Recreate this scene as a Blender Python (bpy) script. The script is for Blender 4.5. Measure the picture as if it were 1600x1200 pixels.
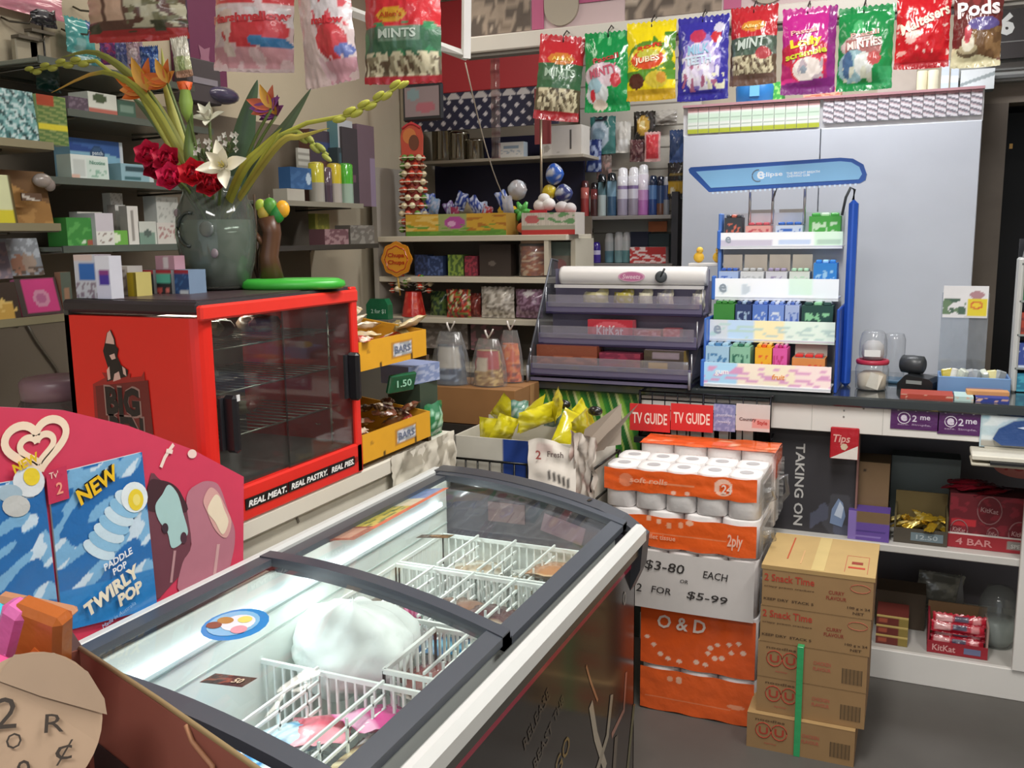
import bpy, bmesh, math, random
import numpy as np
from mathutils import Vector, Matrix, Euler, noise
for o in list(bpy.data.objects): bpy.data.objects.remove(o)
SC = bpy.context.scene; COL = SC.collection
RND = random.Random(7)

# ---------------- camera ----------------
FPX = 1450.0; PIT, ROL, YAW = [math.radians(a) for a in (9.16, -0.715, -23.6)]; CAMH = 1.5
_cy, _sy = math.cos(YAW), math.sin(YAW)
FW = np.array([_sy*math.cos(PIT), _cy*math.cos(PIT), -math.sin(PIT)])
_r0 = np.array([_cy, -_sy, 0.0]); _u0 = np.cross(_r0, FW)
CR = math.cos(ROL)*_r0 + math.sin(ROL)*_u0; CU = -math.sin(ROL)*_r0 + math.cos(ROL)*_u0
CP = np.array([0, 0, CAMH])
cd = bpy.data.cameras.new('camera'); cam = bpy.data.objects.new('camera', cd); COL.objects.link(cam)
cd.sensor_width = 36; cd.lens = FPX/1600*36; cd.clip_start = .05
cam.matrix_world = Matrix(((CR[0], CU[0], -FW[0], 0), (CR[1], CU[1], -FW[1], 0), (CR[2], CU[2], -FW[2], CAMH), (0, 0, 0, 1)))
SC.camera = cam
def _ray(x, y): return FW + CR*(x-800)/FPX - CU*(y-600)/FPX
def onz(x, y, z): d = _ray(x, y); return CP + d*(z-CAMH)/d[2]       # survey helpers: where the line of sight meets a known plane of the room
def ony(x, y, Y): d = _ray(x, y); return CP + d*Y/d[1]
def onx(x, y, X): d = _ray(x, y); return CP + d*X/d[0]

# ---------------- light ----------------
W = bpy.data.worlds.new('world'); SC.world = W; W.use_nodes = True
W.node_tree.nodes['Background'].inputs[0].default_value = (0.86, 0.93, 1.0, 1); W.node_tree.nodes['Background'].inputs[1].default_value = 0.78
SC.view_settings.view_transform = 'Standard'; SC.view_settings.look = 'None'
SC.view_settings.exposure = 0.13; SC.view_settings.gamma = 1.0; SC.view_settings.use_curve_mapping = False
def area(name, loc, sx, sy, power, col=(1, .97, .93), rot=(0, 0, 0)):
    l = bpy.data.lights.new(name, 'AREA'); l.shape = 'RECTANGLE'; l.size = sx; l.size_y = sy; l.energy = power; l.color = col
    o = bpy.data.objects.new(name, l); COL.objects.link(o); o.location = loc; o.rotation_euler = rot; return o
area('ceiling_tube_light', (-0.25, 1.75, 2.66), 0.25, 1.2, 34)
area('ceiling_tube_light', (0.9, 1.6, 2.66), 0.25, 1.2, 22)
area('ceiling_tube_light', (-0.35, 3.72, 2.66), 1.2, 0.2, 20, (.95, .97, 1))
area('ceiling_tube_light', (-0.3, -0.6, 2.66), 1.2, 0.25, 30)
area('ceiling_tube_light', (-1.75, 2.6, 2.66), 0.15, 1.2, 7, (1, .93, .82))

# ---------------- materials ----------------
def lin(c): return tuple((x/12.92 if x <= .04045 else ((x+.055)/1.055)**2.4) for x in c)
def C8(h): return tuple(int(h[i:i+2], 16)/255 for i in (0, 2, 4))
MATS = {}
def nmat(name, rough=.5, metal=0.0, coat=0.0, var=.06, vs=30.0, bump=0.0, bs=60.0, spec=.5, emit=0):
    m = bpy.data.materials.new(name); m.use_nodes = True; nt = m.node_tree; N = nt.nodes; L = nt.links
    b = N['Principled BSDF']; at = N.new('ShaderNodeAttribute'); at.attribute_name = 'Col'
    tc = N.new('ShaderNodeTexCoord'); ns = N.new('ShaderNodeTexNoise'); ns.inputs['Scale'].default_value = vs; ns.inputs['Detail'].default_value = 4
    mr = N.new('ShaderNodeMapRange'); mr.inputs[3].default_value = 1-var; mr.inputs[4].default_value = 1+var
    mx = N.new('ShaderNodeMix'); mx.data_type = 'RGBA'; mx.blend_type = 'MULTIPLY'; mx.inputs[0].default_value = 1
    L.new(tc.outputs['Object'], ns.inputs['Vector']); L.new(ns.outputs['Fac'], mr.inputs[0])
    L.new(at.outputs['Color'], mx.inputs[6]); L.new(mr.outputs[0], mx.inputs[7]); L.new(mx.outputs[2], b.inputs['Base Color'])
    b.inputs['Roughness'].default_value = rough; b.inputs['Metallic'].default_value = metal
    b.inputs['Coat Weight'].default_value = coat; b.inputs['Coat Roughness'].default_value = .1
    b.inputs['Specular IOR Level'].default_value = spec
    if emit: L.new(mx.outputs[2], b.inputs['Emission Color']); b.inputs['Emission Strength'].default_value = emit
    if bump:
        n2 = N.new('ShaderNodeTexNoise'); n2.inputs['Scale'].default_value = bs; n2.inputs['Detail'].default_value = 3; bp = N.new('ShaderNodeBump')
        bp.inputs['Strength'].default_value = bump; bp.inputs['Distance'].default_value = .01
        L.new(tc.outputs['Object'], n2.inputs['Vector']); L.new(n2.outputs['Fac'], bp.inputs['Height']); L.new(bp.outputs[0], b.inputs['Normal'])
    MATS[name] = m; return m
nmat('card', .65); nmat('kraft', .85, var=.10, vs=14); nmat('film', .22, coat=.4, var=.05, bump=.25, bs=35); nmat('plastic', .35, var=.03)
nmat('gloss', .12, coat=.6, var=.03); nmat('metal', .3, metal=.9, var=.06); nmat('steel', .18, metal=1, var=.04); nmat('paint', .5, var=.05, vs=8)
nmat('foil', .28, metal=.55, coat=.3, bump=.5, bs=50); nmat('leaf', .5, var=.18, vs=18); nmat('frost', .55, var=.05, bump=.3, bs=25)
nmat('wall', .85, var=.09, vs=3.5, bump=.05, bs=90); nmat('floor', .55, var=.22, vs=5, bump=.04, bs=50); nmat('wood', .6, var=.2, vs=9); nmat('stone', .8, var=.45, vs=12, bump=.3, bs=14)
nmat('grime', .8, var=.3, vs=6)
nmat('tube', .5, var=.0, emit=3.0); nmat('glow_print', .4, var=.02, emit=.2)  # first glows for the added strips, second puts brightness into gum stand prints
def clear(name, gl, dif, rough=.03):
    m = bpy.data.materials.new(name); m.use_nodes = True; nt = m.node_tree; N = nt.nodes; L = nt.links
    N.remove(N['Principled BSDF']); out = N['Material Output']
    at = N.new('ShaderNodeAttribute'); at.attribute_name = 'Col'
    tr = N.new('ShaderNodeBsdfTransparent'); gs = N.new('ShaderNodeBsdfGlossy'); gs.inputs['Roughness'].default_value = rough
    df = N.new('ShaderNodeBsdfDiffuse'); lw = N.new('ShaderNodeLayerWeight'); lw.inputs[0].default_value = .5
    ns = N.new('ShaderNodeTexNoise'); ns.inputs['Scale'].default_value = 9; mr = N.new('ShaderNodeMapRange'); mr.inputs[3].default_value = dif*.5; mr.inputs[4].default_value = dif*1.5
    m1 = N.new('ShaderNodeMixShader'); m2 = N.new('ShaderNodeMixShader'); mt = N.new('ShaderNodeMath'); mt.operation = 'MULTIPLY_ADD'; mt.inputs[1].default_value = gl*.55; mt.inputs[2].default_value = .045*gl; pw = N.new('ShaderNodeMath'); pw.operation = 'POWER'; pw.inputs[1].default_value = 4
    L.new(at.outputs['Color'], tr.inputs[0]); L.new(at.outputs['Color'], df.inputs[0])
    L.new(ns.outputs['Fac'], mr.inputs[0]); L.new(mr.outputs[0], m1.inputs[0]); L.new(tr.outputs[0], m1.inputs[1]); L.new(df.outputs[0], m1.inputs[2])
    L.new(lw.outputs['Facing'], pw.inputs[0]); L.new(pw.outputs[0], mt.inputs[0]); L.new(mt.outputs[0], m2.inputs[0]); L.new(m1.outputs[0], m2.inputs[1]); L.new(gs.outputs[0], m2.inputs[2]); L.new(m2.outputs[0], out.inputs[0])
    MATS[name] = m
clear('glass', 1.0, .02); clear('smoke', 1.0, .14, .05); clear('cello', 1.2, .10, .12)

# ---------------- mesh builder ----------------
_txt = {}
def text_mesh(s, bold=0.0, shear=0.0):
    k = (s, bold, shear)
    if k not in _txt:
        cu = bpy.data.curves.new('t', 'FONT'); cu.body = s; cu.offset = bold; cu.shear = shear; cu.resolution_u = 2; cu.size = 1
        ob = bpy.data.objects.new('t', cu); me = bpy.data.meshes.new_from_object(ob)
        v = [tuple(x.co) for x in me.vertices]; f = [tuple(p.vertices) for p in me.polygons]
        xs = [a[0] for a in v] or [0]; ys = [a[1] for a in v] or [0]
        x0, x1, y0, y1 = min(xs), max(xs), min(ys), max(ys); h = max(y1-y0, .01)
        v = [((a[0]-(x0+x1)/2)/h, (a[1]-(y0+y1)/2)/h) for a in v]
        _txt[k] = (v, f, (x1-x0)/h); bpy.data.objects.remove(ob); bpy.data.curves.remove(cu); bpy.data.meshes.remove(me)
    return _txt[k]
def setp(o, label=None, cat=None, group=None, kind=None):
    if label: o['label'] = label
    if cat: o['category'] = cat
    if group: o['group'] = group
    if kind: o['kind'] = kind
def thing(name, label, cat, loc=(0, 0, 0), rot=0, group=None):
    o = bpy.data.objects.new(name, None); COL.objects.link(o); o.empty_display_size = .05
    o.location = loc; o.rotation_euler = rot if isinstance(rot, tuple) else (0, 0, rot); setp(o, label, cat, group); return o
class MB:
    def __init__(s, mat='plastic'): s.v = []; s.f = []; s.c = []; s.m = []; s.mats = []; s.dm = mat; s.sm = set()
    def mi(s, m):
        m = m or s.dm
        if m not in s.mats: s.mats.append(m)
        return s.mats.index(m)
    def add(s, vs, fs, col, mat=None, M=None, smooth=False):
        b = len(s.v); i = s.mi(mat)
        if M is not None: vs = [tuple(M @ Vector(a)) for a in vs]
        s.v += [tuple(a) for a in vs]
        many = isinstance(col, list)
        for k, f in enumerate(fs):
            if smooth: s.sm.add(len(s.f))
            s.f.append(tuple(b+j for j in f)); s.c.append(lin(col[k] if many else col)); s.m.append(i)
        return s
    def box(s, c, d, col, mat=None, M=None, bev=0, rot=None):
        x, y, z = d[0]/2, d[1]/2, d[2]/2; T = Matrix.Translation(c)
        if rot: T = T @ Euler(rot).to_matrix().to_4x4()
        if M is not None: T = M @ T
        if bev:
            b = min(bev, x*.9, y*.9, z*.9); vs = []; idx = {}
            for sx in (-1, 1):
                for sy in (-1, 1):
                    for sz in (-1, 1):
                        idx[sx, sy, sz] = len(vs); vs += [(sx*x, sy*(y-b), sz*(z-b)), (sx*(x-b), sy*y, sz*(z-b)), (sx*(x-b), sy*(y-b), sz*z)]
            I = lambda a, b_, c_, k: idx[a, b_, c_]+k
            fs = []
            for sx in (-1, 1):
                q = [I(sx, -1, -1, 0), I(sx, 1, -1, 0), I(sx, 1, 1, 0), I(sx, -1, 1, 0)]; fs.append(q if sx > 0 else q[::-1])
                q = [I(-1, sx, -1, 1), I(1, sx, -1, 1), I(1, sx, 1, 1), I(-1, sx, 1, 1)]; fs.append(q[::-1] if sx > 0 else q)
                q = [I(-1, -1, sx, 2), I(1, -1, sx, 2), I(1, 1, sx, 2), I(-1, 1, sx, 2)]; fs.append(q if sx > 0 else q[::-1])
            for a in (-1, 1):
                for c_ in (-1, 1):
                    fs.append((I(a, c_, -1, 0), I(a, c_, 1, 0), I(a, c_, 1, 1), I(a, c_, -1, 1)))
                    fs.append((I(a, -1, c_, 0), I(a, 1, c_, 0), I(a, 1, c_, 2), I(a, -1, c_, 2)))
                    fs.append((I(-1, a, c_, 1), I(1, a, c_, 1), I(1, a, c_, 2), I(-1, a, c_, 2)))
                    for e in (-1, 1): fs.append((I(a, c_, e, 0), I(a, c_, e, 1), I(a, c_, e, 2)))
        else:
            vs = [(-x, -y, -z), (x, -y, -z), (x, y, -z), (-x, y, -z), (-x, -y, z), (x, -y, z), (x, y, z), (-x, y, z)]
            fs = [(0, 3, 2, 1), (4, 5, 6, 7), (0, 1, 5, 4), (1, 2, 6, 5), (2, 3, 7, 6), (3, 0, 4, 7)]
        return s.add(vs, fs, col, mat, T)
    def lathe(s, prof, seg=20, col=None, mat=None, M=None, sq=1.0, pw=2):   # prof: (r, z[, colour of the band above])
        vs = []; fs = []; cs = []; cc = col
        for p in prof:
            for k in range(seg):
                a = 2*math.pi*k/seg; ca, sa = math.cos(a), math.sin(a); r = p[0]*(1 if pw == 2 else (abs(ca)**pw+abs(sa)**pw)**(-1/pw)); vs.append((r*ca, r*sa*sq, p[1]))
        for i in range(len(prof)-1):
            if len(prof[i]) > 2: cc = prof[i][2]
            for k in range(seg):
                k2 = (k+1) % seg; fs.append((i*seg+k, i*seg+k2, (i+1)*seg+k2, (i+1)*seg+k)); cs.append(cc)
        s.add(vs, fs, cs, mat, M, True)
        b = len(s.v)-len(vs); i = s.mi(mat)
        for ring, cl, rev in ((0, cs[0], True), (len(prof)-1, cs[-1], False)):
            if prof[ring][0] > 1e-5:
                f = [b+ring*seg+k for k in range(seg)]; s.f.append(tuple(f[::-1] if rev else f)); s.c.append(lin(cl)); s.m.append(i)
        return s
    def tube(s, pts, r, col, mat=None, n=6, M=None, rs=None, close=False):
        P = [Vector(p) for p in pts]; vs = []; fs = []
        for i, p in enumerate(P):
            t = (P[min(i+1, len(P)-1)]-P[max(i-1, 0)])
            if t.length < 1e-9: t = Vector((0, 0, 1))
            t.normalize(); a = t.cross(Vector((0, 0, 1)))
            if a.length < .05: a = t.cross(Vector((1, 0, 0)))
            a.normalize(); b = a.cross(t); rr = rs[i] if rs else r
            for k in range(n): an = 2*math.pi*k/n; vs.append(tuple(p+a*rr*math.cos(an)+b*rr*math.sin(an)))
        for i in range(len(P)-1):
            for k in range(n): fs.append((i*n+k, i*n+(k+1) % n, (i+1)*n+(k+1) % n, (i+1)*n+k))
        fs.append(tuple(range(n))[::-1]); fs.append(tuple((len(P)-1)*n+k for k in range(n)))
        return s.add(vs, fs, col, mat, M, n > 4)
    def ball(s, c, r, col, mat=None, sc=(1, 1, 1), n=8, M=None):
        T = Matrix.Translation(c) @ Matrix.Diagonal((*[r*k for k in sc], 1))
        if M is not None: T = M @ T
        pr = [(max(math.sin(math.pi*i/n), 1e-6), -math.cos(math.pi*i/n)) for i in range(n+1)]
        return s.lathe(pr, n*2, col, mat, T)
    def prism(s, poly, y0, y1, col, mat=None, M=None, side=None):     # outline in x-z, from y0 (front) to y1
        n = len(poly); vs = [(p[0], y0, p[1]) for p in poly]+[(p[0], y1, p[1]) for p in poly]
        fs = [tuple(range(n)), tuple(range(2*n-1, n-1, -1))]; cs = [col, side or col]
        for k in range(n): fs.append((k, n+k, n+(k+1) % n, (k+1) % n)); cs.append(side or col)
        return s.add(vs, fs, cs, mat, M)
    def grid(s, fn, nx, ny, art, mat=None, M=None, smooth=True):      # fn(u,v)->xyz, art(u,v)->colour
        vs = [fn(i/nx, j/ny) for j in range(ny+1) for i in range(nx+1)]
        fs = []; cs = []
        for j in range(ny):
            for i in range(nx):
                a = j*(nx+1)+i; fs.append((a, a+1, a+nx+2, a+nx+1))
        if not callable(art): return s.add(vs, fs, art, mat, M, smooth)
        ac = [lin(art(min(max(i/nx, .004), .996), min(max(j/ny, .004), .996))) for j in range(ny+1) for i in range(nx+1)]   # the print, blended from corner to corner
        b = len(s.f); s.add(vs, fs, (0, 0, 0), mat, M, smooth)
        for k, f in enumerate(fs): s.c[b+k] = [ac[q] for q in f]
        return s
    def ribbon(s, pts, r, y, col, mat=None, M=None, close=False):    # a flat printed stroke through x-z points
        P = [Vector((p[0], p[1])) for p in pts]
        if close: P.append(P[0])
        P = [p for i, p in enumerate(P) if i == 0 or (p-P[i-1]).length > 1e-6]; D = [(q-p).normalized() for p, q in zip(P, P[1:])]; vs = []; fs = []
        def nrm(i, k):      # direction at joint i for segment k: shared unless the corner is sharp
            j = i-1 if k == i else i
            return (D[k]+D[j]).normalized() if 0 <= j < len(D) and D[k].dot(D[j]) > .3 else D[k]
        for k in range(len(D)):
            for i in (k, k+1):
                d = nrm(i, k); w = Vector((-d.y, d.x))*r; vs += [(P[i].x+w.x, y, P[i].y+w.y), (P[i].x-w.x, y, P[i].y-w.y)]
            fs.append((4*k, 4*k+1, 4*k+3, 4*k+2))
        return s.add(vs, fs, col, mat, M)
    def text(s, t, c, h, col, mat=None, w=None, bold=.02, shear=0, rot=0, M=None, fn=None, face='y'):   # lettering on a face looking towards -y, lying in x-z
        v, f, asp = text_mesh(t, bold, shear); sx = h if w is None else w/max(asp, .01)
        cr, sr = math.cos(rot), math.sin(rot); vs = []
        for a in v:
            px, pz = a[0]*sx, a[1]*h; px, pz = px*cr-pz*sr, px*sr+pz*cr
            x, z = c[0]+px, c[2]+pz
            vs.append((x, fn(x, z) if fn else c[1], z))
        return s.add(vs, f, col, mat, M)
    def build(s, name, parent=None, loc=(0, 0, 0), rot=0, label=None, cat=None, group=None, kind=None):
        me = bpy.data.meshes.new(name); me.from_pydata(s.v, [], s.f)
        for m in s.mats: me.materials.append(MATS[m])
        if s.f:
            me.polygons.foreach_set('material_index', s.m)
            me.polygons.foreach_set('use_smooth', [i in s.sm for i in range(len(s.f))])
            ca = me.color_attributes.new('Col', 'FLOAT_COLOR', 'CORNER'); arr = []
            for f, c in zip(s.f, s.c):
                if isinstance(c, list):
                    for q in c: arr += [q[0], q[1], q[2], 1.0]
                else: arr += [c[0], c[1], c[2], 1.0]*len(f)
            ca.data.foreach_set('color', arr)
        me.validate(); me.update()
        o = bpy.data.objects.new(name, me); COL.objects.link(o); o.parent = parent
        o.location = loc; o.rotation_euler = rot if isinstance(rot, tuple) else (0, 0, rot)
        setp(o, label, cat, group, kind); return o
def copy_tree(o, parent=None, loc=None, rot=None, label=None):
    c = o.copy(); COL.objects.link(c); c.parent = parent
    if loc is not None: c.location = loc
    if rot is not None: c.rotation_euler = rot if isinstance(rot, tuple) else (0, 0, rot)
    if label: c['label'] = label
    for ch in list(o.children): copy_tree(ch, c)
    return c

# ---------------- printed designs ----------------
def A(base, *layers):
    """a printed design: function of u (left-right) and v (bottom-top)"""
    base = C8(base) if isinstance(base, str) else base
    L = [tuple(C8(x) if isinstance(x, str) and i == len(l)-1 else x for i, x in enumerate(l)) for l in layers]
    def art(u, v):
        c = base
        for l in L:
            k = l[0]
            if k == 'r' and l[1] <= u <= l[3] and l[2] <= v <= l[4]: c = l[5]
            elif k == 'e' and ((u-l[1])/l[3])**2+((v-l[2])/l[4])**2 < 1: c = l[5]
            elif k == 's' and ((u*math.cos(l[2])+v*math.sin(l[2]))*l[1]) % 1 < l[3]: c = l[4]
            elif k == 'n':
                if l[2] <= u <= l[4] and l[3] <= v <= l[5] and noise.noise(Vector((u*l[1], v*l[1], l[6]))) > l[7]: c = l[8]
            elif k == 'd' and (v > l[1]+l[2]*u if l[3] > 0 else v < l[1]+l[2]*u): c = l[4]
        return c
    return art
WHITE = (.93, .93, .92); BLACK = (.06, .06, .065)
def printbox(w, d, h, art, side=None, top=None, texts=(), mat='card', cell=.0045, mb=None, M=None):
    """carton, origin at the middle of its base, front towards -y"""
    m = mb or MB(mat); side = C8(side) if isinstance(side, str) else side; top = C8(top) if isinstance(top, str) else top
    if isinstance(art, str): art = A(art)
    side = side or art(.5, .5); top = top or side
    nx = max(2, min(64, int(w/cell))); nz = max(2, min(64, int(h/cell)))
    m.grid(lambda u, v: (-w/2+u*w, -d/2, v*h), nx, nz, art, mat, M, False)
    x, y = w/2, d/2
    vs = [(-x, -y, 0), (x, -y, 0), (x, y, 0), (-x, y, 0), (-x, -y, h), (x, -y, h), (x, y, h), (-x, y, h)]
    m.add(vs, [(0, 3, 2, 1), (4, 5, 6, 7), (1, 2, 6, 5), (2, 3, 7, 6), (3, 0, 4, 7)], [side, top, side, side, side], mat, M)
    for t in texts:   # (string, u, v, height fraction, colour[, width fraction])
        m.text(t[0], (-w/2+t[1]*w, -d/2-.0012, t[2]*h), t[3]*h, C8(t[4]), mat, w=(t[5]*w if len(t) > 5 else None), rot=(t[6] if len(t) > 6 else 0), M=M)
    return m
def bag(w, h, b, art, texts=(), back=None, mat='film', seed=0, mb=None, M=None, nx=22, nz=30, seal=.07, twist=0):
    """pillow bag hanging down from its top edge (z 0 .. -h), front towards -y"""
    m = mb or MB(mat)
    def bulge(u, v):
        e = max(0, 1-abs(2*u-1)**3); t = min(1, max(0, (v-seal)/(1-2*seal))); g = max(0, 1-abs(2*t-1)**2.6) if seal < v < 1-seal else 0
        low = 1.15-.45*v
        return b*e*g*low
    def off(u, v): return .004*noise.noise(Vector((u*5, v*6, seed)))+.0022*noise.noise(Vector((u*17, v*13, seed+3)))+twist*(u-.5)*(1-v)
    def edge(u, v): return (u-.5)*w*(1-.035*math.sin(math.pi*v)+(.012*math.sin(40*v) if 0 < v < 1 else 0))
    fr = lambda u, v: (edge(u, v), -bulge(u, v)+off(u, v), -h+v*h+.003*math.sin(u*60)*(v in (0, 1)))
    bk = lambda u, v: (edge(1-u, v), bulge(1-u, v)*.8+off(1-u, v)+.0004, -h+v*h+.003*math.sin((1-u)*60)*(v in (0, 1)))
    m.grid(fr, nx, nz, art, mat, M)
    m.grid(bk, 10, 12, C8(back) if back else (lambda u, v: art(.03, v)), mat, M)
    for t in texts:
        fn = lambda x, z: -bulge(x/w+.5, (z+h)/h)+off(x/w+.5, (z+h)/h)-.003
        m.text(t[0], ((t[1]-.5)*w, 0, -h+t[2]*h), t[3]*h, C8(t[4]), mat, w=(t[5]*w if len(t) > 5 else None), rot=(t[6] if len(t) > 6 else 0), M=M, fn=fn, bold=(t[7] if len(t) > 7 else .03), shear=(t[8] if len(t) > 8 else 0))
    return m
def pkY(name, label, cat, r, Y, d, art, zb=None, side=None, top=None, texts=(), mat='card', rot=0, group=None, ht=None):
    """a carton whose front is seen at pixels r on the plane y=Y, standing on height zb"""
    xc, yc = (r[0]+r[2])/2, (r[1]+r[3])/2
    w = ony(r[2], yc, Y)[0]-ony(r[0], yc, Y)[0]; z0 = ony(xc, r[3], Y)[2]; z1 = ony(xc, r[1], Y)[2]
    if zb is None: zb = z0
    h = ht or max(.008, z1-zb); x = ony(xc, yc, Y)[0]
    return printbox(w, d, h, art, side, top, texts, mat).build(name, None, (x, Y+d/2, zb), rot, label, cat, group)
def pkX(name, label, cat, r, X, d, art, zb=None, side=None, top=None, texts=(), mat='card', rot=0, group=None):
    """the same on the left wall: front at x=X looking towards +x"""
    xc, yc = (r[0]+r[2])/2, (r[1]+r[3])/2
    w = onx(r[2], yc, X)[1]-onx(r[0], yc, X)[1]; z0 = onx(xc, r[3], X)[2]; z1 = onx(xc, r[1], X)[2]
    if zb is None: zb = z0
    h = max(.008, z1-zb); y = onx(xc, yc, X)[1]
    return printbox(w, d, h, art, side, top, texts, mat).build(name, None, (X-d/2, y, zb), math.pi/2+rot, label, cat, group)
def bagY(name, label, cat, r, Y, b, art, texts=(), rot=0, group=None, **k):
    xc, yc = (r[0]+r[2])/2, (r[1]+r[3])/2
    w = ony(r[2], yc, Y)[0]-ony(r[0], yc, Y)[0]; z0 = ony(xc, r[3], Y)[2]; z1 = ony(xc, r[1], Y)[2]; x = ony(xc, yc, Y)[0]
    return bag(w, z1-z0, b, art, texts, **k).build(name, None, (x, Y, z1), rot, label, cat, group)
def bottle(prof, mat='plastic', seg=16): return MB(mat).lathe([(p[0], p[1], C8(p[2])) if len(p) > 2 else p for p in prof], seg, WHITE)
# ================= the room =================
CREAM = C8('b9ae97'); 
def struct(name, mb, parent=None, label=None): return mb.build(name, parent, kind=None if parent else 'structure', label=label)
struct('floor', MB('floor').box((0, 1.0, -.05), (5.2, 7.6, .1), C8('5a5753')))
struct('ceiling', MB('paint').box((0, 1.0, 2.75), (5.2, 7.6, .1), C8('dcdad5')))
struct('wall_left', MB('wall').box((-2.35, 1.0, 1.35), (.1, 7.2, 2.7), CREAM))
struct('wall_right', MB('wall').box((2.45, 1.0, 1.35), (.1, 7.2, 2.7), CREAM))
XD = .30    # the doorway in the back wall starts here
m = MB('wall').box(((-2.3+XD)/2, 4.55, 1.35), (2.3+XD, .1, 2.7), C8('b5aa95')); m.box((XD+.5, 4.55, 2.36), (1.0, .1, .68), C8('b5aa95')); m.box(((XD+1+2.4)/2, 4.55, 1.35), (2.4-XD-1, .1, 2.7), C8('b5aa95'))
struct('wall_back', m)
m = MB('wood').box((XD-.055, 4.43, 1.0), (.11, .14, 2.0), C8('6f655a')); m.box((XD+1.05, 4.43, 1.0), (.11, .14, 2.0), C8('6f655a')); m.box((XD+.5, 4.43, 2.05), (1.21, .14, .1), C8('7d7265'))
m.box((XD+.02, 4.39, 1.83), (.012, .012, .02), C8('8a6a3c'), 'metal')
struct('door_1', m)
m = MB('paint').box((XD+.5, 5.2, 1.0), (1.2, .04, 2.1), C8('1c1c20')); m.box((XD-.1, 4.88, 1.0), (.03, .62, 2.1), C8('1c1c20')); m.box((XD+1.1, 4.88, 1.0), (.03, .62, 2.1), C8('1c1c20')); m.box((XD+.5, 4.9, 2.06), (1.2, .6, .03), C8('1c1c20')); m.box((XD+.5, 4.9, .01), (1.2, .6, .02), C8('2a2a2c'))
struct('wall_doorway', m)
# header beam above the counter and the advertising panels over it
z1, z0 = 2.19, 2.135
m = MB('paint').box((-.32, 3.13, (z0+z1)/2), (2.42, .08, z1-z0), C8('d9d5cb'), bev=.004)
m.box((-.32, 3.13, z0-.006), (2.42, .05, .012), C8('7e7a72'))
struct('trim_1', m)
def ad(u, v): return C8('b9a6a2')
PX = [(-1.52, -1.28, 'stone'), (-1.28, -.94, 'pink'), (-.94, -.62, 'stone'), (-.62, -.2, 'pink'), (-.2, .25, 'stone'), (.25, .88, 'pink')]
m = MB('paint').box((-.32, 3.15, 2.445), (2.42, .03, .51), C8('c9b3b4'))
for a, b, k in PX:
    if k == 'stone':
        m.grid(lambda u, v: (a+u*(b-a), 3.132-.006*abs(noise.noise(Vector((u*9, v*9, a)))), 2.2+v*.48), 24, 26, lambda u, v: [C8('7d6f62'), C8('9a8b7c'), C8('5d534b'), C8('b0a292')][int((noise.noise(Vector((u*8, v*11, a*3)))+1)*2) % 4], 'stone')
    else:
        w = b-a
        m.box((a+w*.08, 3.131, 2.44), (w*.13, .004, .48), C8('b5597f')); m.box((a+w*.76, 3.131, 2.475), (w*.47, .004, .41), C8('b0557c')); m.box((a+w*.76, 3.128, 2.32), (w*.40, .003, .004), C8('c67d9c'))
        cx = a+w*.34; pts = []
        for i in range(13): an = math.pi+math.pi*i/12; pts.append((cx+.062*math.cos(an), 2.265+.062*math.sin(an)))
        pts += [(cx+.062, 2.66), (cx-.062, 2.66)]
        m.prism(pts, 3.122, 3.134, C8('a79e8e'))
struct('trim_2', m)
# dark trim where the counter zone ends, wall rail on the back wall and the skirting
struct('baseboard_left', MB('paint').box((-2.285, 1.0, .05), (.03, 7.1, .1), C8('6b6355')))

# ---------------- bench along the left wall ----------------
BZ = .955; BX = -1.165
t = thing('wall_bench', 'long white painted bench along the left wall, under the red pie warmer', 'bench', (-1.72, .955, 0))
MB('paint').box((0, 0, BZ-.02), (1.09, 2.65, .04), C8('dcd7c9'), bev=.004).build('bench_top', t)
m = MB('grime').box((.515, 0, (BZ-.04)/2), (.03, 2.63, BZ-.04), C8('d3cdbd'), bev=.003)
for yy, zz in ((.22, .9), (.61, .91), (.93, .86), (1.1, .88), (1.22, .9)): m.box((.5315, yy, zz), (.001, .006, .03), C8('7d766a'), rot=(.4, 0, 0))
m.build('front_panel', t)
MB('paint').box((.0, 1.30, (BZ-.04)/2), (1.0, .03, BZ-.04), C8('cbc5b6')).build('end_panel', t)
t = MB('grime').grid(lambda u, v: (-1.171+.010*noise.noise(Vector((u*7, v*5, 2)))+.006*noise.noise(Vector((u*19, v*14, 7)))+.012*(1-v)*u, 1.93+u*.34, .957-.20*(1-v)+.003), 44, 20, lambda u, v: C8('d6d0c0') if noise.noise(Vector((u*6, v*3, 1))) > -.22 else C8('a39c8c'))
t.build('cloth_sheet', None, (0, 0, 0), 0, 'crumpled dirty-white sheet hanging down the bench front behind the freezer', 'sheet')

# ---------------- display freezer ----------------
FX, FY0, FY1 = -.86, .80, 2.115
def zt(x): return .885-.08*(x+.26)/.52+.022*(1-(x/.26)**2)
frz = thing('display_freezer', 'glass-topped chest freezer with silver rails and dark printed front', 'freezer', (FX, 0, 0))
m = MB('gloss'); dk = C8('2b2829'); n = 10
def xs(a, b): return [a+(b-a)*i/n for i in range(n+1)]
def endp(y0, y1, zb, a, b, col, dz=-.012, mat=None): m.prism([(x, zt(x)+dz) for x in xs(b, a)]+[(a, zb), (b, zb)], y0, y1, col, mat)
endp(FY0, FY0+.05, .06, -.26, .26, dk); endp(FY1-.05, FY1, .06, -.26, .26, dk)
m.box((.2475, (FY0+FY1)/2, .41), (.025, FY1-FY0, .70), C8('2c292a'), 'gloss'); m.box((-.2475, (FY0+FY1)/2, .45), (.025, FY1-FY0, .80), C8('d5d5d0'), 'paint')
m.box((0, (FY0+FY1)/2, .09), (.50, FY1-FY0-.02, .06), C8('3a3839'))
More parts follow.
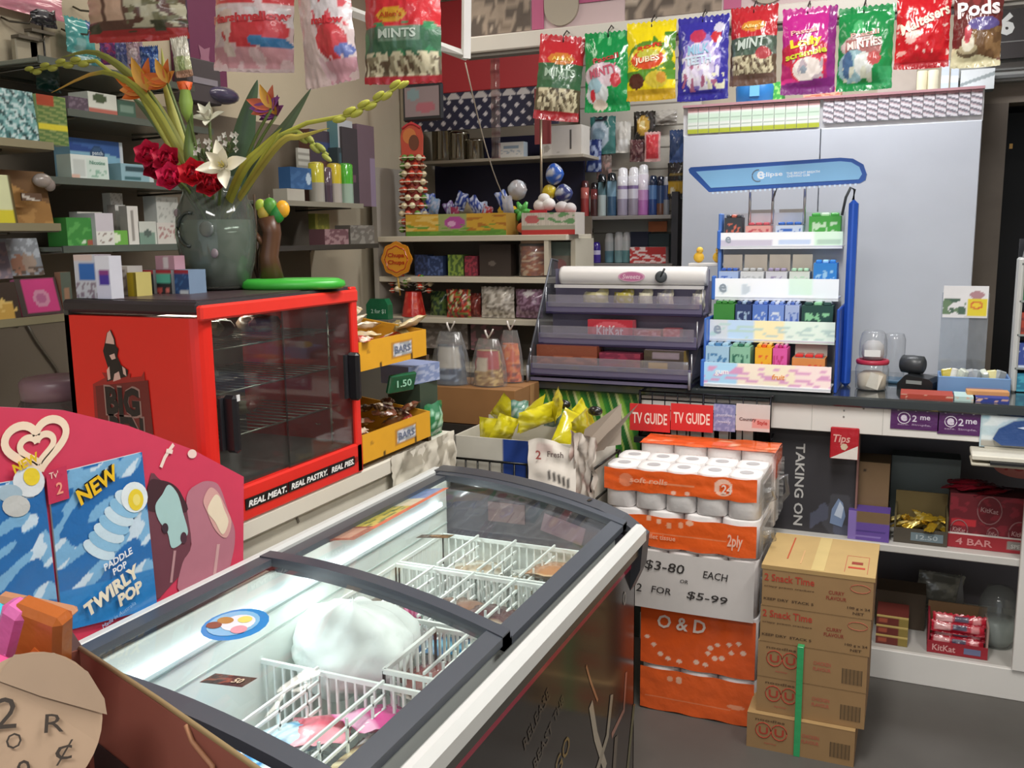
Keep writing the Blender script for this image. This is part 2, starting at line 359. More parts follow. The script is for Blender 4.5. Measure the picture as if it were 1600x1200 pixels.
for sx in (-.2, .2):
    for y in (FY0+.12, FY1-.12): m.box((sx, y, .03), (.05, .05, .06), BLACK, 'plastic')
m.build('cabinet_body', frz)
# the printed front, facing the shop
R90 = Matrix.Rotation(math.pi/2, 4, 'Z')
def frontM(x, y, z): return Matrix.Translation((x, y, z)) @ R90     # local x runs along +y, local -y becomes +x
pm = MB('gloss'); FM = frontM(.2605, 0, 0)
def FP(px, py): q = onx(px, py, FX+.2605); return q[1], q[2]
pm.box(((FY0+FY1)/2, 0, .42), (FY1-FY0-.02, .001, .66), C8('2f2a29'), None, FM)
for s, px, py, h, col in (('RELEASE', 838, 1122, .026, '5b5046'), ('THE', 872, 1108, .022, '5b5046'), ('BEAST', 848, 1165, .026, '5b5046'), ('GO', 878, 1180, .04, '8a7038'), ('0', 975, 935, .035, '8d8a80')):
    y, z = FP(px, py); pm.text(s, (y, -.002, z), h, C8(col), None, bold=.01, rot=.35 if s != '0' else 0, M=FM)
for pts, r, col in (([(922, 1100), (930, 1150), (945, 1200)], .012, 'b5aa98'), ([(955, 1085), (948, 1150), (930, 1210)], .011, 'a59a88'), ([(978, 1050), (974, 1110), (955, 1150)], .008, 'a8786a'), ([(915, 1040), (922, 1065), (933, 1095)], .004, 'b5805f'), ([(990, 1100), (985, 1150), (980, 1200)], .01, '6b6a45'), ([(962, 1150), (958, 1210)], .013, '6a5f52')):
    P = [FP(*q) for q in pts]; pm.ribbon(P, r, -.0012-.0001*(len(pm.f) % 9), C8(col), None, FM)
y0_, z_ = FP(985, 850)
pm.box(((FY0+FY1)/2, -.0012, .707), (FY1-FY0-.03, .002, .011), C8('b0304c'), None, FM)
pm.build('printed_front', frz, label='dark printed front of the freezer with faint lettering and cream strokes')
m = MB('metal')
m.box((.283, (FY0+FY1)/2-.01, .792), (.036, FY1-FY0-.06, .05), C8('d6d8d6'), 'plastic', bev=.012); m.box((.272, (FY0+FY1)/2-.01, .752), (.02, FY1-FY0-.06, .04), C8('8f8f8c'), 'metal', bev=.006)
m.build('side_rail', frz, label='wide silver rail on the shop side')
MB('plastic').box((-.276, (FY0+FY1)/2, .880), (.024, FY1-FY0-.02, .036), C8('d3d6d4'), 'plastic', bev=.006).build('side_rail', frz, label='thin silver rail on the wall side')
gr = C8('45474d')
for y0, y1 in ((FY1-.045, FY1+.012), (FY0-.012, FY0+.045)):
    top = [(x, zt(min(max(x, -.26), .26))+.012-(.035*max(0, (x-.20)/.09)**2.2)) for x in xs(.292, -.272)]
    MB('plastic').prism(top+[(-.272, .70), (.25, .62), (.285, .70)], y0, y1, gr).build('end_cap', frz)
lm = MB('paint'); LW = C8('e6ece7')
LN = 8
lm.box((-.225, (FY0+FY1)/2, .62), (.012, FY1-FY0-.1, .52), LW); lm.box((.225, (FY0+FY1)/2, .585), (.012, FY1-FY0-.1, .45), LW)
m = lm; endp(FY0+.05, FY0+.06, .36, -.225, .225, LW, -.03); endp(FY1-.06, FY1-.05, .36, -.225, .225, LW, -.115)
lm.box((0, (FY0+FY1)/2, .36), (.46, FY1-FY0-.1, .02), C8('dfe6e2'))
lm.box((-.2185, (FY0+FY1)/2, .81), (.002, FY1-FY0-.12, .004), C8('9aa6a2')); lm.box((-.2185, (FY0+FY1)/2, .77), (.002, FY1-FY0-.12, .003), C8('b5c0bb'))
lm.build('liner', frz, label='white inside liner')
m = MB('gloss'); endp(FY1-.075, FY1-.05, .74, -.24, .245, C8('55525c'), -.025); m.box((-.05, FY1-.077, .815), (.10, .002, .05), C8('7a6468')); m.box((.10, FY1-.077, .79), (.11, .002, .045), C8('87707c'), None, None, 0, (0, .25, 0)); m.build('reflection_panel', frz, label='dark panel with painted reflections at the far inside end')  # dark panel added for the glass's reflection, with pinkish reflected patches painted on
m = MB('tube').box((-.21, (FY0+FY1)/2, .832), (.006, FY1-FY0-.24, .010), C8('e6f4ff')); m.build('added_freezer_strip', frz, label='added white fill light strip under the wall-side rim')  # glowing strip added to brighten the inside of the freezer
area('freezer_fill_light', (FX-.20, (FY0+FY1)/2, .832), FY1-FY0-.24, .012, .9, (.93, 1, .98), (0, math.radians(-62), math.pi/2) if False else (math.pi/2*.62, 0, -math.pi/2))  # fill light added along that strip to lift the interior
def lid(y0, y1, dz, lab):
    t = MB('plastic'); fw = .03
    for a, b in ((-.252, -.252+fw), (.25-fw, .25)):
        pts = [(x, zt(x)+dz) for x in [a+(b-a)*i/3 for i in range(4)]]
        t.prism([(x, z-.008) for x, z in pts]+[(x, z+.006) for x, z in pts[::-1]], y0, y1, C8('4c5159'))
    for a, b in ((y0, y0+.032), (y1-.032, y1)):
        t.prism([(x, zt(x)+dz-.008) for x in xs(-.25, .25)]+[(x, zt(x)+dz+.009) for x in xs(.25, -.25)], a, b, C8('474c55'))
    o = t.build('lid_frame', frz, label=lab)
    g = MB('glass').grid(lambda u, v: (-.225+u*.45, y0+.03+v*(y1-y0-.06), zt(-.225+u*.45)+dz), 10, 2, lambda u, v: (.97, .99, .985))
    g.build('glass_pane', o, label='clear pane of this lid'); return o
lf = lid(1.35, 2.075, .001, 'far sliding lid with grey frame'); ln = lid(.86, 1.375, .014, 'near sliding lid with grey frame')
# stickers on the lids
m = MB('film')
def lidpt(px, py, dz): q = onz(px, py, .885+dz); x = q[0]-FX; q = onz(px, py, zt(x)+dz); return q[0]-FX, q[1]
cx, cyy = lidpt(368, 972, .02)
cs = math.cos(-.5); sn = math.sin(-.5)
for rx, ry, dz, col, ox, oy in ((.046, .060, .016, '3a8fd6', 0, 0), (.036, .047, .0166, '8cc4ea', -.004, 0), (.024, .03, .0171, 'eeeef6', .002, .004), (.011, .012, .0176, 'f1e27a', .004, .018), (.012, .014, .0174, 'e8a6b4', .018, -.014), (.013, .012, .0174, 'b98a4a', -.02, .0), (.012, .012, .0174, '8a4a3a', -.024, -.022)):
    pts = [(cx+ox+rx*math.cos(2*math.pi*i/20), cyy+oy+ry*math.sin(2*math.pi*i/20)) for i in range(20)]
    m.add([(x, y, zt(x)+dz) for x, y in pts], [tuple(range(20))], C8(col))
m.build('sticker', ln, label='round blue sticker on the near pane')
def strip(px, w, l, rot, base, lays, par, dz, lab, texts=()):
    a, b = lidpt(*px, dz); M = Matrix.Translation((a, b, zt(a)+dz)) @ Matrix.Rotation(-.15, 4, 'Y') @ Matrix.Rotation(rot, 4, 'Z') @ Matrix.Rotation(-math.pi/2, 4, 'X')
    q = MB('film').grid(lambda u, v: (-w/2+u*w, 0, -l/2+v*l), max(2, int(w/.006)), max(2, int(l/.006)), A(base, *lays), None, M, False)
    for t in texts: q.text(t[0], (t[1], -.001, t[2]), t[3], C8(t[4]), None, M=M)
    q.build('sticker', par, label=lab)
strip((612, 800), .42, .075, math.pi/2-.0, 'dcd9c6', [('r', 0, 0, .24, 1, 'a9573f'), ('r', .03, .3, .2, .8, 'd5a58c'), ('r', .24, 0, .62, 1, 'd9c653'), ('n', 7, .24, 0, .62, 1, 3, .1, '6f8a3c'), ('r', .62, .0, .8, 1, 'efe6c8'), ('r', .78, .2, 1, 1, '7f9fd8'), ('r', .2, .0, 1, .2, 'e8683a')], lf, .0025, 'colourful fruit strip sticker on the far pane')
strip((680, 840), .085, .024, -.1, '3b2e27', [('n', 5, 0, 0, 1, 1, 2, .1, '8a6f56')], lf, .0025, 'small brown label on the far pane', [('MAG', 0, 0, .01, 'b89a70')])
strip((357, 1068), .085, .03, -.1, '33271f', [('n', 6, 0, .1, .6, 1, 2, .1, '9a5a44')], ln, .0165, 'small brown label on the near pane', [('50', .02, 0, .014, 'e8d9b8')])
strip((905, 790), .07, .02, -.2, '26272b', [], lf, .0025, 'small black tag on the far pane')

def basket(loc, w, d, h, ndiv, name, label, skip=()):
    t = thing(name, label, 'basket', loc, 0, 'wire baskets in the freezer'); wc = C8('e9efec'); k = .0042
    f = MB('plastic')
    for z in (h, 0.02):
        for sy in (-1, 1): f.box((0, sy*d/2, z), (w, k*1.6, k*2), wc)
        for sx in (-1, 1): f.box((sx*w/2, 0, z), (k*1.6, d, k*2), wc)
    nn = int(w/.019)
    for i in range(nn+1):
        x = -w/2+w*i/nn
        for sy in (-1, 1): f.box((x, sy*d/2, h/2), (k, k, h), wc)
    nn = int(d/.022)
    for i in range(nn+1):
        y = -d/2+d*i/nn
        for sx in (-1, 1): f.box((sx*w/2, y, h/2), (k, k, h), wc)
        f.box((0, y, .006), (w, k, k), wc)
    for i in range(int(w/.03)): f.box((-w/2+.03*(i+.5), 0, .003), (k, d, k), wc)
    f.build('wire_frame', t)
    for j in range(ndiv):
        x = -w/2+w*(j+1)/(ndiv+1); g = MB('plastic')
        for i in range(7): g.box((x, 0, .02+(h-.01)*i/6), (k, d, k*1.2), wc)
        for i in range(4): g.box((x, -d/2+d*(i+.5)/4, h/2), (k, k, h), wc)
        g.build('divider', t)
    return t
basket((-.875, 1.905, .57), .41, .22, .175, 3, 'wire_basket', 'white wire basket at the far end of the freezer')
basket((-.875, 1.65, .57), .41, .26, .175, 3, 'wire_basket', 'white wire basket second from the freezer far end')
basket((-.745, 1.405, .57), .16, .19, .175, 1, 'wire_basket', 'short white wire basket beside the frosted ice bag')
basket((-.885, 1.14, .56), .41, .31, .165, 2, 'wire_basket', 'white wire basket nearest the front of the freezer')
# ice bag and frozen stock
m = MB('frost')
m.grid(lambda u, v: (lambda a, b, r: (r*math.cos(a)*math.cos(b), .86*r*math.sin(a)*math.cos(b), .72*r*math.sin(b)))(2*math.pi*u, math.pi*(v-.5), .124*(1+.2*noise.noise(Vector((math.cos(u*6.28)*1.6, math.sin(u*6.28)*1.6, v*3)))+.05*noise.noise(Vector((math.cos(u*6.28)*6, math.sin(u*6.28)*6, v*14))))), 60, 34, (.93, .96, .95))
m.build('ice_bag', None, (-.962, 1.425, .715), .3, 'big frosty white bag of ice in the middle of the freezer', 'bag')
def icepack(name, lab, loc, w, h, art, rot, tilt=1.2, mat='film'):
    return bag(w, h, .02, A(*art) if isinstance(art, (list, tuple)) else A(art), mat=mat, nx=10, nz=12, seed=loc[0]*9).build(name, None, loc, (tilt, 0, rot), lab, 'ice cream')
icepack('ice_lolly', 'bright pink ice lolly wrapper standing beside the ice bag', (-.905, 1.545, .80), .035, .13, ('d8457f', ('n', 6, 0, 0, 1, 1, 1, .2, 'f49ac0')), .4, .35)
FZ_ = [('ice_cream_pack', 'pink ice cream wrapper in the nearest freezer basket', (-.87, 1.19, .63), .09, .13, ('e0506a', ('n', 5, 0, 0, 1, 1, 4, .1, 'f6a3b0')), .5),
 ('ice_cream_pack', 'small magenta ice cream wrapper at the back of the nearest basket', (-.85, 1.25, .64), .07, .11, ('d64a94', ('n', 5, 0, 0, 1, 1, 8, .15, 'f0b0d0')), -.4),
 ('ice_cream_pack', 'light blue ice cream wrapper in the nearest freezer basket', (-.95, 1.15, .63), .09, .13, ('49a9dc', ('n', 5, 0, 0, 1, 1, 5, .1, 'cfe9f6')), -.2),
 ('ice_cream_pack', 'sky blue ice cream wrapper at the front of the nearest basket', (-.90, 1.08, .63), .10, .14, ('3f98d8', ('n', 6, 0, 0, 1, 1, 7, .15, 'dff0fa')), 1.3),
 ('ice_cream_pack', 'dark navy ice cream wrapper at the front edge of the freezer', (-.97, 1.04, .62), .10, .15, ('1d3f73', ('n', 6, 0, 0, 1, 1, 2, .25, '3f6fae')), .9),
 ('ice_cream_pack', 'brown and cream wrapper in the right part of the nearest basket', (-.75, 1.15, .63), .10, .13, ('6a5a48', ('n', 5, 0, 0, 1, 1, 9, .05, 'd8c79a')), .2),
 ('ice_cream_pack', 'purple-grey wrapper in the right part of the nearest basket', (-.74, 1.06, .63), .09, .12, ('7d6f80', ('n', 5, 0, 0, 1, 1, 11, .1, 'cfc3c8')), -.6),
 ('ice_cream_pack', 'brown wrapper in the left part of the second basket', (-1.02, 1.66, .62), .10, .14, ('5d4a3c', ('n', 5, 0, 0, 1, 1, 3, .1, '7d7a4a')), .3),
 ('ice_cream_pack', 'dark chocolate wrapper in the middle of the second basket', (-.92, 1.67, .63), .10, .14, ('4a3530', ('n', 5, 0, 0, 1, 1, 6, .1, '8f6a56')), -.5),
 ('ice_cream_pack', 'maroon wrapper in the right part of the second basket', (-.80, 1.65, .63), .09, .14, ('5a2f33', ('n', 5, 0, 0, 1, 1, 13, .1, 'b5a28a')), .1),
 ('ice_cream_pack', 'red-brown wrapper with white print in the short basket', (-.74, 1.42, .65), .11, .14, ('7a4038', ('e', .6, .5, .25, .2, 'e6dcd4')), .8),
 ('ice_cream_pack', 'striped grey-brown wrapper at the front of the short basket', (-.77, 1.36, .64), .10, .13, ('8d7d70', ('s', 5, .4, .4, 'c9beb4')), -.2),
 ('ice_cream_pack', 'blue wrapper lying behind the ice bag', (-.84, 1.56, .63), .12, .14, ('2d6c96', ('n', 5, 0, 0, 1, 1, 14, .1, '7ab5d0')), .2),
 ('ice_cream_pack', 'tan and white wrapper in the middle of the far basket', (-.93, 1.92, .66), .11, .15, ('b09a7d', ('n', 5, 0, 0, 1, 1, 15, 0, 'ddd6c6')), .4),
 ('ice_cream_pack', 'beige wrapper under the others in the far basket', (-.87, 1.96, .63), .10, .14, ('c7b79c', ('n', 5, 0, 0, 1, 1, 16, .1, '8f7a60')), -.7),
 ('ice_cream_pack', 'orange and tan wrapper in the right corner of the far basket', (-.73, 1.90, .69), .10, .15, ('b97f4c', ('n', 5, 0, 0, 1, 1, 17, .1, 'e6c79c')), .2),
 ('ice_cream_pack', 'pale grey wrapper near the right of the far basket', (-.78, 1.95, .66), .14, .16, ('c9ccc6', ('n', 5, 0, 0, 1, 1, 18, .2, 'a4a8a2')), -.2)]
for nm, lb, lc, w, h, art, r in FZ_: icepack(nm, lb, (lc[0], lc[1]-.03, lc[2]+(.085 if 1.58 < lc[1] < 1.8 else .045)), w*1.25, h*1.25, art, r, 1.35)

# ---------------- pink sign board along the freezer ----------------
SXP = -1.152
ol = [(.45, 1.318)]+[tuple(onx(px_, py_, SXP)[1:]) for px_, py_ in ((-120, 634), (0, 636), (100, 641), (200, 665), (300, 702), (381, 745))]
t = thing('sign_board', 'tall crimson ice cream sign board with a curved top, behind the freezer', 'sign', (SXP, 0, 0))
bm_ = MB('card'); BMx = frontM(0, 0, 0)
bm_.prism([(ol[-1][0]-.016, .89), ol[-1]]+[(y, z) for y, z in ol[::-1][1:]]+[(.45, .89)], 0, .012, C8('d23a5a'), None, BMx, C8('e27a94'))
def SG(px, py): q = onx(px, py, SXP); return (q[1], q[2])
def heart(cx, cz, w, h, r, col):
    for sg in (1, -1):      # the two halves of the printed heart, open at the bottom on one side
        pts = []
        for i in range(27):
            a = math.pi*(.97 if sg < 0 else .90)+(.30-math.pi*(.97 if sg < 0 else .90))*i/26; x = 16*math.sin(a)**3*sg; z = 13*math.cos(a)-5*math.cos(2*a)-2*math.cos(3*a)-math.cos(4*a); pts.append((cx+x/32*w, cz+(z+2.5)/29*h))
        pts.append((cx, pts[-1][1]-.06*h)); bm_.ribbon(pts, r, -.002-.0004*(sg < 0), C8(col), None, BMx)
cy_, cz_ = SG(57, 700); w_ = SG(106, 700)[0]-SG(8, 700)[0]
heart(cy_, cz_, w_, .075, .006, 'f4ddc4'); heart(cy_, cz_-.003, w_*.55, .042, .005, 'f4ddc4')
# ice cream bars on the right: two big bars with bitten centres
def smooth_ring(pts, k=4):
    n = len(pts); out = []
    for i in range(n):
        p0, p1, p2, p3 = [np.array(pts[(i+j-1) % n], float) for j in range(4)]
        for s in range(k): f = s/k; out.append(tuple(.5*((2*p1)+(p2-p0)*f+(2*p0-5*p1+4*p2-p3)*f*f+(3*p1-p0-3*p2+p3)*f**3)))
    return out
def blob(pts, dy, col):
    if len(pts) < 16: pts = smooth_ring(pts)
    P = [SG(*p) for p in pts]; bm_.add([(a, dy, b) for a, b in P], [tuple(range(len(P)))], C8(col), None, BMx)
def oval(cx, cy, rx, ry, n=24, a0=0, rot=0): return [(cx+rx*math.cos(a)*math.cos(rot)-ry*math.sin(a)*math.sin(rot), cy+rx*math.cos(a)*math.sin(rot)+ry*math.sin(a)*math.cos(rot)) for a in [-2*math.pi*i/n for i in range(n)]]
blob([(232, 752), (250, 750), (270, 757), (284, 775), (296, 820), (297, 850), (290, 880), (268, 912), (232, 930)][::-1], -.0015, '6d3a47')
blob([(232, 752), (250, 750), (270, 757), (284, 775), (290, 800), (240, 800), (228, 790)][::-1], -.0018, '43222b')
blob([(290, 778), (310, 755), (330, 752), (343, 762), (356, 800), (366, 830), (362, 870), (345, 905), (280, 925), (284, 880), (298, 850)][::-1], -.0016, 'b77585')
blob([(262, 757), (276, 772), (284, 800), (292, 830), (286, 842), (278, 852), (266, 855), (260, 832), (246, 812), (241, 790), (252, 772)][::-1], -.0025, 'a9cccb')
blob(oval(256, 825, 5, 8), -.003, '3b2330'); blob(oval(285, 840, 5, 9), -.003, '4b2a38')
blob([(326, 762), (338, 768), (350, 790), (360, 815), (352, 840), (335, 828), (322, 800), (316, 782)][::-1], -.0025, 'd9a5a0')
blob([(333, 774), (341, 776), (348, 795), (355, 815), (346, 835), (334, 815), (322, 797)][::-1], -.003, 'ecdcc2')
bm_.ribbon([SG(272, 860), SG(266, 910)], .003, -.002, C8('b98e92'), None, BMx)
bm_.ribbon([SG(340, 850), SG(333, 905)], .004, -.002, C8('cfa3a4'), None, BMx)
for kk, pts in enumerate(([(270, 694), (262, 705), (256, 715), (250, 730)], [(258, 704), (268, 706)])):
    bm_.ribbon([SG(*p) for p in pts], .0035, -.002-.0006*kk, C8('f3dbd0'), None, BMx)
blob(oval(299, 709, 7, 7), -.002, 'f0d5cb')
bm_.build('board', t)
def poster(name, corners, art, lab, texts=(), blobs=()):
    P = [Vector((SG(*c)[0], 0, SG(*c)[1])) for c in corners]   # tl tr br bl
    q = MB('film')
    def fn(u, v): a = P[3].lerp(P[2], u); b = P[0].lerp(P[1], u); r = a.lerp(b, v); return (r.x, -.004-.002*math.sin(math.pi*u), r.z)
    q.grid(fn, 70, 84, art, None, BMx, False)
    q.add([fn(0, 0), fn(1, 0), fn(1, 1), fn(0, 1)], [(3, 2, 1, 0)], WHITE, None, BMx @ Matrix.Translation((0, .003, 0)))
    for pts, dy, col in blobs: q.add([(SG(*p)[0], -.0065+dy, SG(*p)[1]) for p in pts], [tuple(range(len(pts)))], C8(col), None, BMx)
    for k_, (s, px, h, col, rot, bold) in enumerate(texts): a = SG(*px); q.text(s, (a[0], -.0085-.0006*k_, a[1]), h, C8(col), None, rot=rot, M=BMx, bold=bold)
    q.build(name, None, (SXP, 0, 0), 0, lab, 'poster')
wave = lambda u, v: C8('2a6fb4') if noise.noise(Vector((u*2+v*3, v*9-u*4, 1))) < .12 else (C8('7db4dd') if noise.noise(Vector((u*3, v*14-u*6, 5))) < .25 else C8('cfe3f2'))
p1 = lambda u, v: wave(u, v) if v > .25 else C8('2e83c8')
bl = [([(150-12*i+a, 900-20*i+b) for a, b in oval(0, 0, 22, 9, 16, 0, -.5)], 0, '000000') for i in range(0)]
bl = []
for i in range(7):
    f = i/6; cx_, cy2 = 150+46*f, 858-78*f
    bl.append((oval(cx_, cy2, 27-3*f, 13, 18, 0, .45), -.0002*i, ['cfe6f3', '8ec2e4'][i % 2]))
bl += [(oval(204, 776, 21, 24, 20), -.0018, 'e8f2f6'), (oval(206, 780, 12, 17, 18), -.0022, 'eed33a'), (oval(207, 780, 6, 9, 14), -.0024, 'f3e27a')]
poster('poster', [(72, 742), (219, 706), (243, 948), (96, 986)], p1, 'blue poster with yellow NEW and a white spiral ice lolly, on the sign board',
       [('NEW', (145, 755), .026, '1a1a1a', .32, .07), ('NEW', (146.5, 756), .026, 'f2c42c', .32, .03), ('PADDLE', (178, 872), .012, 'e9eef4', .18, .03), ('POP', (180, 886), .012, 'e9eef4', .18, .03), ('TWIRLY', (168, 920), .024, 'f3ead2', .28, .05), ('POP', (196, 925), .022, 'f3ead2', .18, .05), ('Made in Australia', (178, 958), .007, '9cc4ea', .2, .0)], bl)
bl2 = [(oval(40, 752, 25, 24, 20), 0, 'dfe5ea'), (oval(44, 744, 13, 14, 18), -.0006, 'eed33a'), (oval(20, 790, 22, 17, 18), -.0004, 'c9cbc9'), (oval(10, 770, 20, 14, 18), -.0002, 'a9c2d2')]
poster('poster', [(-60, 765), (64, 742), (92, 985), (-60, 985)], wave, 'blue wave poster at the left end of the sign board', [('NEW', (34, 722), .014, 'e6c02c', .25, .04)], bl2)
m = MB('film').grid(lambda u, v: (.0+u*.036, 0, v*.05), 2, 2, C8('c93a5c'), None, BMx, False); a = SG(84, 752); m.text("Tv'", (.012, -.001, .042), .01, C8('f4c8c0'), None, M=BMx); m.text('2', (.02, -.001, .02), .018, C8('f4a08a'), None, M=BMx)
m.build('price_sticker', None, (SXP+.0075, a[0]-.018, a[1]-.03), 0, 'small red sticker between the two blue posters', 'sticker')

# ---------------- red pie warmer ----------------
HW, HD, HH = .505, .33, .432; HX = -1.18; HY = 1.298
hot = thing('pie_warmer', 'red glass-fronted pie warmer standing on the white bench', 'food warmer', (HX-HD/2, HY+HW/2, BZ), math.pi/2)
RED = C8('e0281e'); w, d, h = HW/2, HD/2, HH
m = MB('plastic')
ro = []
for i in range(7): a = math.pi/2*i/6; ro.append((-w+.03-.03*math.sin(a), -d+.03-.03*math.cos(a)))
pl = [(-w+.034, -d)]+ro[0:]+[(-w, d), (-w+.034, d)]
vs = [(x, y, .012) for x, y in pl]+[(x, y, h-.03) for x, y in pl]; n_ = len(pl)
m.add(vs, [tuple(range(n_)), tuple(range(2*n_-1, n_-1, -1))]+[(k, (k+1) % n_, n_+(k+1) % n_, n_+k) for k in range(n_)], RED)
m.box((w-.008, 0, h/2), (.016, 2*d, h-.03), RED, bev=.003)
m.box((0, d-.006, h/2), (2*w, .012, h-.03), C8('3a3836'))
m.build('cabinet_shell', hot)
m = MB('plastic').box((0, 0, h-.012), (2*w+.006, 2*d+.006, .024), C8('2d262b'), bev=.006); m.box((0, .0, h+.0005), (2*w-.05, 2*d-.05, .002), C8('4a3a3d')); m.build('top_cover', hot)
m = MB('plastic').box((0, -d-.004, h-.02), (2*w+.004, .016, .028), C8('e8362b'), bev=.004)
m.box((0, -d+.002, .035), (2*w+.002, .02, .07), RED, bev=.004); m.box((w-.01, -d-.002, h/2), (.024, .012, h), RED, bev=.003)
for s, u, ww in (('REAL MEAT.', -.10, .12), ('REAL PASTRY.', .04, .13), ('REAL PIES.', .165, .09)):
    m.box((u, -d-.009, .034), (ww+.012, .002, .022), BLACK, None, None); m.text(s, (u, -d-.0115, .034), .013, WHITE, None, w=ww, bold=.04, shear=.2)
m.box((w-.03, -d-.009, .035), (.012, .004, .012), C8('8e2018'))
m.build('front_frame', hot)
m = MB('paint').box((.015, 0, .07), (2*w-.06, 2*d-.03, .006), C8('7a7672')); m.box((.015, d-.016, h/2), (2*w-.05, .004, h-.1), C8('6a625c')); m.build('base_tray', hot)
for z in (.16, .25, .335):
    m = MB('metal')
    for yy in (-d+.035, d-.03): m.tube([(-w+.045, yy, z), (w-.03, yy, z)], .002, C8('c9c4b8'))
    for i in range(15): x = -w+.05+i*(2*w-.085)/14; m.tube([(x, -d+.035, z), (x, d-.03, z)], .0014, C8('b5b0a6'), None, 5)
    m.build('wire_shelf', hot)
m = MB('metal')
for x in (w-.06,):
    m.tube([(x, -d+.033, .075), (x, -d+.033, h-.05)], .0025, C8('cfc9bb'))
    for i in range(12): m.box((x, -d+.031, .1+i*.025), (.006, .003, .004), C8('efe9dc'))
m.box((.01, d-.04, h/2+.02), (.02, .004, h-.1), C8('6a6f78'))
m.build('shelf_support', hot)
for x0, x1, lab, hx in ((-w+.036, .0, 'left sliding glass door', -w+.058), (-.012, w-.022, 'right sliding glass door', w-.03)):
    dd = -.003 if hx > 0 else .004
    o = MB('glass').box(((x0+x1)/2, -d+.004+dd, .07+(h-.105)/2), (x1-x0, .003, h-.105), C8('d2d5d3')).build('glass_door', hot, label=lab)
    q = MB('plastic').box((hx, -d-.014, .23 if hx > 0 else .20), (.018, .03, .11), C8('17161a'), bev=.006); q.box((hx-.012, -d+.0, .23 if hx > 0 else .2), (.012, .006, .10), C8('2a2a2e'))
    if hx < 0: q.box((hx+.002, -d-.029, .25), (.008, .002, .012), C8('d8d8d8'))
    q.build('door_handle', o)
m = MB('tube').box((0, .05, h-.045), (.30, .012, .010), C8('fff2dc')); m.build('added_warmer_strip', hot)  # glow strip added to lighten the dark inside of the cabinet
area('warmer_fill_light', (HX-HD/2-.05, HY+HW/2, BZ+h-.053), .012, .30, .35, (1, .93, .82))  # fill light added below the strip to brighten the racks
# emblem on the near side (faces -y in the room = local -x side)
SM = Matrix.Translation((-w-.0012, 0, 0)) @ Matrix.Rotation(-math.pi/2, 4, 'Z')   # local x of the print runs along -y(local) ...
m = MB('plastic')
def SD(px, py): q = ony(px, py, HY); return (q[0]-(HX-HD/2), q[2]-BZ)
def sblob(pts, dy, col): P = [SD(*p) for p in pts]; m.add([(a, dy, b) for a, b in P], [tuple(range(len(P)))], C8(col), None, SM)
SB = '1f1315'; SG_ = '8d6a62'
sblob([(146, 600), (165, 590), (160, 582), (205, 584), (204, 590), (222, 588), (226, 580), (240, 700), (152, 700)][::-1], -.0002, '9a2420')
sblob([(150, 603), (232, 594), (243, 700), (158, 700)][::-1], -.0004, '6f1f1d')
sblob([(164, 540), (168, 520), (174, 515), (180, 528), (182, 540), (186, 545), (184, 556), (190, 570), (201, 578), (200, 588), (168, 596), (170, 575), (164, 556), (162, 548)][::-1], -.0005, SB)
for p in ([(166, 536), (169, 520), (173, 516), (179, 530), (180, 538)], [(172, 555), (180, 552), (182, 560), (176, 562)], [(168, 578), (172, 572), (174, 592), (170, 594)], [(192, 572), (197, 576), (199, 588), (194, 584)], [(180, 584), (187, 580), (190, 592), (178, 596)]): sblob(p[::-1], -.0008, 'd9b2a6')
for s, u, v, hh, ww in (('BIG', 193, 627, .055, .085), ('BEN', 200, 673, .055, .085)):
    a = SD(u, v); m.text(s, (a[0], -.001, a[1]), hh*1.12, C8('a08078'), None, w=ww*1.08, bold=.05, M=SM, rot=.0); m.text(s, (a[0], -.0015, a[1]), hh, C8(SB), None, w=ww, bold=.05, M=SM)
m.build('printed_emblem', hot, label='black lettering and figure emblem on the near red side')
# pies in paper sleeves added on the racks for red reflections in the glass
for i, (x, y, z, c1, c2, lb) in enumerate(((-.14, .02, .338, 'b8453c', 'd8c9b8', 'added red paper-sleeved pie at the near end of the top rack'), (.0, .03, .338, '8f3a32', 'c9b59a', 'added dark red sleeved pie in the middle of the top rack'), (.12, .0, .338, 'b59a86', 'd0655a', 'added tan sleeved pie at the far end of the top rack'), (-.10, .0, .253, 'a8362f', 'd8d0b8', 'added red sleeved pie on the middle rack'), (.05, .02, .163, '9a8a68', 'b5342c', 'added buff sleeved pie in the middle of the lower rack'), (-.06, -.01, .163, '857a5c', 'c0b090', 'added brown sleeved pie on the lower rack'))):
    q = MB('film').lathe([(.03, 0), (.045, .006), (.05, .02), (.042, .032), (.001, .038)], 18, C8(c1)); q.box((0, 0, .02), (.07, .104, .03), C8(c2), None, None, .012)
    P = hot.matrix_world if False else Matrix.Translation((HX-HD/2, HY+HW/2, BZ)) @ R90
    q.build('added_pie', None, tuple(P @ Vector((x, y, z))), i*.5, lb, 'pie')
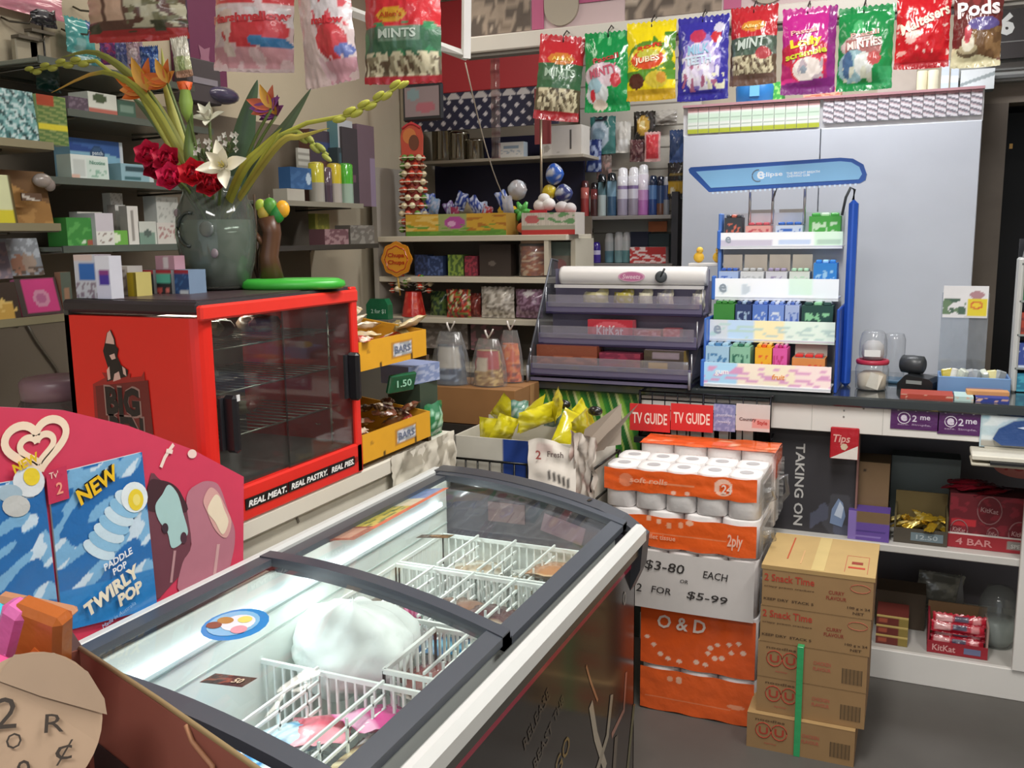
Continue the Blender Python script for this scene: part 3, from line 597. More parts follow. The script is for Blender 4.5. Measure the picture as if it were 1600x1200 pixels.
# ================= counter =================
CY = 3.18; CT = .965; CW = C8('e2dfda')
cx0, cx1 = -1.315, 1.15
t = thing('shop_counter', 'white shop counter with a dark top edge and open shelves below', 'counter', (0, CY, 0))
MB('gloss').box(((cx0+cx1)/2, .29, CT-.0175), (cx1-cx0, .62, .035), C8('34393a'), bev=.006).build('counter_top', t, label='dark grey counter top')
ux0 = -.885
m = MB('paint')
m.box(((ux0+cx1)/2, .009, .885), (cx1-ux0, .018, .09), CW, bev=.002); m.box(((ux0+cx1)/2, .02, .052), (cx1-ux0, .02, .104), CW, bev=.002)
m.box((.365, .012, .47), (.05, .024, .73), CW, bev=.002); m.box((cx1-.02, .28, .47), (.04, .56, .92), CW)
for x in (-.62, -.30, -.08): m.box((x, -.0005, .885), (.0015, .001, .088), C8('b5b2ac'))
for x, z in ((-.2, .915), (-.2, .895), (-.14, .925)): m.ball((x, -.0005, z), .003, C8('8d8a85'))
m.build('front_frame', t)
MB('paint').box(((ux0+cx1)/2, .29, .458), (cx1-ux0-.04, .55, .026), C8('cfccc6'), bev=.003).build('shelf', t, label='white middle shelf under the counter top')
MB('paint').box(((ux0+cx1)/2, .29, .092), (cx1-ux0-.04, .55, .022), C8('bdbab4'), bev=.003).build('shelf', t, label='low white shelf at the bottom')
MB('paint').box(((ux0+cx1)/2, .56, .47), (cx1-ux0, .02, .9), C8('6a666c')).build('back_panel', t)
m = MB('paint').box(((cx0+ux0)/2, .30, .465), (ux0-cx0, .56, .93), C8('4f564f'), bev=.003); m.build('end_cabinet', t)
# leaf-green striped print on the end cabinet
def stripe(u, v):
    k = u*1.0-.45*(1-v); f = (k*5.2) % 1; g = noise.noise(Vector((k*14, .5, 2)))
    if f < .10: return C8('dfe6a8')
    if f < .30: return C8('8fc04a') if g > 0 else C8('6fae3e')
    if f < .62: return C8('3f8f38') if g > -.2 else C8('2f7a34')
    if f < .70: return C8('b5cf6a')
    return C8('2c6e33')
q = MB('film').grid(lambda u, v: (-.21+u*.42, -.004-.003*math.sin(u*19), .28+v*.655), 130, 60, stripe)
q.build('leaf_print_panel', None, (-1.10, CY+.012, 0), 0, 'bright green leaf-striped print covering the left end of the counter', 'panel')
# purple prepaid stickers on the counter front
def px_c(px, py): q = ony(px, py, CY-.001); return q[0], q[2]
for r, lab in (((1393, 627, 1466, 674), 'left one of two purple prepaid phone stickers on the counter front'), ((1467, 630, 1537, 682), 'right one of two purple prepaid phone stickers on the counter front')):
    a, b = px_c(r[0], r[1]); c_, d_ = px_c(r[2], r[3]); w = c_-a; h = b-d_
    m = MB('film').box((0, 0, h/2), (w, .002, h), C8('55255f'))
    m.text('prepay', (-.0, -.0016, h*.76), h*.15, C8('d9cfe0'), None, w=w*.72); m.text('e', (-w*.22, -.0016, h*.42), h*.24, C8('d9cfe0'), None, bold=.05); m.tube([(-w*.22+.13*w*math.cos(a_), -.0012, h*.42+.13*w*math.sin(a_)) for a_ in [i*2*math.pi/14 for i in range(15)]], .0018, C8('d9cfe0'))
    m.text('2', (.0, -.0016, h*.42), h*.24, C8('d9cfe0'), None); m.text('me', (w*.22, -.0016, h*.45), h*.14, C8('d9cfe0'), None); m.text('safe. Simple.', (0, -.0016, h*.18), h*.09, C8('a98fb0'), None, w=w*.7)
    m.build('prepaid_sticker', None, ((a+c_)/2, CY-.0025, d_), 0, lab, 'sticker', 'purple prepaid stickers')
# leaflet holder sticking out at the right
def atY(px, py, Y): q = ony(px, py, Y); return q[0], q[2]
a = atY(1536, 640, CY-.07); b = atY(1640, 712, CY-.07)
m = MB('film').box((.13, .03, .065), (.26, .004, .13), C8('b5cdd6')); m.grid(lambda u, v: (.004+u*.25, .026, .004+v*.12), 30, 16, A('c3d8de', ('r', 0, .75, 1, 1, '9fc3d2'), ('n', 3, 0, 0, 1, 1, 3, .2, 'dfe9ea'), ('r', 0, 0, 1, .16, 'a9a59a')), None, None, False)
m.prism([(.035, .03), (.05, .062), (.09, .088), (.13, .094), (.20, .075), (.255, .06), (.255, .015), (.06, .012)][::-1], .008, .022, C8('2f4d86')); m.prism([(.10, .07), (.15, .082), (.22, .066), (.20, .05)][::-1], .006, .009, C8('c3d2ea'))
m.build('blue_car_display_card', None, (a[0], CY-.035, b[1]), 0, 'card with a blue car picture clipped to the counter edge at right', 'card')
m = MB('paint').box((.14, .02, .0), (.30, .13, .016), C8('d9d5c6'), bev=.003); m.box((.14, .015, -.022), (.30, .11, .010), C8('c9c4b2'), bev=.003); m.box((.09, -.035, -.011), (.10, .05, .008), C8('1b1b1d')); m.box((.16, .07, -.01), (.26, .02, .05), C8('bdb9ac')); 
m.build('projecting_ledge', None, (a[0]-.015, CY-.075, b[1]-.012), 0, 'short cream ledge projecting from the counter front at the right edge', 'ledge')
a = atY(1562, 722, CY-.02); m = MB('card'); m.lathe([(.001, -.003, C8('9d6058')), (.085, -.003, C8('a8645c')), (.085, .0), (.001, .0)], 28, C8('a8645c'), None, Matrix.Translation((.07, 0, -.015)) @ Matrix.Rotation(math.pi/2, 4, 'X') @ Matrix.Diagonal((1, .42, 1, 1)))
m.text('red', (.06, -.0045, -.012), .03, C8('8e2a28'), None, w=.09, shear=.2); m.build('oval_card', None, (a[0], CY-.006, a[1]), 0, 'dull red oval card hanging under the cream ledge', 'card')

# ---------------- things under the counter ----------------
SH = .472
xL = lambda px, Y: ony(px, 780, Y)[0]
m = printbox(.285, .04, .36, A('3a383c', ('n', 3, 0, 0, 1, .4, 6, .25, '4a4a50'), ('n', 4, .5, 0, 1, .5, 2, .2, '56596a')), '333035', texts=[('TAKING ON', .36, .46, .085, 'c9c7c4', 1.02, -math.pi/2)]); m2_ = []
m.add([(x*1.0+.085, -.0215, z) for x, z in ((-.02, .04), (.02, .03), (.03, .07), (.02, .115), (.005, .13), (-.015, .09))], [(0, 1, 2, 3, 4, 5)], C8('7f93b4')); m.add([(x+.09, -.022, z) for x, z in ((-.012, .07), (.012, .06), (.018, .10), (.005, .12))], [(0, 1, 2, 3)], C8('c9d5e6'))
m.box((.1465, -.005, .18), (.006, .05, .36), C8('8c6660'))
m.build('poster_board', None, (ony(1268, 750, CY+.06)[0], CY+.08, SH-.002), 0, 'dark board reading TAKING ON leaning under the counter', 'poster')
a = atY(1296, 716, CY-.012); b = atY(1343, 670, CY-.012)
m = MB('film').box(((b[0]-a[0])/2, .0, (b[1]-a[1])/2), (b[0]-a[0], .012, b[1]-a[1]), C8('b5202c'), bev=.003); w = b[0]-a[0]; h = b[1]-a[1]
m.add([(0.002, -.007, .002), (w-.002, -.007, .002), (w-.002, -.007, h*.45)], [(0, 1, 2)], C8('e6dfd8')); m.text('Tips', (w*.4, -.0075, h*.62), h*.32, C8('e6a9a0'), None, w=w*.6, shear=.2); m.add([(w*.5+.012*math.cos(i), -.007, h*.4+.012*math.sin(i)) for i in range(6)], [(0, 1, 2, 3, 4, 5)], C8('d9c3a8'))
m.build('filter_packet', None, (a[0], CY-.0065, a[1]), 0, 'small red and white packet stuck under the counter fascia', 'packet')
m = MB('paint').box((0, 0, .165), (.006, .02, .33), C8('a6786a')); m.build('divider_post', None, (ony(1321, 760, CY+.05)[0]+.008, CY+.14, SH), 0, 'thin pinkish upright behind the TAKING ON board', 'post')
pkY('carton', 'plain brown carton standing next to the dark board under the counter', 'carton', (1324, 722, 1388, 830), CY+.12, .14, A('7d6446', ('e', .4, .88, .05, .02, '3d3024')), SH, '6f5a40')
pkY('chocolate_box', 'purple open chocolate box on the shelf under the counter', 'box', (1325, 800, 1390, 828), CY+.03, .08, A('6a4fa0', ('r', .2, .6, 1, 1, '7d6446'), ('r', .0, 0, .2, 1, '8f78c0'), ('r', .2, .28, .9, .36, '4a3780'), ('r', .2, .12, .8, .18, '9a86c8')), SH, '5f4796')
q = pkY('glass_tank', 'dull grey-green box behind the gold wrapped bars', 'box', (1392, 715, 1500, 760), CY+.34, .1, A('6f7876'), SH, '6a7371')
t = thing('chocolate_tray', 'open brown tray of gold-wrapped bars on the middle shelf', 'tray', (ony(1438, 835, CY+.05)[0], CY+.13, SH)); w = ony(1480, 800, CY+.05)[0]-ony(1395, 800, CY+.05)[0]
m = MB('card').box((0, .07, .07), (w, .006, .14), C8('6f5f38')); m.box((0, -.075, .025), (w, .006, .05), C8('4c453a')); m.box((0, 0, .003), (w, .15, .006), C8('5c5038'))
for s in (-1, 1): m.box((s*(w/2-.003), 0, .05), (.006, .15, .1), C8('5c5236'))
m.box((.02, -.0785, .025), (w*.6, .001, .028), C8('6f7f86')); m.text('12.50', (.02, -.08, .025), .016, C8('aab4b8'), None, w=w*.4); m.build('tray', t)
for i in range(12):
    m = bag(.03, .09, .009, A('c9a432', ('n', 6, 0, 0, 1, 1, i, .1, 'f0dc8a')), nx=6, nz=8, mat='foil')
    m.build('chocolate_bar', None, (t.location.x-w*.32+w*.64*(i % 4)/3, t.location.y-.05+.04*(i//4), SH+.085-.01*(i % 3)), (1.1+.2*(i % 2), .3*(i % 3-1), .4*i), 'small gold-foil bar in the brown tray under the counter', 'chocolate', 'gold-wrapped bars under the counter')
# red wafer bars: printed carton and a front tray
kx0, kx1 = ony(1483, 820, CY+.06)[0], ony(1625, 830, CY+.06)[0]
t = thing('wafer_box', 'large maroon box of red wafer bars under the counter, right end', 'box', ((kx0+kx1)/2, CY+.16, SH)); w = kx1-kx0
m = printbox(w, .14, .175, A('6d1823', ('n', 9, 0, .1, 1, 1, 3, .2, '8a2230'), ('r', 0, .0, 1, .1, '4a1018'), ('r', .02, .38, .3, .5, 'c22a34')), '4a1219')
for u, v, rr in ((.45, .72, .22), (.8, .32, .2), (.12, .3, .16), (.5, .28, .1)):
    m.tube([((u-.5)*w+rr*w*.62*math.cos(a), -.0705, v*.175+rr*.11*math.sin(a)*1.9) for a in [i*2*math.pi/18 for i in range(19)]], .0022, C8('9a6a6c'))
    m.text('KitKat', ((u-.5)*w, -.072, v*.175), .016, C8('b58a8a'), None, w=rr*w*.9, rot=-.1)
m.build('carton', t)
m = printbox(w+.01, .02, .045, A('a02630', ('r', .66, .25, .97, .8, '8e8a84')), '7d1c26', 'e2d9d4', texts=[('4 BAR', .3, .5, .5, 'd08a8a', .4), ('SPECIAL', .815, .5, .3, 'c9c6c0', .24)]); m.build('front_tray', t, (0, -.085, 0))
for i in range(5):
    bag(.05, .12, .010, A('6f1622', ('e', .5, .5, .32, .22, 'b07a7c'), ('r', .3, .4, .7, .6, '6f1622')), nx=8, nz=10).build('wafer_bar', None, (kx0+.09+(w-.17)*((i*3) % 5)/4, CY+.13+.02*(i % 3), SH+.200-.006*(i % 2)), (1.35+.08*(i % 3), .1*(i % 2), math.pi/2+.15*(i % 5-2)), 'red wafer bar lying on the big maroon box under the counter', 'chocolate', 'loose red wafer bars')
# bottom shelf
BS = .104
def stackbox(px0, px1, Y, d, n, h, cols, nm, lab, grp, texts):
    x0, x1 = ony(px0, 1000, Y)[0], ony(px1, 1000, Y)[0]
    for i in range(n):
        printbox(x1-x0, d, h, A(*cols), cols[0], texts=texts).build(nm, None, ((x0+x1)/2, Y+d/2, BS+i*h*1.02), 0, lab[i], 'box', grp)
stackbox(1368, 1418, CY+.06, .12, 3, .034, ('6a2a22', ('r', 0, .8, 1, 1, 'c9b06a'), ('r', .72, 0, 1, .8, '8d7a3c'), ('r', .05, .25, .35, .6, 'a8543c')), 'snack_box', ['lowest of three flat dark red and gold boxes on the bottom shelf', 'middle one of three flat dark red and gold boxes on the bottom shelf', 'top one of three flat dark red and gold boxes on the bottom shelf'], 'flat boxes on the bottom shelf', [])
pkY('carton', 'dark brown carton behind the flat dark red boxes on the bottom shelf', 'carton', (1367, 925, 1445, 1000), CY+.22, .12, '4f4132', BS)
x0, x1 = ony(1449, 1000, CY+.05)[0], ony(1545, 1000, CY+.05)[0]
t = thing('wafer_case', 'open red case of wafer bars on the bottom shelf', 'box', ((x0+x1)/2, CY+.12, BS)); w = x1-x0
m = MB('card').box((0, .066, .065), (w, .006, .13), C8('7d5f40')); m.box((-w/2+.003, 0, .05), (.006, .13, .12), C8('8e2030')); m.box((w/2-.003, 0, .05), (.006, .13, .12), C8('a58a80')); m.box((0, 0, .003), (w, .13, .006), C8('6f1a22')); m.box((0, -.066, .02), (w, .006, .04), C8('97202c'))
m.text('KitKat', (-.04, -.07, .02), .022, C8('d59a98'), None, w=.07); m.box((.045, -.0695, .02), (.05, .001, .02), C8('6a6f90')); m.build('case', t)
for i in range(4):
    bag(.165, .036, .011, A('b51f32', ('r', .04, .2, .36, .8, 'd8a0a0'), ('r', .42, .3, .68, .75, '4a4358'), ('r', .76, .25, .92, .75, 'd88a8c')), nx=26, nz=8, seed=i).build('wafer_bar', None, (t.location.x+.004*(i % 2), t.location.y-.02+.012*(i % 2), BS+.046+.025*i), (-.25, 0, .02*(i-1)), 'red wafer bar stacked inside the red case on the bottom shelf', 'chocolate', 'wafer bars in the red case')
m = MB('cello').lathe([(.05, 0), (.062, .03), (.066, .1), (.058, .16), (.04, .2), (.001, .21)], 18, C8('e4e8e6')); m.lathe([(.04, .004), (.054, .03), (.056, .09), (.001, .092)], 16, C8('a3a9a6'), 'plastic'); m.build('plastic_tub', None, (ony(1562, 1000, CY+.2)[0]-.01, CY+.2, BS), 0, 'pale grey plastic tub at the right end of the bottom shelf', 'tub')
m = bag(.16, .15, .03, A('77766e', ('n', 5, 0, 0, 1, 1, 2, .1, '8f8e84')), seed=4); m.build('paper_bag', None, (ony(1470, 940, CY+.4)[0], CY+.42, BS+.152), (0, .1, .2), 'crumpled grey paper bag behind the red case', 'bag')
m = MB('card').prism([(-.02, 0), (.03, 0), (.005, .2)], -.004, .004, C8('6f6d6b')); m.build('paper_cone', None, (ony(1500, 900, CY+.3)[0], CY+.3, BS), 0, 'grey paper peak behind the red case of wafers', 'paper')

# ---------------- cartons with the green strap ----------------
KR = '9d7c54'
cxx, cyy2 = -.222, 2.77
zz = 0; offs = [(-.022, -.02), (0, 0), (0, 0), (.004, .0), (.006, .0)]
labs = ['lowest brown snack carton in the strapped stack on the floor', 'second brown snack carton from the floor in the stack', 'third brown snack carton from the floor, at the strap end', 'fourth brown carton from the floor with red script print', 'fifth brown carton from the floor with red script print']
for i in range(5):
    h = .109
    if i < 3: tx = [('noodles', .22, .86, .07, '5f4630', .28), ('U', .16, .55, .22, 'b0402f', .09), ('U', .31, .55, .22, 'b0402f', .09), ('spicy', .23, .2, .06, 'b5604c', .12), ('CHICKEN', .60, .62, .10, 'b5604c', .16), ('FLAVOUR', .60, .46, .10, 'b5604c', .16)]
    else: tx = [('2 Snack Time', .25, .80, .2, 'b5412f', .46), ('crispy prawn crackers', .25, .55, .06, '5f4630', .46), ('KEEP DRY  STACK 5', .25, .2, .07, '4f3a28', .46), ('CURRY', .68, .6, .1, '8e3a2c', .14), ('FLAVOUR', .68, .45, .1, '8e3a2c', .18), ('100 g x 24', .88, .25, .08, '4f3a28', .2), ('NET', .88, .12, .07, '4f3a28', .1)]
    m = printbox(.298, .31, h-.001, A(KR, ('r', 0, .965, 1, 1, '7d6040')), '947350', 'a98a5c', texts=tx, mat='kraft')
    if i < 3:
        m.tube([(-.102+.022*math.cos(a), -.1555, .06+.024*math.sin(a)) for a in [k*2*math.pi/12 for k in range(13)]], .0015, C8('b0402f')); m.tube([(-.057+.022*math.cos(a), -.1555, .06+.024*math.sin(a)) for a in [k*2*math.pi/12 for k in range(13)]], .0015, C8('b0402f'))
        for k in range(16): m.box((.085+.0034*k, -.1556, .042), (.0012+.0012*((k*7) % 3 == 0), .001, .045), C8('54432f'))
    else: m.tube([(.115+.026*math.cos(a), -.1555, .085+.012*math.sin(a)) for a in [k*2*math.pi/14 for k in range(15)]], .001, C8('b5604c'))
    m.build('snack_carton', None, (cxx+offs[i][0], cyy2+offs[i][1], zz), 0, labs[i], 'carton', 'brown snack cartons in a stack'); zz += h
m = printbox(.305, .31, .012, A('b0905e'), 'a58455', 'b89b66', mat='kraft')
for x, y, w_, h_, c in ((.0, 0, .035, .3, 'c4ad74'), (-.09, .02, .004, .2, 'b5502f'), (-.05, -.05, .004, .12, 'c9a070')): m.box((x, y, .0125), (w_, h_, .001), C8(c))
for x, y in ((.07, -.10), (.13, -.10)): m.box((x, y+.04, .0125), (.0015, .14, .001), C8('b5604c'))
m.box((.1, .01, .0125), (.06, .0015, .001), C8('b5604c')); m.box((.1, -.05, .0126), (.03, .02, .001), C8('8e3a2c')); m.box((.1, -.09, .0126), (.045, .012, .001), C8('b5412f'))
m.build('taped_lid', None, (cxx+.006, cyy2, zz), 0, 'taped tan lid flaps on top of the brown snack carton stack', 'lid')  # the lid of the stack's top carton
m = MB('film').box((0, 0, .168), (.018, .003, .336), C8('35a566'), bev=.001); m.box((0, .010, .335), (.018, .02, .002), C8('35a566')); m.build('packing_strap', None, (cxx-.028, cyy2-.178, 0), 0, 'green plastic strap up the front of the lower cartons', 'strap')

# ---------------- toilet paper ----------------
OR = 'f0662a'
def roll_pack(w, d, h, band, label, loc, rows=1, art=None, rot=0, rolls_top=True, texts=()):
    t = thing('toilet_roll_pack', label, 'toilet paper', loc, rot, 'packs of toilet rolls in a stack')
    nr = max(2, round(w/.105)); ndp = max(2, round(d/.105)); r = w/nr/2; ry = d/ndp/2; m = MB('frost')
    for i in range(nr):
        for j in range(ndp):
            x = -w/2+r*(2*i+1); y = -d/2+ry*(2*j+1)
            m.lathe([(r*.95, 0), (r*.995, .004), (r*.995, h-.005), (r*.955, h), (.03, h)], 28, C8('ece8e6'), None, Matrix.Translation((x, y, 0)), ry/r, 3.6); m.add([(x+.021*math.cos(k_*math.pi/8), y+.021*math.sin(k_*math.pi/8), h+.0008) for k_ in range(16)], [tuple(range(16))], C8('b5b3b4'))
    m.build('toilet_rolls', t)
    if band:
        z0, z1 = band; q = MB('film')
        art_ = art or A(OR)
        q.grid(lambda u, v: (-w/2+u*w*.985, -d/2-.003-.002*noise.noise(Vector((u*8, v*3, z0))), z0+v*(z1-z0)+.002*math.sin(u*math.pi*2*nr+1.5)*(v in (0, 1))), 100, 48, art_)
        q.grid(lambda u, v: (w/2+.002, -d/2+u*d, z0+v*(z1-z0)), 4, 2, C8('e8855a') if art is None else C8('e9e4e0'))
        for s, u, v, hh, c, ww in texts: q.text(s, (-w/2+u*w, -d/2-.0065, z0+v*(z1-z0)), hh*(z1-z0), C8(c), None, w=ww*w, shear=.1)
        q.build('wrapper_band', t, label='orange printed band')
    q = MB('cello'); e = .004
    q.box((w/2+.008, 0, h*.5), (.006, d*.9, h*.7), (.97, .97, .97))
    q.tube([(w/2+.006, -d*.35, h*.65), (w/2+.03, -d*.30, h*.7), (w/2+.035, -d*.2, h*.45), (w/2+.01, -d*.1, h*.3)], .008, (.95, .95, .95))
    q.build('clear_wrap', t); return t
TX = -.625; TY = 2.68
dots = lambda seed: A(OR, ('e', .42, .75, .02, .07, 'f7b08a'), ('e', .5, .8, .02, .07, 'f7b08a'), ('r', .1, .45, .9, .47, 'f08a5c'))
roll_pack(.36, .22, .148, (.004, .142), 'lowest orange toilet roll pack of the stack, on the floor', (-.565, TY+.13, 0), art=A(OR, ('e', .35, .8, .03, .08, 'f9c0a0'), ('e', .27, .8, .025, .07, 'f7b08a'), ('r', .05, .3, .8, .33, 'f28f62'), ('e', .85, .4, .08, .05, 'f7a27a')))
def od(u, v):
    for cu, cv in ((.12, .35), (.18, .2), (.62, .45), (.68, .52), (.6, .35), (.72, .30), (.8, .42), (.86, .6), (.58, .14), (.5, .16), (.78, .56), (.9, .45), (.06, .48), (.35, .12), (.25, .14), (.66, .28)):
        if ((u-cu)/.022)**2+((v-cv)/.04)**2 < 1: return C8('fad0b8')
    return C8('ef6228')
roll_pack(.36, .22, .198, (.006, .190), 'orange toilet roll pack printed O&D, second from the floor', (-.565, TY+.13, .150), art=od, texts=[('O & D', .36, .80, .24, 'f7e3d6', .42)])
roll_pack(.37, .22, .180, None, 'plain white toilet roll pack behind the hand-written price card', (-.575, TY+.13, .350))
roll_pack(.46, .22, .122, (.008, .106), 'toilet roll pack with an orange front, just above the price card', (-.62, TY+.13, .532), art=A(OR, ('e', .42, .75, .02, .1, 'f7b08a'), ('e', .5, .8, .02, .1, 'f7b08a'), ('e', .35, .85, .02, .08, 'f9c0a0'), ('e', .56, .9, .025, .09, 'f9c0a0'), ('e', .28, .92, .02, .08, 'f9c0a0'), ('r', .2, .42, .8, .46, 'f08a5c')), texts=[('toilet tissue', .35, .35, .16, 'f9b592', .22), ('2ply', .85, .45, .5, 'f9c9b0', .1)])
roll_pack(.475, .23, .130, (.055, .124), 'uppermost front toilet roll pack with white roll tops showing', (-.63, TY+.135, .656), art=A('f1672c', ('e', .15, .5, .05, .3, 'f5926a'), ('e', .79, .55, .06, .38, 'f9c8b0'), ('e', .8, .5, .04, .22, 'f1672c'), ('r', .2, .42, .6, .5, 'f59468'), ('e', .47, .1, .02, .09, 'fac8b0'), ('e', .56, .12, .02, .09, 'fac8b0')), texts=[('soft rolls', .3, .55, .25, 'f9b998', .25), ('24', .8, .5, .4, 'fbe0d0', .07)])
t = roll_pack(.44, .13, .245, None, 'orange-topped toilet roll pack standing behind the uppermost pack', (-.60, 3.00, .565))
m = MB('film').grid(lambda u, v: (-.22+u*.44, -.075+v*.15, .249+.004*noise.noise(Vector((u*6, v*4, 2)))), 30, 10, A(OR, ('n', 8, 0, .1, 1, .7, 3, .3, 'f9b28a'))); m.grid(lambda u, v: (.222, -.07+u*.14, .16+v*.088), 3, 3, C8(OR)); m.build('wrapper_band', t, label='orange wrapper over the top')
MB('paint').box((0, 0, .28), (.40, .12, .56), C8('b5b0a8')).build('crate_plinth', None, (-.60, 3.0, 0), 0, 'plain pale plinth hidden behind the toilet roll stack', 'plinth')
# hand-written price card
m = MB('card').grid(lambda u, v: (-.19+u*.38, -.004*math.sin(u*3.1), v*.185), 10, 6, C8('d6d0cc'))
for s, x, z, h, w_ in (('$3-80', -.075, .135, .042, .15), ('EACH', .09, .128, .028, .09), ('OR', -.01, .098, .014, .03), ('2', -.16, .06, .032, .022), ('FOR', -.085, .06, .026, .075), ('$5-99', .065, .055, .034, .15)): m.text(s, (x*.94-.008, -.006, z+.004), h*.82, C8('35302e'), None, w=w_*.82, bold=.008, shear=.12, rot=-.035)
m.build('price_card', None, (-.585, TY-.0115, .352), 0, 'grey-white hand-written price card on the toilet roll stack', 'price card')

# ---------------- newspaper rack under the counter edge ----------------
t = thing('newspaper_rack', 'black wire newspaper rack hooked on the counter front', 'rack', (0, 0, 0)); K = C8('1d1d22'); Yr = 3.09
def rk(px, py, Y=Yr): q = ony(px, py, Y); return (q[0], Y, q[2])
m = MB('metal'); L0, R0, zt_, zb_ = rk(1000, 600)[0], rk(1205, 600)[0], .958, .80
for i in range(11):
    x = L0+(R0-L0)*i/10; m.tube([(x, Yr, zt_), (x, Yr, zb_)], .0022 if i not in (0, 5, 10) else .004, K)
for z in (zt_, .93, .895, zb_): m.tube([(L0, Yr, z), (R0, Yr, z)], .0028, K)
for x in (L0, R0): m.tube([(x, Yr, zt_), (x, CY-.004, zt_-.004)], .004, K); m.tube([(x, Yr, zb_), (x, CY-.004, zb_+.02)], .004, K)
m.box(((L0+R0)/2, Yr+.02, zb_-.012), (R0-L0+.03, .08, .02), K, 'plastic')
m.build('wire_frame', t)
def hcard(px0, px1, art, lab, texts, py=(632, 674)):
    a = rk(px0, (py[0]+py[1])/2, Yr-.012); b = rk(px1, (py[0]+py[1])/2, Yr-.012); z0 = rk((px0+px1)/2, py[1], Yr-.012)[2]; z1 = rk((px0+px1)/2, py[0], Yr-.012)[2]
    printbox(b[0]-a[0], .004, z1-z0, art, art(.01, .01), texts=texts).build('header_card', None, ((a[0]+b[0])/2, Yr-.010, z0), 0, lab, 'sign', 'header cards on the newspaper rack')
hcard(984, 1047, A('cf2a2c'), 'left one of two red TV GUIDE header cards on the wire rack', [('TV GUIDE', .5, .48, .42, 'f3dcd2', .86)])
hcard(1048, 1114, A('cf2a2c'), 'right one of two red TV GUIDE header cards on the wire rack', [('TV GUIDE', .5, .48, .42, 'f3dcd2', .86)])
hcard(1115, 1149, A('7d86b8', ('n', 8, 0, 0, 1, 1, 3, .1, '9aa2cc')), 'pale blue patterned header card on the wire rack', [('puzzles', .5, .6, .14, 'c9cfe8', .7), ('weekly', .5, .35, .14, 'c9cfe8', .6)])
hcard(1150, 1203, A('cfc9c6', ('r', .5, .15, 1, .45, 'd99a94')), 'light grey header card on the right of the wire rack', [('Country', .35, .42, .16, '5a3f40', .5), ('Style', .78, .32, .18, 'b8332f', .3)])
for px, c, lb in ((1062, 'b5493f', 'red-topped'), (1085, 'c9b23a', 'yellow-topped'), (1112, '3a4a8a', 'blue-topped'), (1130, 'a9b0c8', 'grey-topped'), (1165, 'd8d4cc', 'white-topped')):
    a = rk(px, 630, Yr+.03); printbox(.055, .006, .10, A('d8d3c8', ('r', 0, .7, 1, 1, c), ('n', 9, 0, .7, 1, 1, 3, .2, 'efe9dc')), 'cfc9be').build('magazine', None, (a[0], Yr+.03, .80), 0, lb+' magazine standing in the wire newspaper rack', 'magazine', 'magazines in the wire rack')

# ---------------- purple chocolate rack ----------------
PU = C8('6f6984'); X0, X1 = -1.30, -.70
t = thing('chocolate_rack', 'dark purple stepped chocolate rack with a white header roll on the counter', 'display rack', (0, 0, CT)); cxr = (X0+X1)/2; wr = X1-X0
levels = [(3.15, .02), (3.23, .125), (3.31, .235), (3.39, .335)]
m = MB('plastic')
for i, (y, z) in enumerate(levels[:3]):
    dpt = .16
    m.box((cxr, y+dpt/2, z+.004), (wr, dpt, .008), PU, bev=.002); m.box((cxr, y, z+.022), (wr, .006, .044), C8('67617c'), bev=.002); m.box((cxr, y-.003, z+.004), (wr, .008, .010), C8('2a2342'), bev=.002)
    m.box((cxr, y+.155, z+.06), (wr, .006, .12), C8('8a8698'))
m.box((cxr, 3.42, .2), (wr, .01, .40), C8('7a758c')); m.box((cxr, 3.30, .006), (wr, .30, .012), PU)
m.build('stepped_tray', t)
for i, (y, z) in enumerate(levels[:3]):
    MB('smoke').box((cxr, y-.006, z+.05), (wr-.02, .003, .045), C8('e4e2ea')).build('clear_lip', t)
for s, x in ((-1, X0), (1, X1)):
    m = MB('smoke'); hh = 1 if s < 0 else .45; m.add([(x, y, z*hh) for y, z in ((3.13, .0), (3.44, 0), (3.44, .43), (3.37, .44), (3.12, .06))], [(0, 1, 2, 3, 4)], C8('9a9fa8'))
    if s < 0: m.tube([(x, 3.12, .06), (x, 3.37, .44), (x, 3.44, .43)], .004, C8('5a5c64'), 'plastic')
    m.tube([(x, 3.12, .0), (x, 3.12, .06)], .005, C8('8f929a'), 'plastic')
    for y, z in levels[:3]: m.tube([(x, y, z), (x, y, z+.10)], .003, C8('b5b6ba'), 'metal')
    m.build('side_panel', t)
m = MB('plastic'); m.lathe([(.034, X0+.03), (.036, X0+.04), (.036, X1-.012), (.034, X1-.002)], 24, C8('e9e6e3'), None, Matrix.Translation((0, 3.405, .375)) @ Matrix.Rotation(math.pi/2, 4, 'Y')); m.box((cxr, 3.38, .335), (wr-.02, .012, .012), C8('d5d2d0'))
ov = [(cxr+.02+.052*math.cos(a), 3.367, .374+.019*math.sin(a)) for a in [-i*2*math.pi/20 for i in range(20)]]; m.add(ov, [tuple(range(20))][::1], C8('d8a3bd')); m.add([(cxr+.02+(p[0]-cxr-.02)*.86, 3.366, .374+(p[2]-.374)*.8) for p in ov], [tuple(range(20))], C8('c2739c')); m.text('Sweets', (cxr+.02, 3.365, .374), .018, C8('e6c4d4'), None, w=.07, shear=.2)
m.build('header_roll', t, label='white header roll with a pink oval')
m = MB('plastic').lathe([(.02, 0), (.022, .004), (.022, .012), (.014, .016), (.001, .017)], 18, C8('4a4f52'), None, Matrix.Translation((cxr+.135, 3.366, .374)) @ Matrix.Rotation(math.pi/2, 4, 'X')); m.tube([(cxr+.135, 3.352, .374), (cxr+.150, 3.35, .405)], .004, C8('2f3335')); m.build('knob', t)
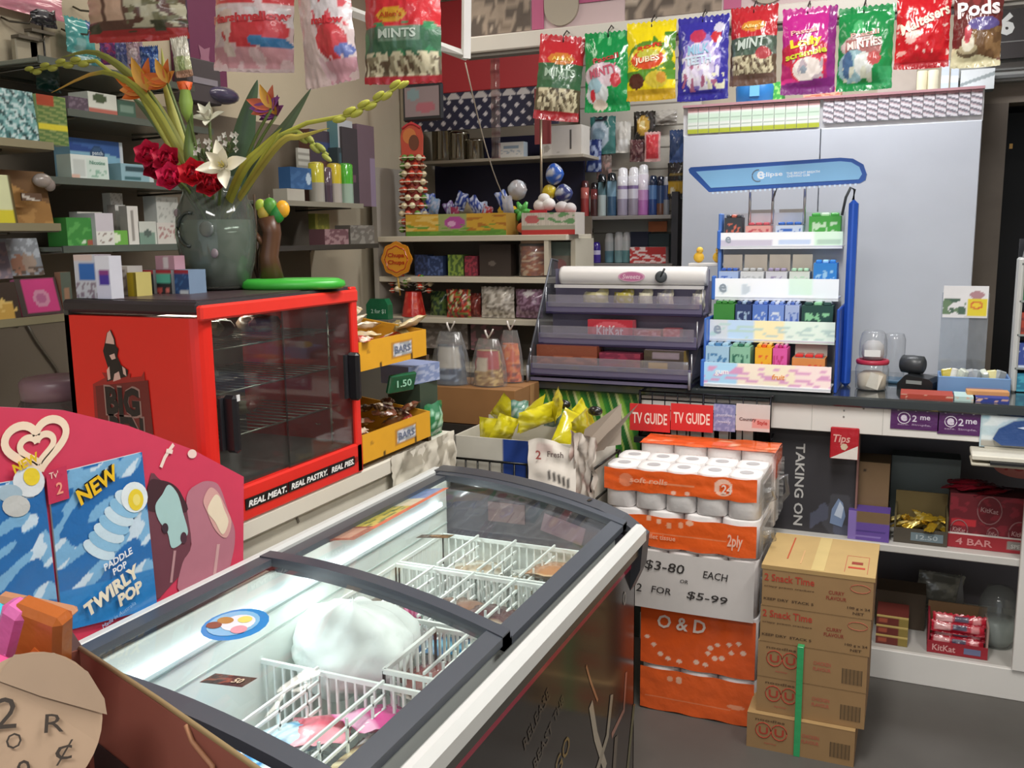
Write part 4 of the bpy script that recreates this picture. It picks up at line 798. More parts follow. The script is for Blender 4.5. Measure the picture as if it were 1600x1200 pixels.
CH = [(890, 945, 3.345, 'd8cf9a', 0), (948, 985, 3.345, 'c9bc5c', 0), (990, 1015, 3.345, 'e0dcc4', 0), (1018, 1048, 3.345, 'c4c0c4', 0), (1075, 1098, 3.345, 'b9b6b4', 0)]
nm = ['pale gold bars at the left of the top rack step', 'yellow bars on the top rack step', 'cream bars on the top rack step', 'silver bars on the top rack step', 'grey bars at the right end of the top rack step']
for (a, b, Y, c, z), lb in zip(CH, nm):
    xa, xb = ony(a, 470, Y)[0], ony(b, 470, Y)[0]; zbase = CT+.235+.009
    for j in range(2):
        bag(.07, (xb-xa), .014, A(c, ('n', 7, 0, 0, 1, 1, a, .15, 'f0ead0')), nx=8, nz=10).build('chocolate_bar', None, (xb-.002*j, 3.36+.035*j, zbase+.035+.012*j), (math.pi/2*.0+.5, math.pi/2, 0), lb.replace(' bars', ' chocolate bar, one of a pair,'), 'chocolate', 'bars on the top rack step')
def choc(px0, px1, py0, py1, Y, zb, art, lab, texts=(), mat='film', d=.05): return pkY('chocolate_pack', lab, 'chocolate', (px0, py0, px1, py1), Y, d, art, zb, texts=texts, mat=mat, top=art(.5, .9))
choc(918, 988, 500, 524, 3.29, CT+.135, A('c03744', ('e', .5, .5, .42, .42, 'd9606a')), 'red wafer chocolate pack on the middle rack step', [('KitKat', .5, .5, .5, 'f3d8d8', .6)])
choc(990, 1032, 516, 530, 3.29, CT+.135, A('b5555c', ('n', 6, 0, 0, 1, 1, 2, .1, 'd99a9c')), 'flat pink-red chocolate pack on the middle rack step')
choc(1036, 1062, 514, 530, 3.29, CT+.135, A('c05a5c', ('n', 6, 0, 0, 1, 1, 5, .1, 'd98a88')), 'small red chocolate pack right of the flat one, middle rack step')
choc(838, 932, 540, 562, 3.20, CT+.03, A('8a4a35', ('n', 6, 0, 0, 1, .6, 2, .1, 'b56a4a'), ('r', 0, .0, 1, .25, 'a9895a')), 'flat open box of red-brown bars on the lowest rack step, left', d=.09)
choc(936, 1000, 552, 572, 3.20, CT+.03, A('7d2f45', ('n', 6, 0, 0, 1, 1, 7, .1, '9a3a50')), 'dark red chocolate pack in the middle of the lowest rack step', d=.08)
choc(1006, 1068, 548, 572, 3.20, CT+.03, A('4a4038', ('r', .1, .3, .6, .5, 'c9a850'), ('r', .2, .7, .9, .9, '8f8088')), 'dark brown and gold pack at the right of the lowest rack step', d=.08)

# ---------------- blue gum stand ----------------
BL = C8('2b5cc4'); GX0, GX1 = -.665, -.245
t = thing('gum_stand', 'tall blue chewing gum stand with a light blue header on the counter', 'display stand', (0, 0, CT)); gw = GX1-GX0; gx = (GX0+GX1)/2
m = MB('plastic'); Zp = 1.60-CT
m.box((GX1+.033, 3.40, Zp/2), (.03, .07, Zp), BL, bev=.012); m.box((GX1+.012, 3.34, .14), (.010, .26, .28), C8('2450b4'), bev=.003); m.box((GX0-.004, 3.34, .12), (.008, .26, .24), C8('4a78d0'), bev=.003)
m.box((GX0-.004, 3.46, .3), (.012, .05, .6), C8('5a86d4'), bev=.003); m.box((gx, 3.50, .30), (gw, .008, .60), C8('c9cdd2'), 'paint')
m.build('stand_frame', t)
LV = [(3.19, .01, .085), (3.27, .160, .075), (3.35, .30, .075), (3.43, .477, .058)]
for i, (y, z, fh) in enumerate(LV):
    q = MB('plastic').box((gx, y+.055, z+.004), (gw, .13, .006), C8('dfe3ea')); o = q.build('shelf', t)
    fas = [A('dfeaf6', ('r', 0, 0, .28, 1, 'a9d4f0'), ('r', .28, 0, .50, 1, 'f3e3d0'), ('r', .5, 0, .72, 1, 'efe3c9'), ('r', .72, 0, 1, 1, 'f0dcd8'), ('n', 9, 0, .2, 1, .8, 2, .15, 'd49ac0'), ('r', 0, 0, 1, .12, 'f4f4f4')),
           A('e3edf4', ('r', .0, 0, .15, 1, 'cfd4d8'), ('r', .15, 0, .38, 1, 'bcd4ee'), ('r', .38, 0, .6, 1, 'efe6b8'), ('r', .6, 0, 1, 1, 'dceee2'), ('n', 11, 0, .2, 1, .8, 4, .2, 'b5cfc9')),
           A('f1f4f8', ('r', .6, .3, .8, 1, 'd8f0e0'), ('r', .8, 0, 1, 1, 'e8eef6'), ('e', .07, .5, .03, .3, 'c9d2da'), ('e', .26, .5, .03, .3, 'c9d2da')),
           A('f3f5f8', ('r', 0, .2, .45, .5, 'c9c4d4'), ('r', .5, .25, .75, .5, 'c4d4ee'), ('r', .78, .2, 1, 1, 'd8f2dc'), ('r', .8, .3, .98, .5, 'b5d0bc'))][i]
    q = MB('glow_print').grid(lambda u, v: (GX0+u*gw, y-.008-.012*(1-v)*.0, z-.004+v*fh), 42, 10, fas, None, None, False); q.box((gx, y-.004, z-.004+fh/2), (gw, .006, fh), C8('e8ecf2'), 'plastic'); q.box((GX0-.004, y, z+fh/2), (.012, .03, fh+.01), C8('3f74d0'), 'plastic', bev=.003)  # strip front glows a little, brightness put into its print
    if i == 0: q.text('gum', (GX0+gw*.15, y-.01, z+.045), .02, WHITE, None); q.text('fruit', (GX0+gw*.6, y-.01, z+.04), .018, C8('d98a3a'), None, shear=.2)
    else: q.text('e', (GX0+gw*.07, y-.01, z+fh*.5), fh*.4, C8('8f9aa6'), None)
    q.build('price_strip', o, label='printed front strip of this shelf')
m = MB('metal')
for px in (.23, .42, .68): m.tube([(GX0+gw*px, 3.46, .56), (GX0+gw*px, 3.46, 1.675-CT)], .005, C8('c9c6c4'))
m.tube([(GX0+gw*.42, 3.455, .64), (GX0+gw*.46, 3.45, .70)], .003, C8('8f8d8b'))
m.build('header_post', t)
hx0, hx1 = -.778, -.176
hz = lambda u, v: (.725-.055*(1-v))
ol = [(hx0, .758), (hx0+.004, .745), (hx0+.075, .676), (hx1-.02, .690), (hx1-.003, .70), (hx1, .72), (hx1-.012, .752), (hx1-.045, .772), (hx1-.085, .777), (hx0+.008, .765)]
m = MB('glow_print'); m.prism(ol, 3.39, 3.42, C8('2f64c0'), 'plastic')
cxh = sum(p[0] for p in ol)/len(ol); czh = sum(p[1] for p in ol)/len(ol)
inn = [(hx0+.028, .749), (hx0+.083, .690), (hx1-.024, .703), (hx1-.014, .72), (hx1-.024, .744), (hx1-.05, .760), (hx1-.085, .765)]
m.prism(inn, 3.386, 3.391, C8('86bde8'))
for s, u, hh, w_ in (('e', .425, .028, None), ('clipse', .49, .02, .07), ('THE BRIGHT BREATH', .66, .008, .11), ('CHEWING GUM', .635, .008, .075)):
    m.text(s, (hx0+(hx1-hx0)*u, 3.3845, .728+(.004 if 'THE' in s else (-.006 if 'CHEW' in s else 0))), hh, C8('eef5fb'), None, w=w_, rot=.03)
m.tube([(hx0+(hx1-hx0)*.41+.02*math.cos(a), 3.385, .727+.02*math.sin(a)) for a in [math.pi*.45+i*math.pi*1.2/10 for i in range(11)]], .0022, C8('6f7f92'))
for i in range(30): m.box((hx0+.09+i*.0165, 3.392, .672+.0005*i), (.007, .004, .007), C8('cfe0f4'))
m.build('header_sign', t, label='light blue header sign with a dark blue rim')
m = MB('plastic').tube([(GX1+.03, 3.40, Zp), (GX1+.033, 3.40, Zp+.035), (GX1+.02, 3.40, Zp+.042), (GX1+.006, 3.40, Zp+.01), (GX1-.004, 3.40, Zp-.05)], .005, C8('3a3f42')); m.build('cable', t)
m = MB('plastic').box((0, 0, 0), (.006, .004, .04), C8('9a9a98'), rot=(0, -.5, 0)); m.build('price_tag', None, (GX1+.07, 3.46, 1.56), 0, 'thin grey tag sticking out behind the blue post', 'tag') if False else None
# gum boxes, each row of each shelf
GB = [(0, [('gum_carton', 'a9cfe8', '4f86b5', 'pale blue gum carton, lowest shelf at the left', .0, .2), ('gum_carton', '8fc4a8', '2f6f5a', 'sea green gum carton, lowest shelf second from left', .2, .37), ('gum_carton', 'f2b52a', 'e8622a', 'orange and yellow gum carton on the lowest shelf', .40, .54), ('gum_carton', 'e05aa8', 'c02f6f', 'pink gum carton on the lowest shelf', .54, .66), ('gum_carton', 'd88a4a', 'd8332f', 'red and orange open gum carton, lowest shelf at the right', .69, .95)]),
      (1, [('gum_carton', '3c8a3a', '3c8a3a', 'plain green gum carton, second shelf at the left', .02, .2), ('gum_carton', '2c3f6f', 'a9c4e0', 'navy gum carton, second shelf', .2, .34), ('gum_carton', '5a7fd0', 'c9d8f0', 'mid blue gum carton, second shelf', .34, .47), ('gum_carton', '7a9ae0', 'dfe8f6', 'light blue gum carton, second shelf', .47, .6), ('gum_carton', 'a9bce6', '4f6fc0', 'pale blue striped gum carton, second shelf', .6, .72), ('gum_carton', '1f4a44', '8fd0a0', 'dark green gum carton, second shelf at the right', .73, .98)]),
      (2, [('gum_carton', 'a9bfe6', '2f5cb8', 'open blue and white gum carton, third shelf at the left', .02, .19), ('gum_carton', 'd6d8da', 'b5b8ba', 'open grey gum carton, third shelf second from left', .2, .4), ('gum_carton', 'd0d0d8', '9a8fb0', 'open grey and lilac gum carton, third shelf', .41, .59), ('gum_carton', 'd4dcd4', 'a9d4b5', 'open pale green gum carton, third shelf', .6, .77), ('gum_carton', '2f86d8', '9fd0f4', 'bright blue gum carton, third shelf at the right', .79, .98)]),
      (3, [('gum_carton', '3f4248', 'd8705a', 'dark grey gum carton with orange flap, top shelf left', .02, .18), ('gum_carton', 'e8a9a0', 'c9505c', 'pink open gum carton on the top shelf', .2, .42), ('gum_carton', 'cfdcf0', '2f66c0', 'blue and white open gum carton on the top shelf', .45, .68), ('gum_carton', '4fb04a', 'cfeecb', 'green gum carton, top shelf at the right', .72, .98)])]
for lv, rows in GB:
    y, z, fh = LV[lv]
    for nm_, c1, c2, lb, u0, u1 in rows:
        w = (u1-u0)*gw-.004; dpt = .085; op = 'open' in lb; H = fh+.042 if not op else fh+.012
        q = printbox(w, dpt, H, A(c1, ('n', 7, .1, .2, .9, .8, u0*9, .1, c2), ('r', 0, 0, 1, .15, c2)), c1, c1)
        if op:
            q.box((0, dpt/2-.003, H+.028), (w, .003, .06), C8('b9b0a4'), 'kraft'); q.box((0, 0, H+.0005), (w*.9, dpt*.85, .002), C8('8d8880'))
            for k in range(3): q.box((-w*.3+k*w*.3, -.005, H+.006), (w*.24, dpt*.6, .012), C8(c2), 'film', bev=.003)
        else:
            for k in range(3): q.box((-w*.3+k*w*.3, 0, H+.005), (w*.26, dpt*.8, .012), C8(c2 if k % 2 else c1), 'film', bev=.003)
        q.build(nm_, None, (GX0+gw*(u0+u1)/2, y+.055, CT+z+.0075), (0, 0, 0), lb, 'chewing gum', 'gum cartons on the blue stand')
for px, lb in ((1092, 'left one of two yellow plush chicks behind the header roll'), (1122, 'right one of two yellow plush chicks behind the header roll')):
    a = ony(px, 400, 3.50); m = MB('cloth' if 'cloth' in MATS else 'frost').ball((0, 0, .02), .02, C8('e8b93a')); m.ball((.004, -.004, .046), .013, C8('eec54a')); m.add([(-.004, -.017, .046), (.008, -.017, .046), (.002, -.024, .044)], [(0, 1, 2)], C8('d8742a')); m.build('toy_chick', None, (a[0], 3.50, a[2]-.025), 0, lb, 'toy', 'yellow chicks')
a = ony(1107, 410, 3.50); MB('plastic').box((0, 0, -.006), (.14, .06, .012), C8('d9d6d2'), bev=.002).build('ledge_shelf', t, (a[0], 3.50, ony(1107, 400, 3.5)[2]-.0255-CT))
# ================= behind the counter =================
TY0 = 4.10
tx0, tx1, ttop = ony(1069, 170, TY0)[0], ony(1539, 135, TY0)[0], 2.035
t = thing('tobacco_cabinet', 'tall plain blue-white locked cabinet behind the counter', 'cabinet', ((tx0+tx1)/2, TY0, 0)); w = tx1-tx0; GW = C8('d3d8e0')
MB('paint').box((0, .19, ttop/2), (w, .36, ttop), C8('c3c8d0'), bev=.003).build('carcass', t)
sp = w*.49
for a, b in ((-w/2, -w/2+sp), (-w/2+sp, w/2)): MB('paint').box(((a+b)/2, -.004, ttop/2-.06), (b-a-.004, .022, ttop-.13), GW, bev=.002).build('door', t)
m = MB('paint').box((0, -.012, ttop-.004), (w, .03, .010), C8('b98a8f')); m.box((0, -.004, ttop-.065), (w, .008, .12), C8('e4e4e4')); m.build('top_trim', t)
# the ticket strip along the top: cards in clear pockets
def ticket(x0, x1, z0, z1, art, lab, grp, texts=()):
    q = printbox(x1-x0-.002, .003, z1-z0, art, (.9, .9, .9), texts=texts, cell=.004); q.build('price_ticket', None, (t.location.x+(x0+x1)/2, TY0-.0165, z0), 0, lab, 'ticket', grp)
k0 = -w/2+.02; nT = 12; wT = (w*.485-.02)/nT
for i in range(nT):
    ticket(k0+i*wT, k0+(i+1)*wT, ttop-.118, ttop-.012, A('dfe6da', ('r', 0, .82, 1, 1, 'd8a9a8'), ('r', 0, .45, 1, .75, 'cfe3cd'), ('r', .1, .55, .9, .6, '9fb8a0'), ('r', 0, .22, 1, .42, 'e6ebe0'), ('r', .1, .28, .9, .33, 'a9b8a4'), ('r', 0, 0, 1, .16, 'b9c23a')), 'pale green price ticket with a lime base, left half of the cabinet top', 'green price tickets')
nT = 14; k0 = -w/2+w*.495; wT = (w*.5)/nT
def diag(u, v): 
    f = (v*4.2+u*.55) % 1
    return C8('77747c') if f < .36 else (C8('dedade') if f < .85 else C8('c4a9ae'))
for i in range(nT): ticket(k0+i*wT, k0+(i+1)*wT, ttop-.105+.0, ttop-.008, lambda u, v: C8('d0a0a6') if v > .9 else diag(u, v), 'grey diagonal striped price ticket, right half of the cabinet top', 'grey price tickets')
# things on top of the cabinet
TT = ttop
def topbox(nm, lab, cat, r, art, Y=TY0+.08, d=.1, **k): return pkY(nm, lab, cat, r, Y, d, A(*art) if isinstance(art, tuple) else A(art), TT+.001, **k)
m = MB('plastic').lathe([(.07, 0), (.08, .012), (.083, .07), (.07, .095), (.035, .115), (.001, .12)], 20, C8('2f78b8')); m.box((.01, -.079, .05), (.04, .012, .05), C8('6fb4d8')); m.build('blue_tub', None, (ony(1180, 150, TY0+.1)[0], TY0+.1, TT+.001), 0, 'round blue tub on top of the tall cabinet', 'tub')
topbox('green_packet', 'small green packet on the tall cabinet beside the blue tub', 'packet', (1204, 128, 1222, 152), ('3c9a3f', ('n', 5, 0, 0, 1, 1, 2, .1, '8fd06a')))
topbox('flat_box', 'flat orange-pink box on top of the tall cabinet', 'box', (1255, 137, 1313, 152), ('d89a80', ('n', 8, 0, 0, 1, 1, 2, .1, 'b8604a')))
topbox('carton', 'plain grey-brown carton on the tall cabinet behind the green bag', 'carton', (1372, 95, 1432, 142), 'a89c90', Y=TY0+.16)
for px, c, lb in ((1441, 'd8cfae', 'left one of two cream cylinders on the tall cabinet'), (1458, 'd8d0b4', 'right one of two cream cylinders on the tall cabinet')):
    a = ony(px, 120, TY0+.1); MB('card').lathe([(.019, 0), (.02, .004), (.02, .085), (.018, .088)], 16, C8(c)).build('card_tube', None, (a[0], TY0+.1, TT+.001), 0, lb, 'tube', 'cream cylinders')
for px, lb in ((1477, 'slim blue-white carton left of the pale box on the tall cabinet'), (1492, 'second slim blue-white carton on the tall cabinet')): topbox('slim_carton', lb, 'carton', (px-6, 95, px+6, 136), ('bfc9d2', ('r', 0, .3, 1, .5, 'e4e8ea')), d=.05)
topbox('pale_box', 'low pale grey box with a dark swoosh at the right end of the tall cabinet', 'box', (1501, 108, 1554, 132), ('cdd2d2', ('d', .35, .5, -1, '8f9898'), ('d', .2, .45, -1, 'cdd2d2')))
# grey wall cabinet with the black number sign, above the doorway
zc = ony(1560, 128, 4.3)[2]; xa = ony(1497, 100, 4.3)[0]
t2 = thing('wall_cupboard', 'grey wall cupboard above the dark doorway at the far right', 'cupboard', (xa+.35, 4.38, zc))
MB('paint').box((0, .04, .23), (.70, .24, .46), C8('8f908c'), bev=.003).build('carcass', t2)
m = MB('paint').box((.0, -.083, .018), (.70, .012, .012), C8('5f605e')); 
for z in (.045, .075): m.box((.0, -.083, z), (.64, .008, .004), C8('6a6b68'))
m.box((.12, -.084, .105), (.3, .006, .03), C8('b5b6b2')); m.build('trim_lines', t2)
a = ony(1500, 50, 4.2); b = ony(1590, 50, 4.2)
m = MB('gloss').box((0, 0, 0), (.20, .016, .24), C8('2b2c2a'), bev=.002); m.box((0, -.009, .085), (.19, .002, .004), C8('6f706c')); m.box((0, -.009, -.055), (.19, .002, .004), C8('6f706c')); m.text('6', (-.028, -.0095, .012), .085, C8('b9bab5'), None, bold=.05)
m.build('number_sign', None, (ony(1590, 45, 4.27)[0]-.01, 4.272, ony(1585, 42, 4.27)[2]), 0, 'black sign with a grey number 6 above the doorway', 'sign')

# items standing on the counter, right of the gum stand
a = ony(1362, 600, 3.36)
t = thing('donation_jar', 'clear jar with a red collar holding notes, on the counter by the gum stand', 'jar', (a[0], 3.34, CT))
MB('cello').lathe([(.048, .0), (.052, .006), (.054, .07), (.050, .085), (.044, .092)], 22, (.975, .98, .98)).build('jar_body', t)
MB('card').lathe([(.044, .004), (.046, .02), (.046, .05), (.03, .062), (.001, .066)], 14, C8('d8cbb4')).box((.01, -.046, .035), (.04, .004, .05), C8('e6dfd0'), None, None, 0, (0, .3, 0)).build('paper_notes', t)
MB('plastic').lathe([(.051, .088), (.053, .092), (.053, .099), (.050, .103)], 22, C8('b8324a')).build('red_collar', t)
MB('cello').lathe([(.042, .103), (.045, .12), (.044, .165), (.038, .19), (.03, .2)], 22, (.96, .965, .97)).box((0, -.046, .128), (.05, .003, .022), C8('e6e6e4'), 'card').build('upper_jar', t)
MB('card').lathe([(.03, .105), (.036, .12), (.034, .15), (.02, .165), (.001, .168)], 14, C8('c9c6c4')).build('paper_notes', t)
m = MB('cello').lathe([(.03, 0), (.036, .01), (.036, .15), (.03, .17)], 18, (.95, .955, .96)); m.build('clear_jar', None, (ony(1397, 560, 3.55)[0], 3.55, CT), 0, 'plain clear jar behind the red-collared jar', 'jar')
t = thing('card_terminal', 'black card payment terminal lying on the counter', 'card terminal', (ony(1435, 590, 3.42)[0], 3.40, CT), -.3)
MB('plastic').prism([(-.055, 0), (.06, 0), (.06, .03), (.045, .042), (-.03, .05), (-.055, .02)][::-1], -.045, .045, C8('1d2022')).build('terminal_body', t)
MB('gloss').box((-.0, -.046, .028), (.05, .003, .012), C8('8f9694')).build('display', t)
MB('plastic').lathe([(.02, -.04), (.03, -.034), (.032, .0), (.03, .034), (.02, .04)], 18, C8('3a3d40'), None, Matrix.Translation((-.03, .03, .078)) @ Matrix.Rotation(math.pi/2, 4, 'Y')).tube([(-.03, .03, .03), (-.03, .03, .06)], .014, C8('26282b')).build('reader_head', t)
MB('plastic').box((0, 0, .006), (.13, .1, .012), C8('3a5f78'), bev=.003).build('blue_pad', None, (ony(1405, 592, 3.5)[0], 3.53, CT), 0, 'flat blue pad behind the card terminal', 'pad')
a, b = ony(1466, 580, 3.36), ony(1580, 580, 3.36)
t = thing('blue_tray', 'long translucent blue tray on the counter at the right', 'tray', ((a[0]+b[0])/2, 3.40, CT)); w = b[0]-a[0]
m = MB('plastic'); m.box((0, -.06, .028), (w, .006, .056), C8('6f93c0'), bev=.002); m.box((0, .06, .028), (w, .006, .056), C8('6f93c0'), bev=.002)
for s in (-1, 1): m.box((s*(w/2-.003), 0, .028), (.006, .12, .056), C8('6488b8'), bev=.002)
m.box((0, 0, .004), (w, .12, .006), C8('5f83b4')); m.box((w*.15, -.0635, .018), (w*.5, .002, .012), C8('8f8fae')); m.build('tray', t)
for i in range(8):
    c = ['c9b53a', 'dcdcd4', 'c9cfc0', 'b5b8ba', 'a9b0b4', 'cfd4c4', 'e0d8a0', '9fa6a8'][i]
    MB('film').box((0, 0, .02), (.035, .02, .05), C8(c), bev=.004, rot=(.2*(i % 3-1), .5*(i % 2)-.2, i)).build('sachet', None, (a[0]+.03+(w-.06)*i/7, 3.39, CT+.03), 0, 'small pale sachet in the blue counter tray', 'sachet', 'sachets in the blue tray')
t = thing('leaflet_stand', 'clear leaflet stand with a yellow-green card on the counter', 'stand', (ony(1503, 560, 3.5)[0], 3.52, CT))
q = MB('smoke').box((0, .0, .16), (.145, .004, .32), C8('e2e6ea')); q.box((0, -.03, .004), (.145, .07, .006), C8('aab0b8')); q.build('clear_backing', t)
m = printbox(.138, .006, .108, A('e9e9ea', ('n', 4, 0, .12, .52, .62, 3, .0, '6f8a6a'), ('n', 6, 0, .1, .5, .6, 8, .1, '4f6a5a'), ('r', .55, .05, .97, .6, 'e8d43a'), ('e', .75, .72, .16, .12, 'b58a90'), ('e', .75, .40, .14, .13, 'd8703a'), ('e', .75, .40, .1, .07, 'f0d23a'), ('r', .5, .0, 1, .05, 'd8d8da')), 'dcdce0'); m.build('printed_card', t, (0, -.006, .235))
m = printbox(.06, .05, .0, 'd8c23a') if False else None
# right edge of the counter: glass rack with green packs
t = thing('tobacco_rack', 'tall clear rack with green and dark packs at the right end of the counter', 'rack', (ony(1618, 590, 3.45)[0]+.02, 3.47, CT)); 
m = MB('plastic').box((-.085, 0, .22), (.018, .10, .44), C8('c9cac6'), bev=.006); m.box((.085, 0, .22), (.018, .10, .44), C8('c9cac6'), bev=.006); m.box((0, .048, .25), (.18, .006, .5), C8('2a2a2e')); m.tube([(-.08, -.03, .44), (-.072, -.03, .52), (-.06, -.03, .44)], .006, C8('b9bcbe'))
for z in (.08, .19, .30, .42): m.box((0, 0, z), (.17, .10, .006), C8('8f9694'))
m.build('rack_frame', t)
for z, h, c1, c2, lb, tx in ((.423, .07, '3a5a50', '2a3f48', 'dark teal pack on the top of the right-hand counter rack', ''), (.303, .10, '2f7a4f', '1f5a3a', 'green pack with white lettering in the right-hand rack', 'MENTHOL'), (.193, .07, '7a2f2a', 'a8402f', 'dark red pack in the right-hand rack', ''), (.083, .08, '3a4f9a', 'c9d4e8', 'blue and white pack in the right-hand rack', 'blue'), (.003, .06, '2f7fa0', '4aa8c0', 'turquoise pack at the bottom of the right-hand rack', '')):
    printbox(.15, .07, h, A(c1, ('n', 5, 0, .3, 1, 1, h*90, .1, c2), ('r', .1, .1, .9, .32, 'd8e8dc') if tx == 'MENTHOL' else ('r', 0, 0, 1, .1, c2)), c1, texts=[(tx, .45, .6, .22, 'd8ecdf', .7)] if tx else []).build('tobacco_pack', None, (t.location.x, t.location.y-.005, CT+z), 0, lb, 'pack')
m = bag(.13, .16, .02, A('b5402f', ('r', 0, .0, .35, 1, 'b53a30'), ('r', .55, 0, .7, 1, 'd8dcd8'), ('r', .7, 0, 1, 1, '2f3f86')), nx=10, nz=12, seed=2)
m.build('folded_magazine', None, (ony(1408, 612, 3.2)[0], 3.25, CT+.014), (math.pi/2, 0, math.pi/2*0), 'red magazine lying at the counter edge above the purple stickers', 'magazine') if False else None
for px0, px1, c, lb in ((1407, 1490, 'a8402f', 'red folded magazine along the counter edge above the purple stickers'), (1492, 1525, 'b5d0cc', 'pale teal leaflet at the counter edge'), (1522, 1578, '2a3a8a', 'dark blue magazine at the counter edge near the right')):
    xa, xb = ony(px0, 615, 3.19)[0], ony(px1, 615, 3.19)[0]
    m = printbox(xb-xa, .10, .014, A(c, ('n', 7, 0, .2, 1, 1, px0, .25, 'd8b09a')), c, c); m.build('magazine', None, ((xa+xb)/2, 3.245, CT), 0, lb, 'magazine')
MB('card').box((0, 0, .006), (.12, .05, .012), C8('c9905a')).build('orange_leaflet', None, (ony(1545, 605, 3.22)[0], 3.27, CT+.014), .05, 'orange and white leaflet lying on the dark blue magazine', 'leaflet')

# ================= slat wall with toiletries =================
WY = 4.42; sx0, sx1 = ony(893, 300, 4.3)[0], tx0
m = MB('wall').box(((sx0+sx1)/2, WY+.02, 1.35), (sx1-sx0, .03, 2.0), C8('c6c0b2'))
for i in range(9): m.box(((sx0+sx1)/2, WY+.004, 1.5+i*.1), (sx1-sx0, .002, .006), C8('8d877b'))
struct('wall_slats', m)
def shelfY(nm, lab, px0, px1, pz, Y, d, th, col, mat='paint', par=None):
    xa, xb = ony(px0, pz, Y)[0], ony(px1, pz, Y)[0]; z = ony((px0+px1)/2, pz, Y)[2]
    MB(mat).box((0, d/2, -th/2), (xb-xa, d, th), C8(col), bev=.002).build(nm, None, ((xa+xb)/2, Y, z), 0, lab, 'shelf'); return z
D1 = shelfY('wall_shelf', 'thin grey shelf of deodorant cans left of the tall cabinet', 897, 1048, 337, 4.22, .20, .018, '8f8a84')
D2 = shelfY('wall_shelf', 'lower shelf of bottles hidden behind the white header roll', 897, 1050, 412, 4.22, .20, .018, '8a857f')
MB('paint').box((0, 0, .2), (.03, .10, .55), C8('3a3a40')).build('black_upright', None, (ony(1054, 350, 4.25)[0], 4.3, D2-.15), 0, 'black upright post beside the tall cabinet', 'post')
def can(px, pt, pb, Y, z, bands, lab, r=None, grp=None, cat='deodorant', nm='deodorant_can', wpx=None):
    x = ony(px, pb, Y)[0]; h = ony(px, pt, Y)[2]-z
    if r is None: r = (ony(px+wpx/2, pb, Y)[0]-ony(px-wpx/2, pb, Y)[0])/2
    pr = [(r*.95, 0, C8(bands[0][1]))]
    for f0, c in bands: pr += [(r, max(.004, f0*h), C8(c))]
    pr += [(r, h*.8), (r*.92, h*.83, C8(bands[-1][1])), (r*.8, h*.97), (r*.4, h)]
    MB('gloss').lathe(pr, 16, C8(bands[0][1])).build(nm, None, (x, Y, z), 0, lab, cat, grp)
dl = [(914, 282, 'b04a48', [(0, 'a8403f'), (.5, 'c46a60'), (.8, '5a2f2f')], 'slim red can at the left end of the deodorant shelf', 13), (929, 285, '', [(0, '4f2f2f'), (.5, '7a3a3a'), (.8, '2a2426')], 'dark maroon can on the deodorant shelf', 12),
      (941, 272, '', [(0, 'b9c6c4'), (.5, '5f7f86'), (.82, '20262a')], 'silver-green can with a black cap on the deodorant shelf', 14), (956, 270, '', [(0, '3f5f7c'), (.45, '7fa3b8'), (.82, '1d2226')], 'steel blue can with a black cap on the deodorant shelf', 15),
      (973, 262, '', [(0, 'a8a0b4'), (.35, 'e3e0ea'), (.55, '9a86b0'), (.62, 'efeef2'), (.8, 'f4f3f5')], 'leftmost of the tall white deodorant cans', 17), (990, 261, '', [(0, 'a49cab'), (.35, 'e6e2ec'), (.55, '8f7aa8'), (.62, 'efeef2'), (.8, 'f4f3f5')], 'middle one of the tall white deodorant cans', 17), (1005, 257, '', [(0, 'c47ac0'), (.3, 'd8a0d4'), (.5, 'efe6f0'), (.8, 'f3f3f5')], 'white and pink deodorant can, right of the white ones', 16),
      (1020, 274, '', [(0, '2f4a86'), (.4, '5f86b8'), (.75, '20304a')], 'navy can right of the pink one', 14), (1032, 275, '', [(0, '6f4a3a'), (.3, '344a72'), (.75, '1d2436')], 'dark navy can at the right end of the deodorant shelf', 13), (1041, 276, '', [(0, '8a8d92'), (.4, '40507a'), (.78, 'b9bcc2')], 'slim silver-capped can by the black post', 10)]
for px, pt, _, bd, lb, wp in dl: can(px, pt, 337, 4.30, D1+.001, bd, lb, wpx=wp)
bl_ = [(909, 346, [(0, 'b9b49a'), (.5, 'c9c4a8'), (.85, 'd8d4bc')], 'cream bottle at the left of the lower shelf', 14), (921, 348, [(0, 'b5ac98'), (.5, 'cdc7ae'), (.85, 'dad6c0')], 'second cream bottle on the lower shelf', 13), (917, 378, [(0, '4a2f8a'), (.3, 'efe9f4'), (.45, '4a2f9a'), (.8, '3f2f8a')], 'purple and white bottle in front of the cream ones', 18), (932, 378, [(0, '4f3a9a'), (.4, 'd8d0ec'), (.6, '43318c')], 'second purple bottle on the lower shelf', 13),
       (952, 364, [(0, '7fb0bc'), (.4, 'dfe9ea'), (.7, 'e9eeee')], 'white bottle with an aqua base on the lower shelf', 14), (967, 362, [(0, '9ac6c8'), (.4, 'eef2f2'), (.7, 'f0f2f2')], 'second white bottle with an aqua base', 14), (979, 362, [(0, '86bcc0'), (.4, 'e4eceb'), (.7, 'e6e8e8')], 'third white bottle with an aqua base', 12)]
for px, pt, bd, lb, wp in bl_: can(px, pt, 412, 4.28 if px in (917, 932) else 4.33, D2+.001, bd, lb, wpx=wp, cat='bottle', nm='pump_bottle')
pkY('soap_box', 'red and white soap box on the lower shelf behind the header roll', 'box', (984, 386, 1040, 406), 4.26, .06, A('c9403f', ('n', 7, 0, 0, 1, 1, 2, .05, 'f3dcd8'), ('r', .5, .55, 1, 1, 'b5302f')), D2+.001)
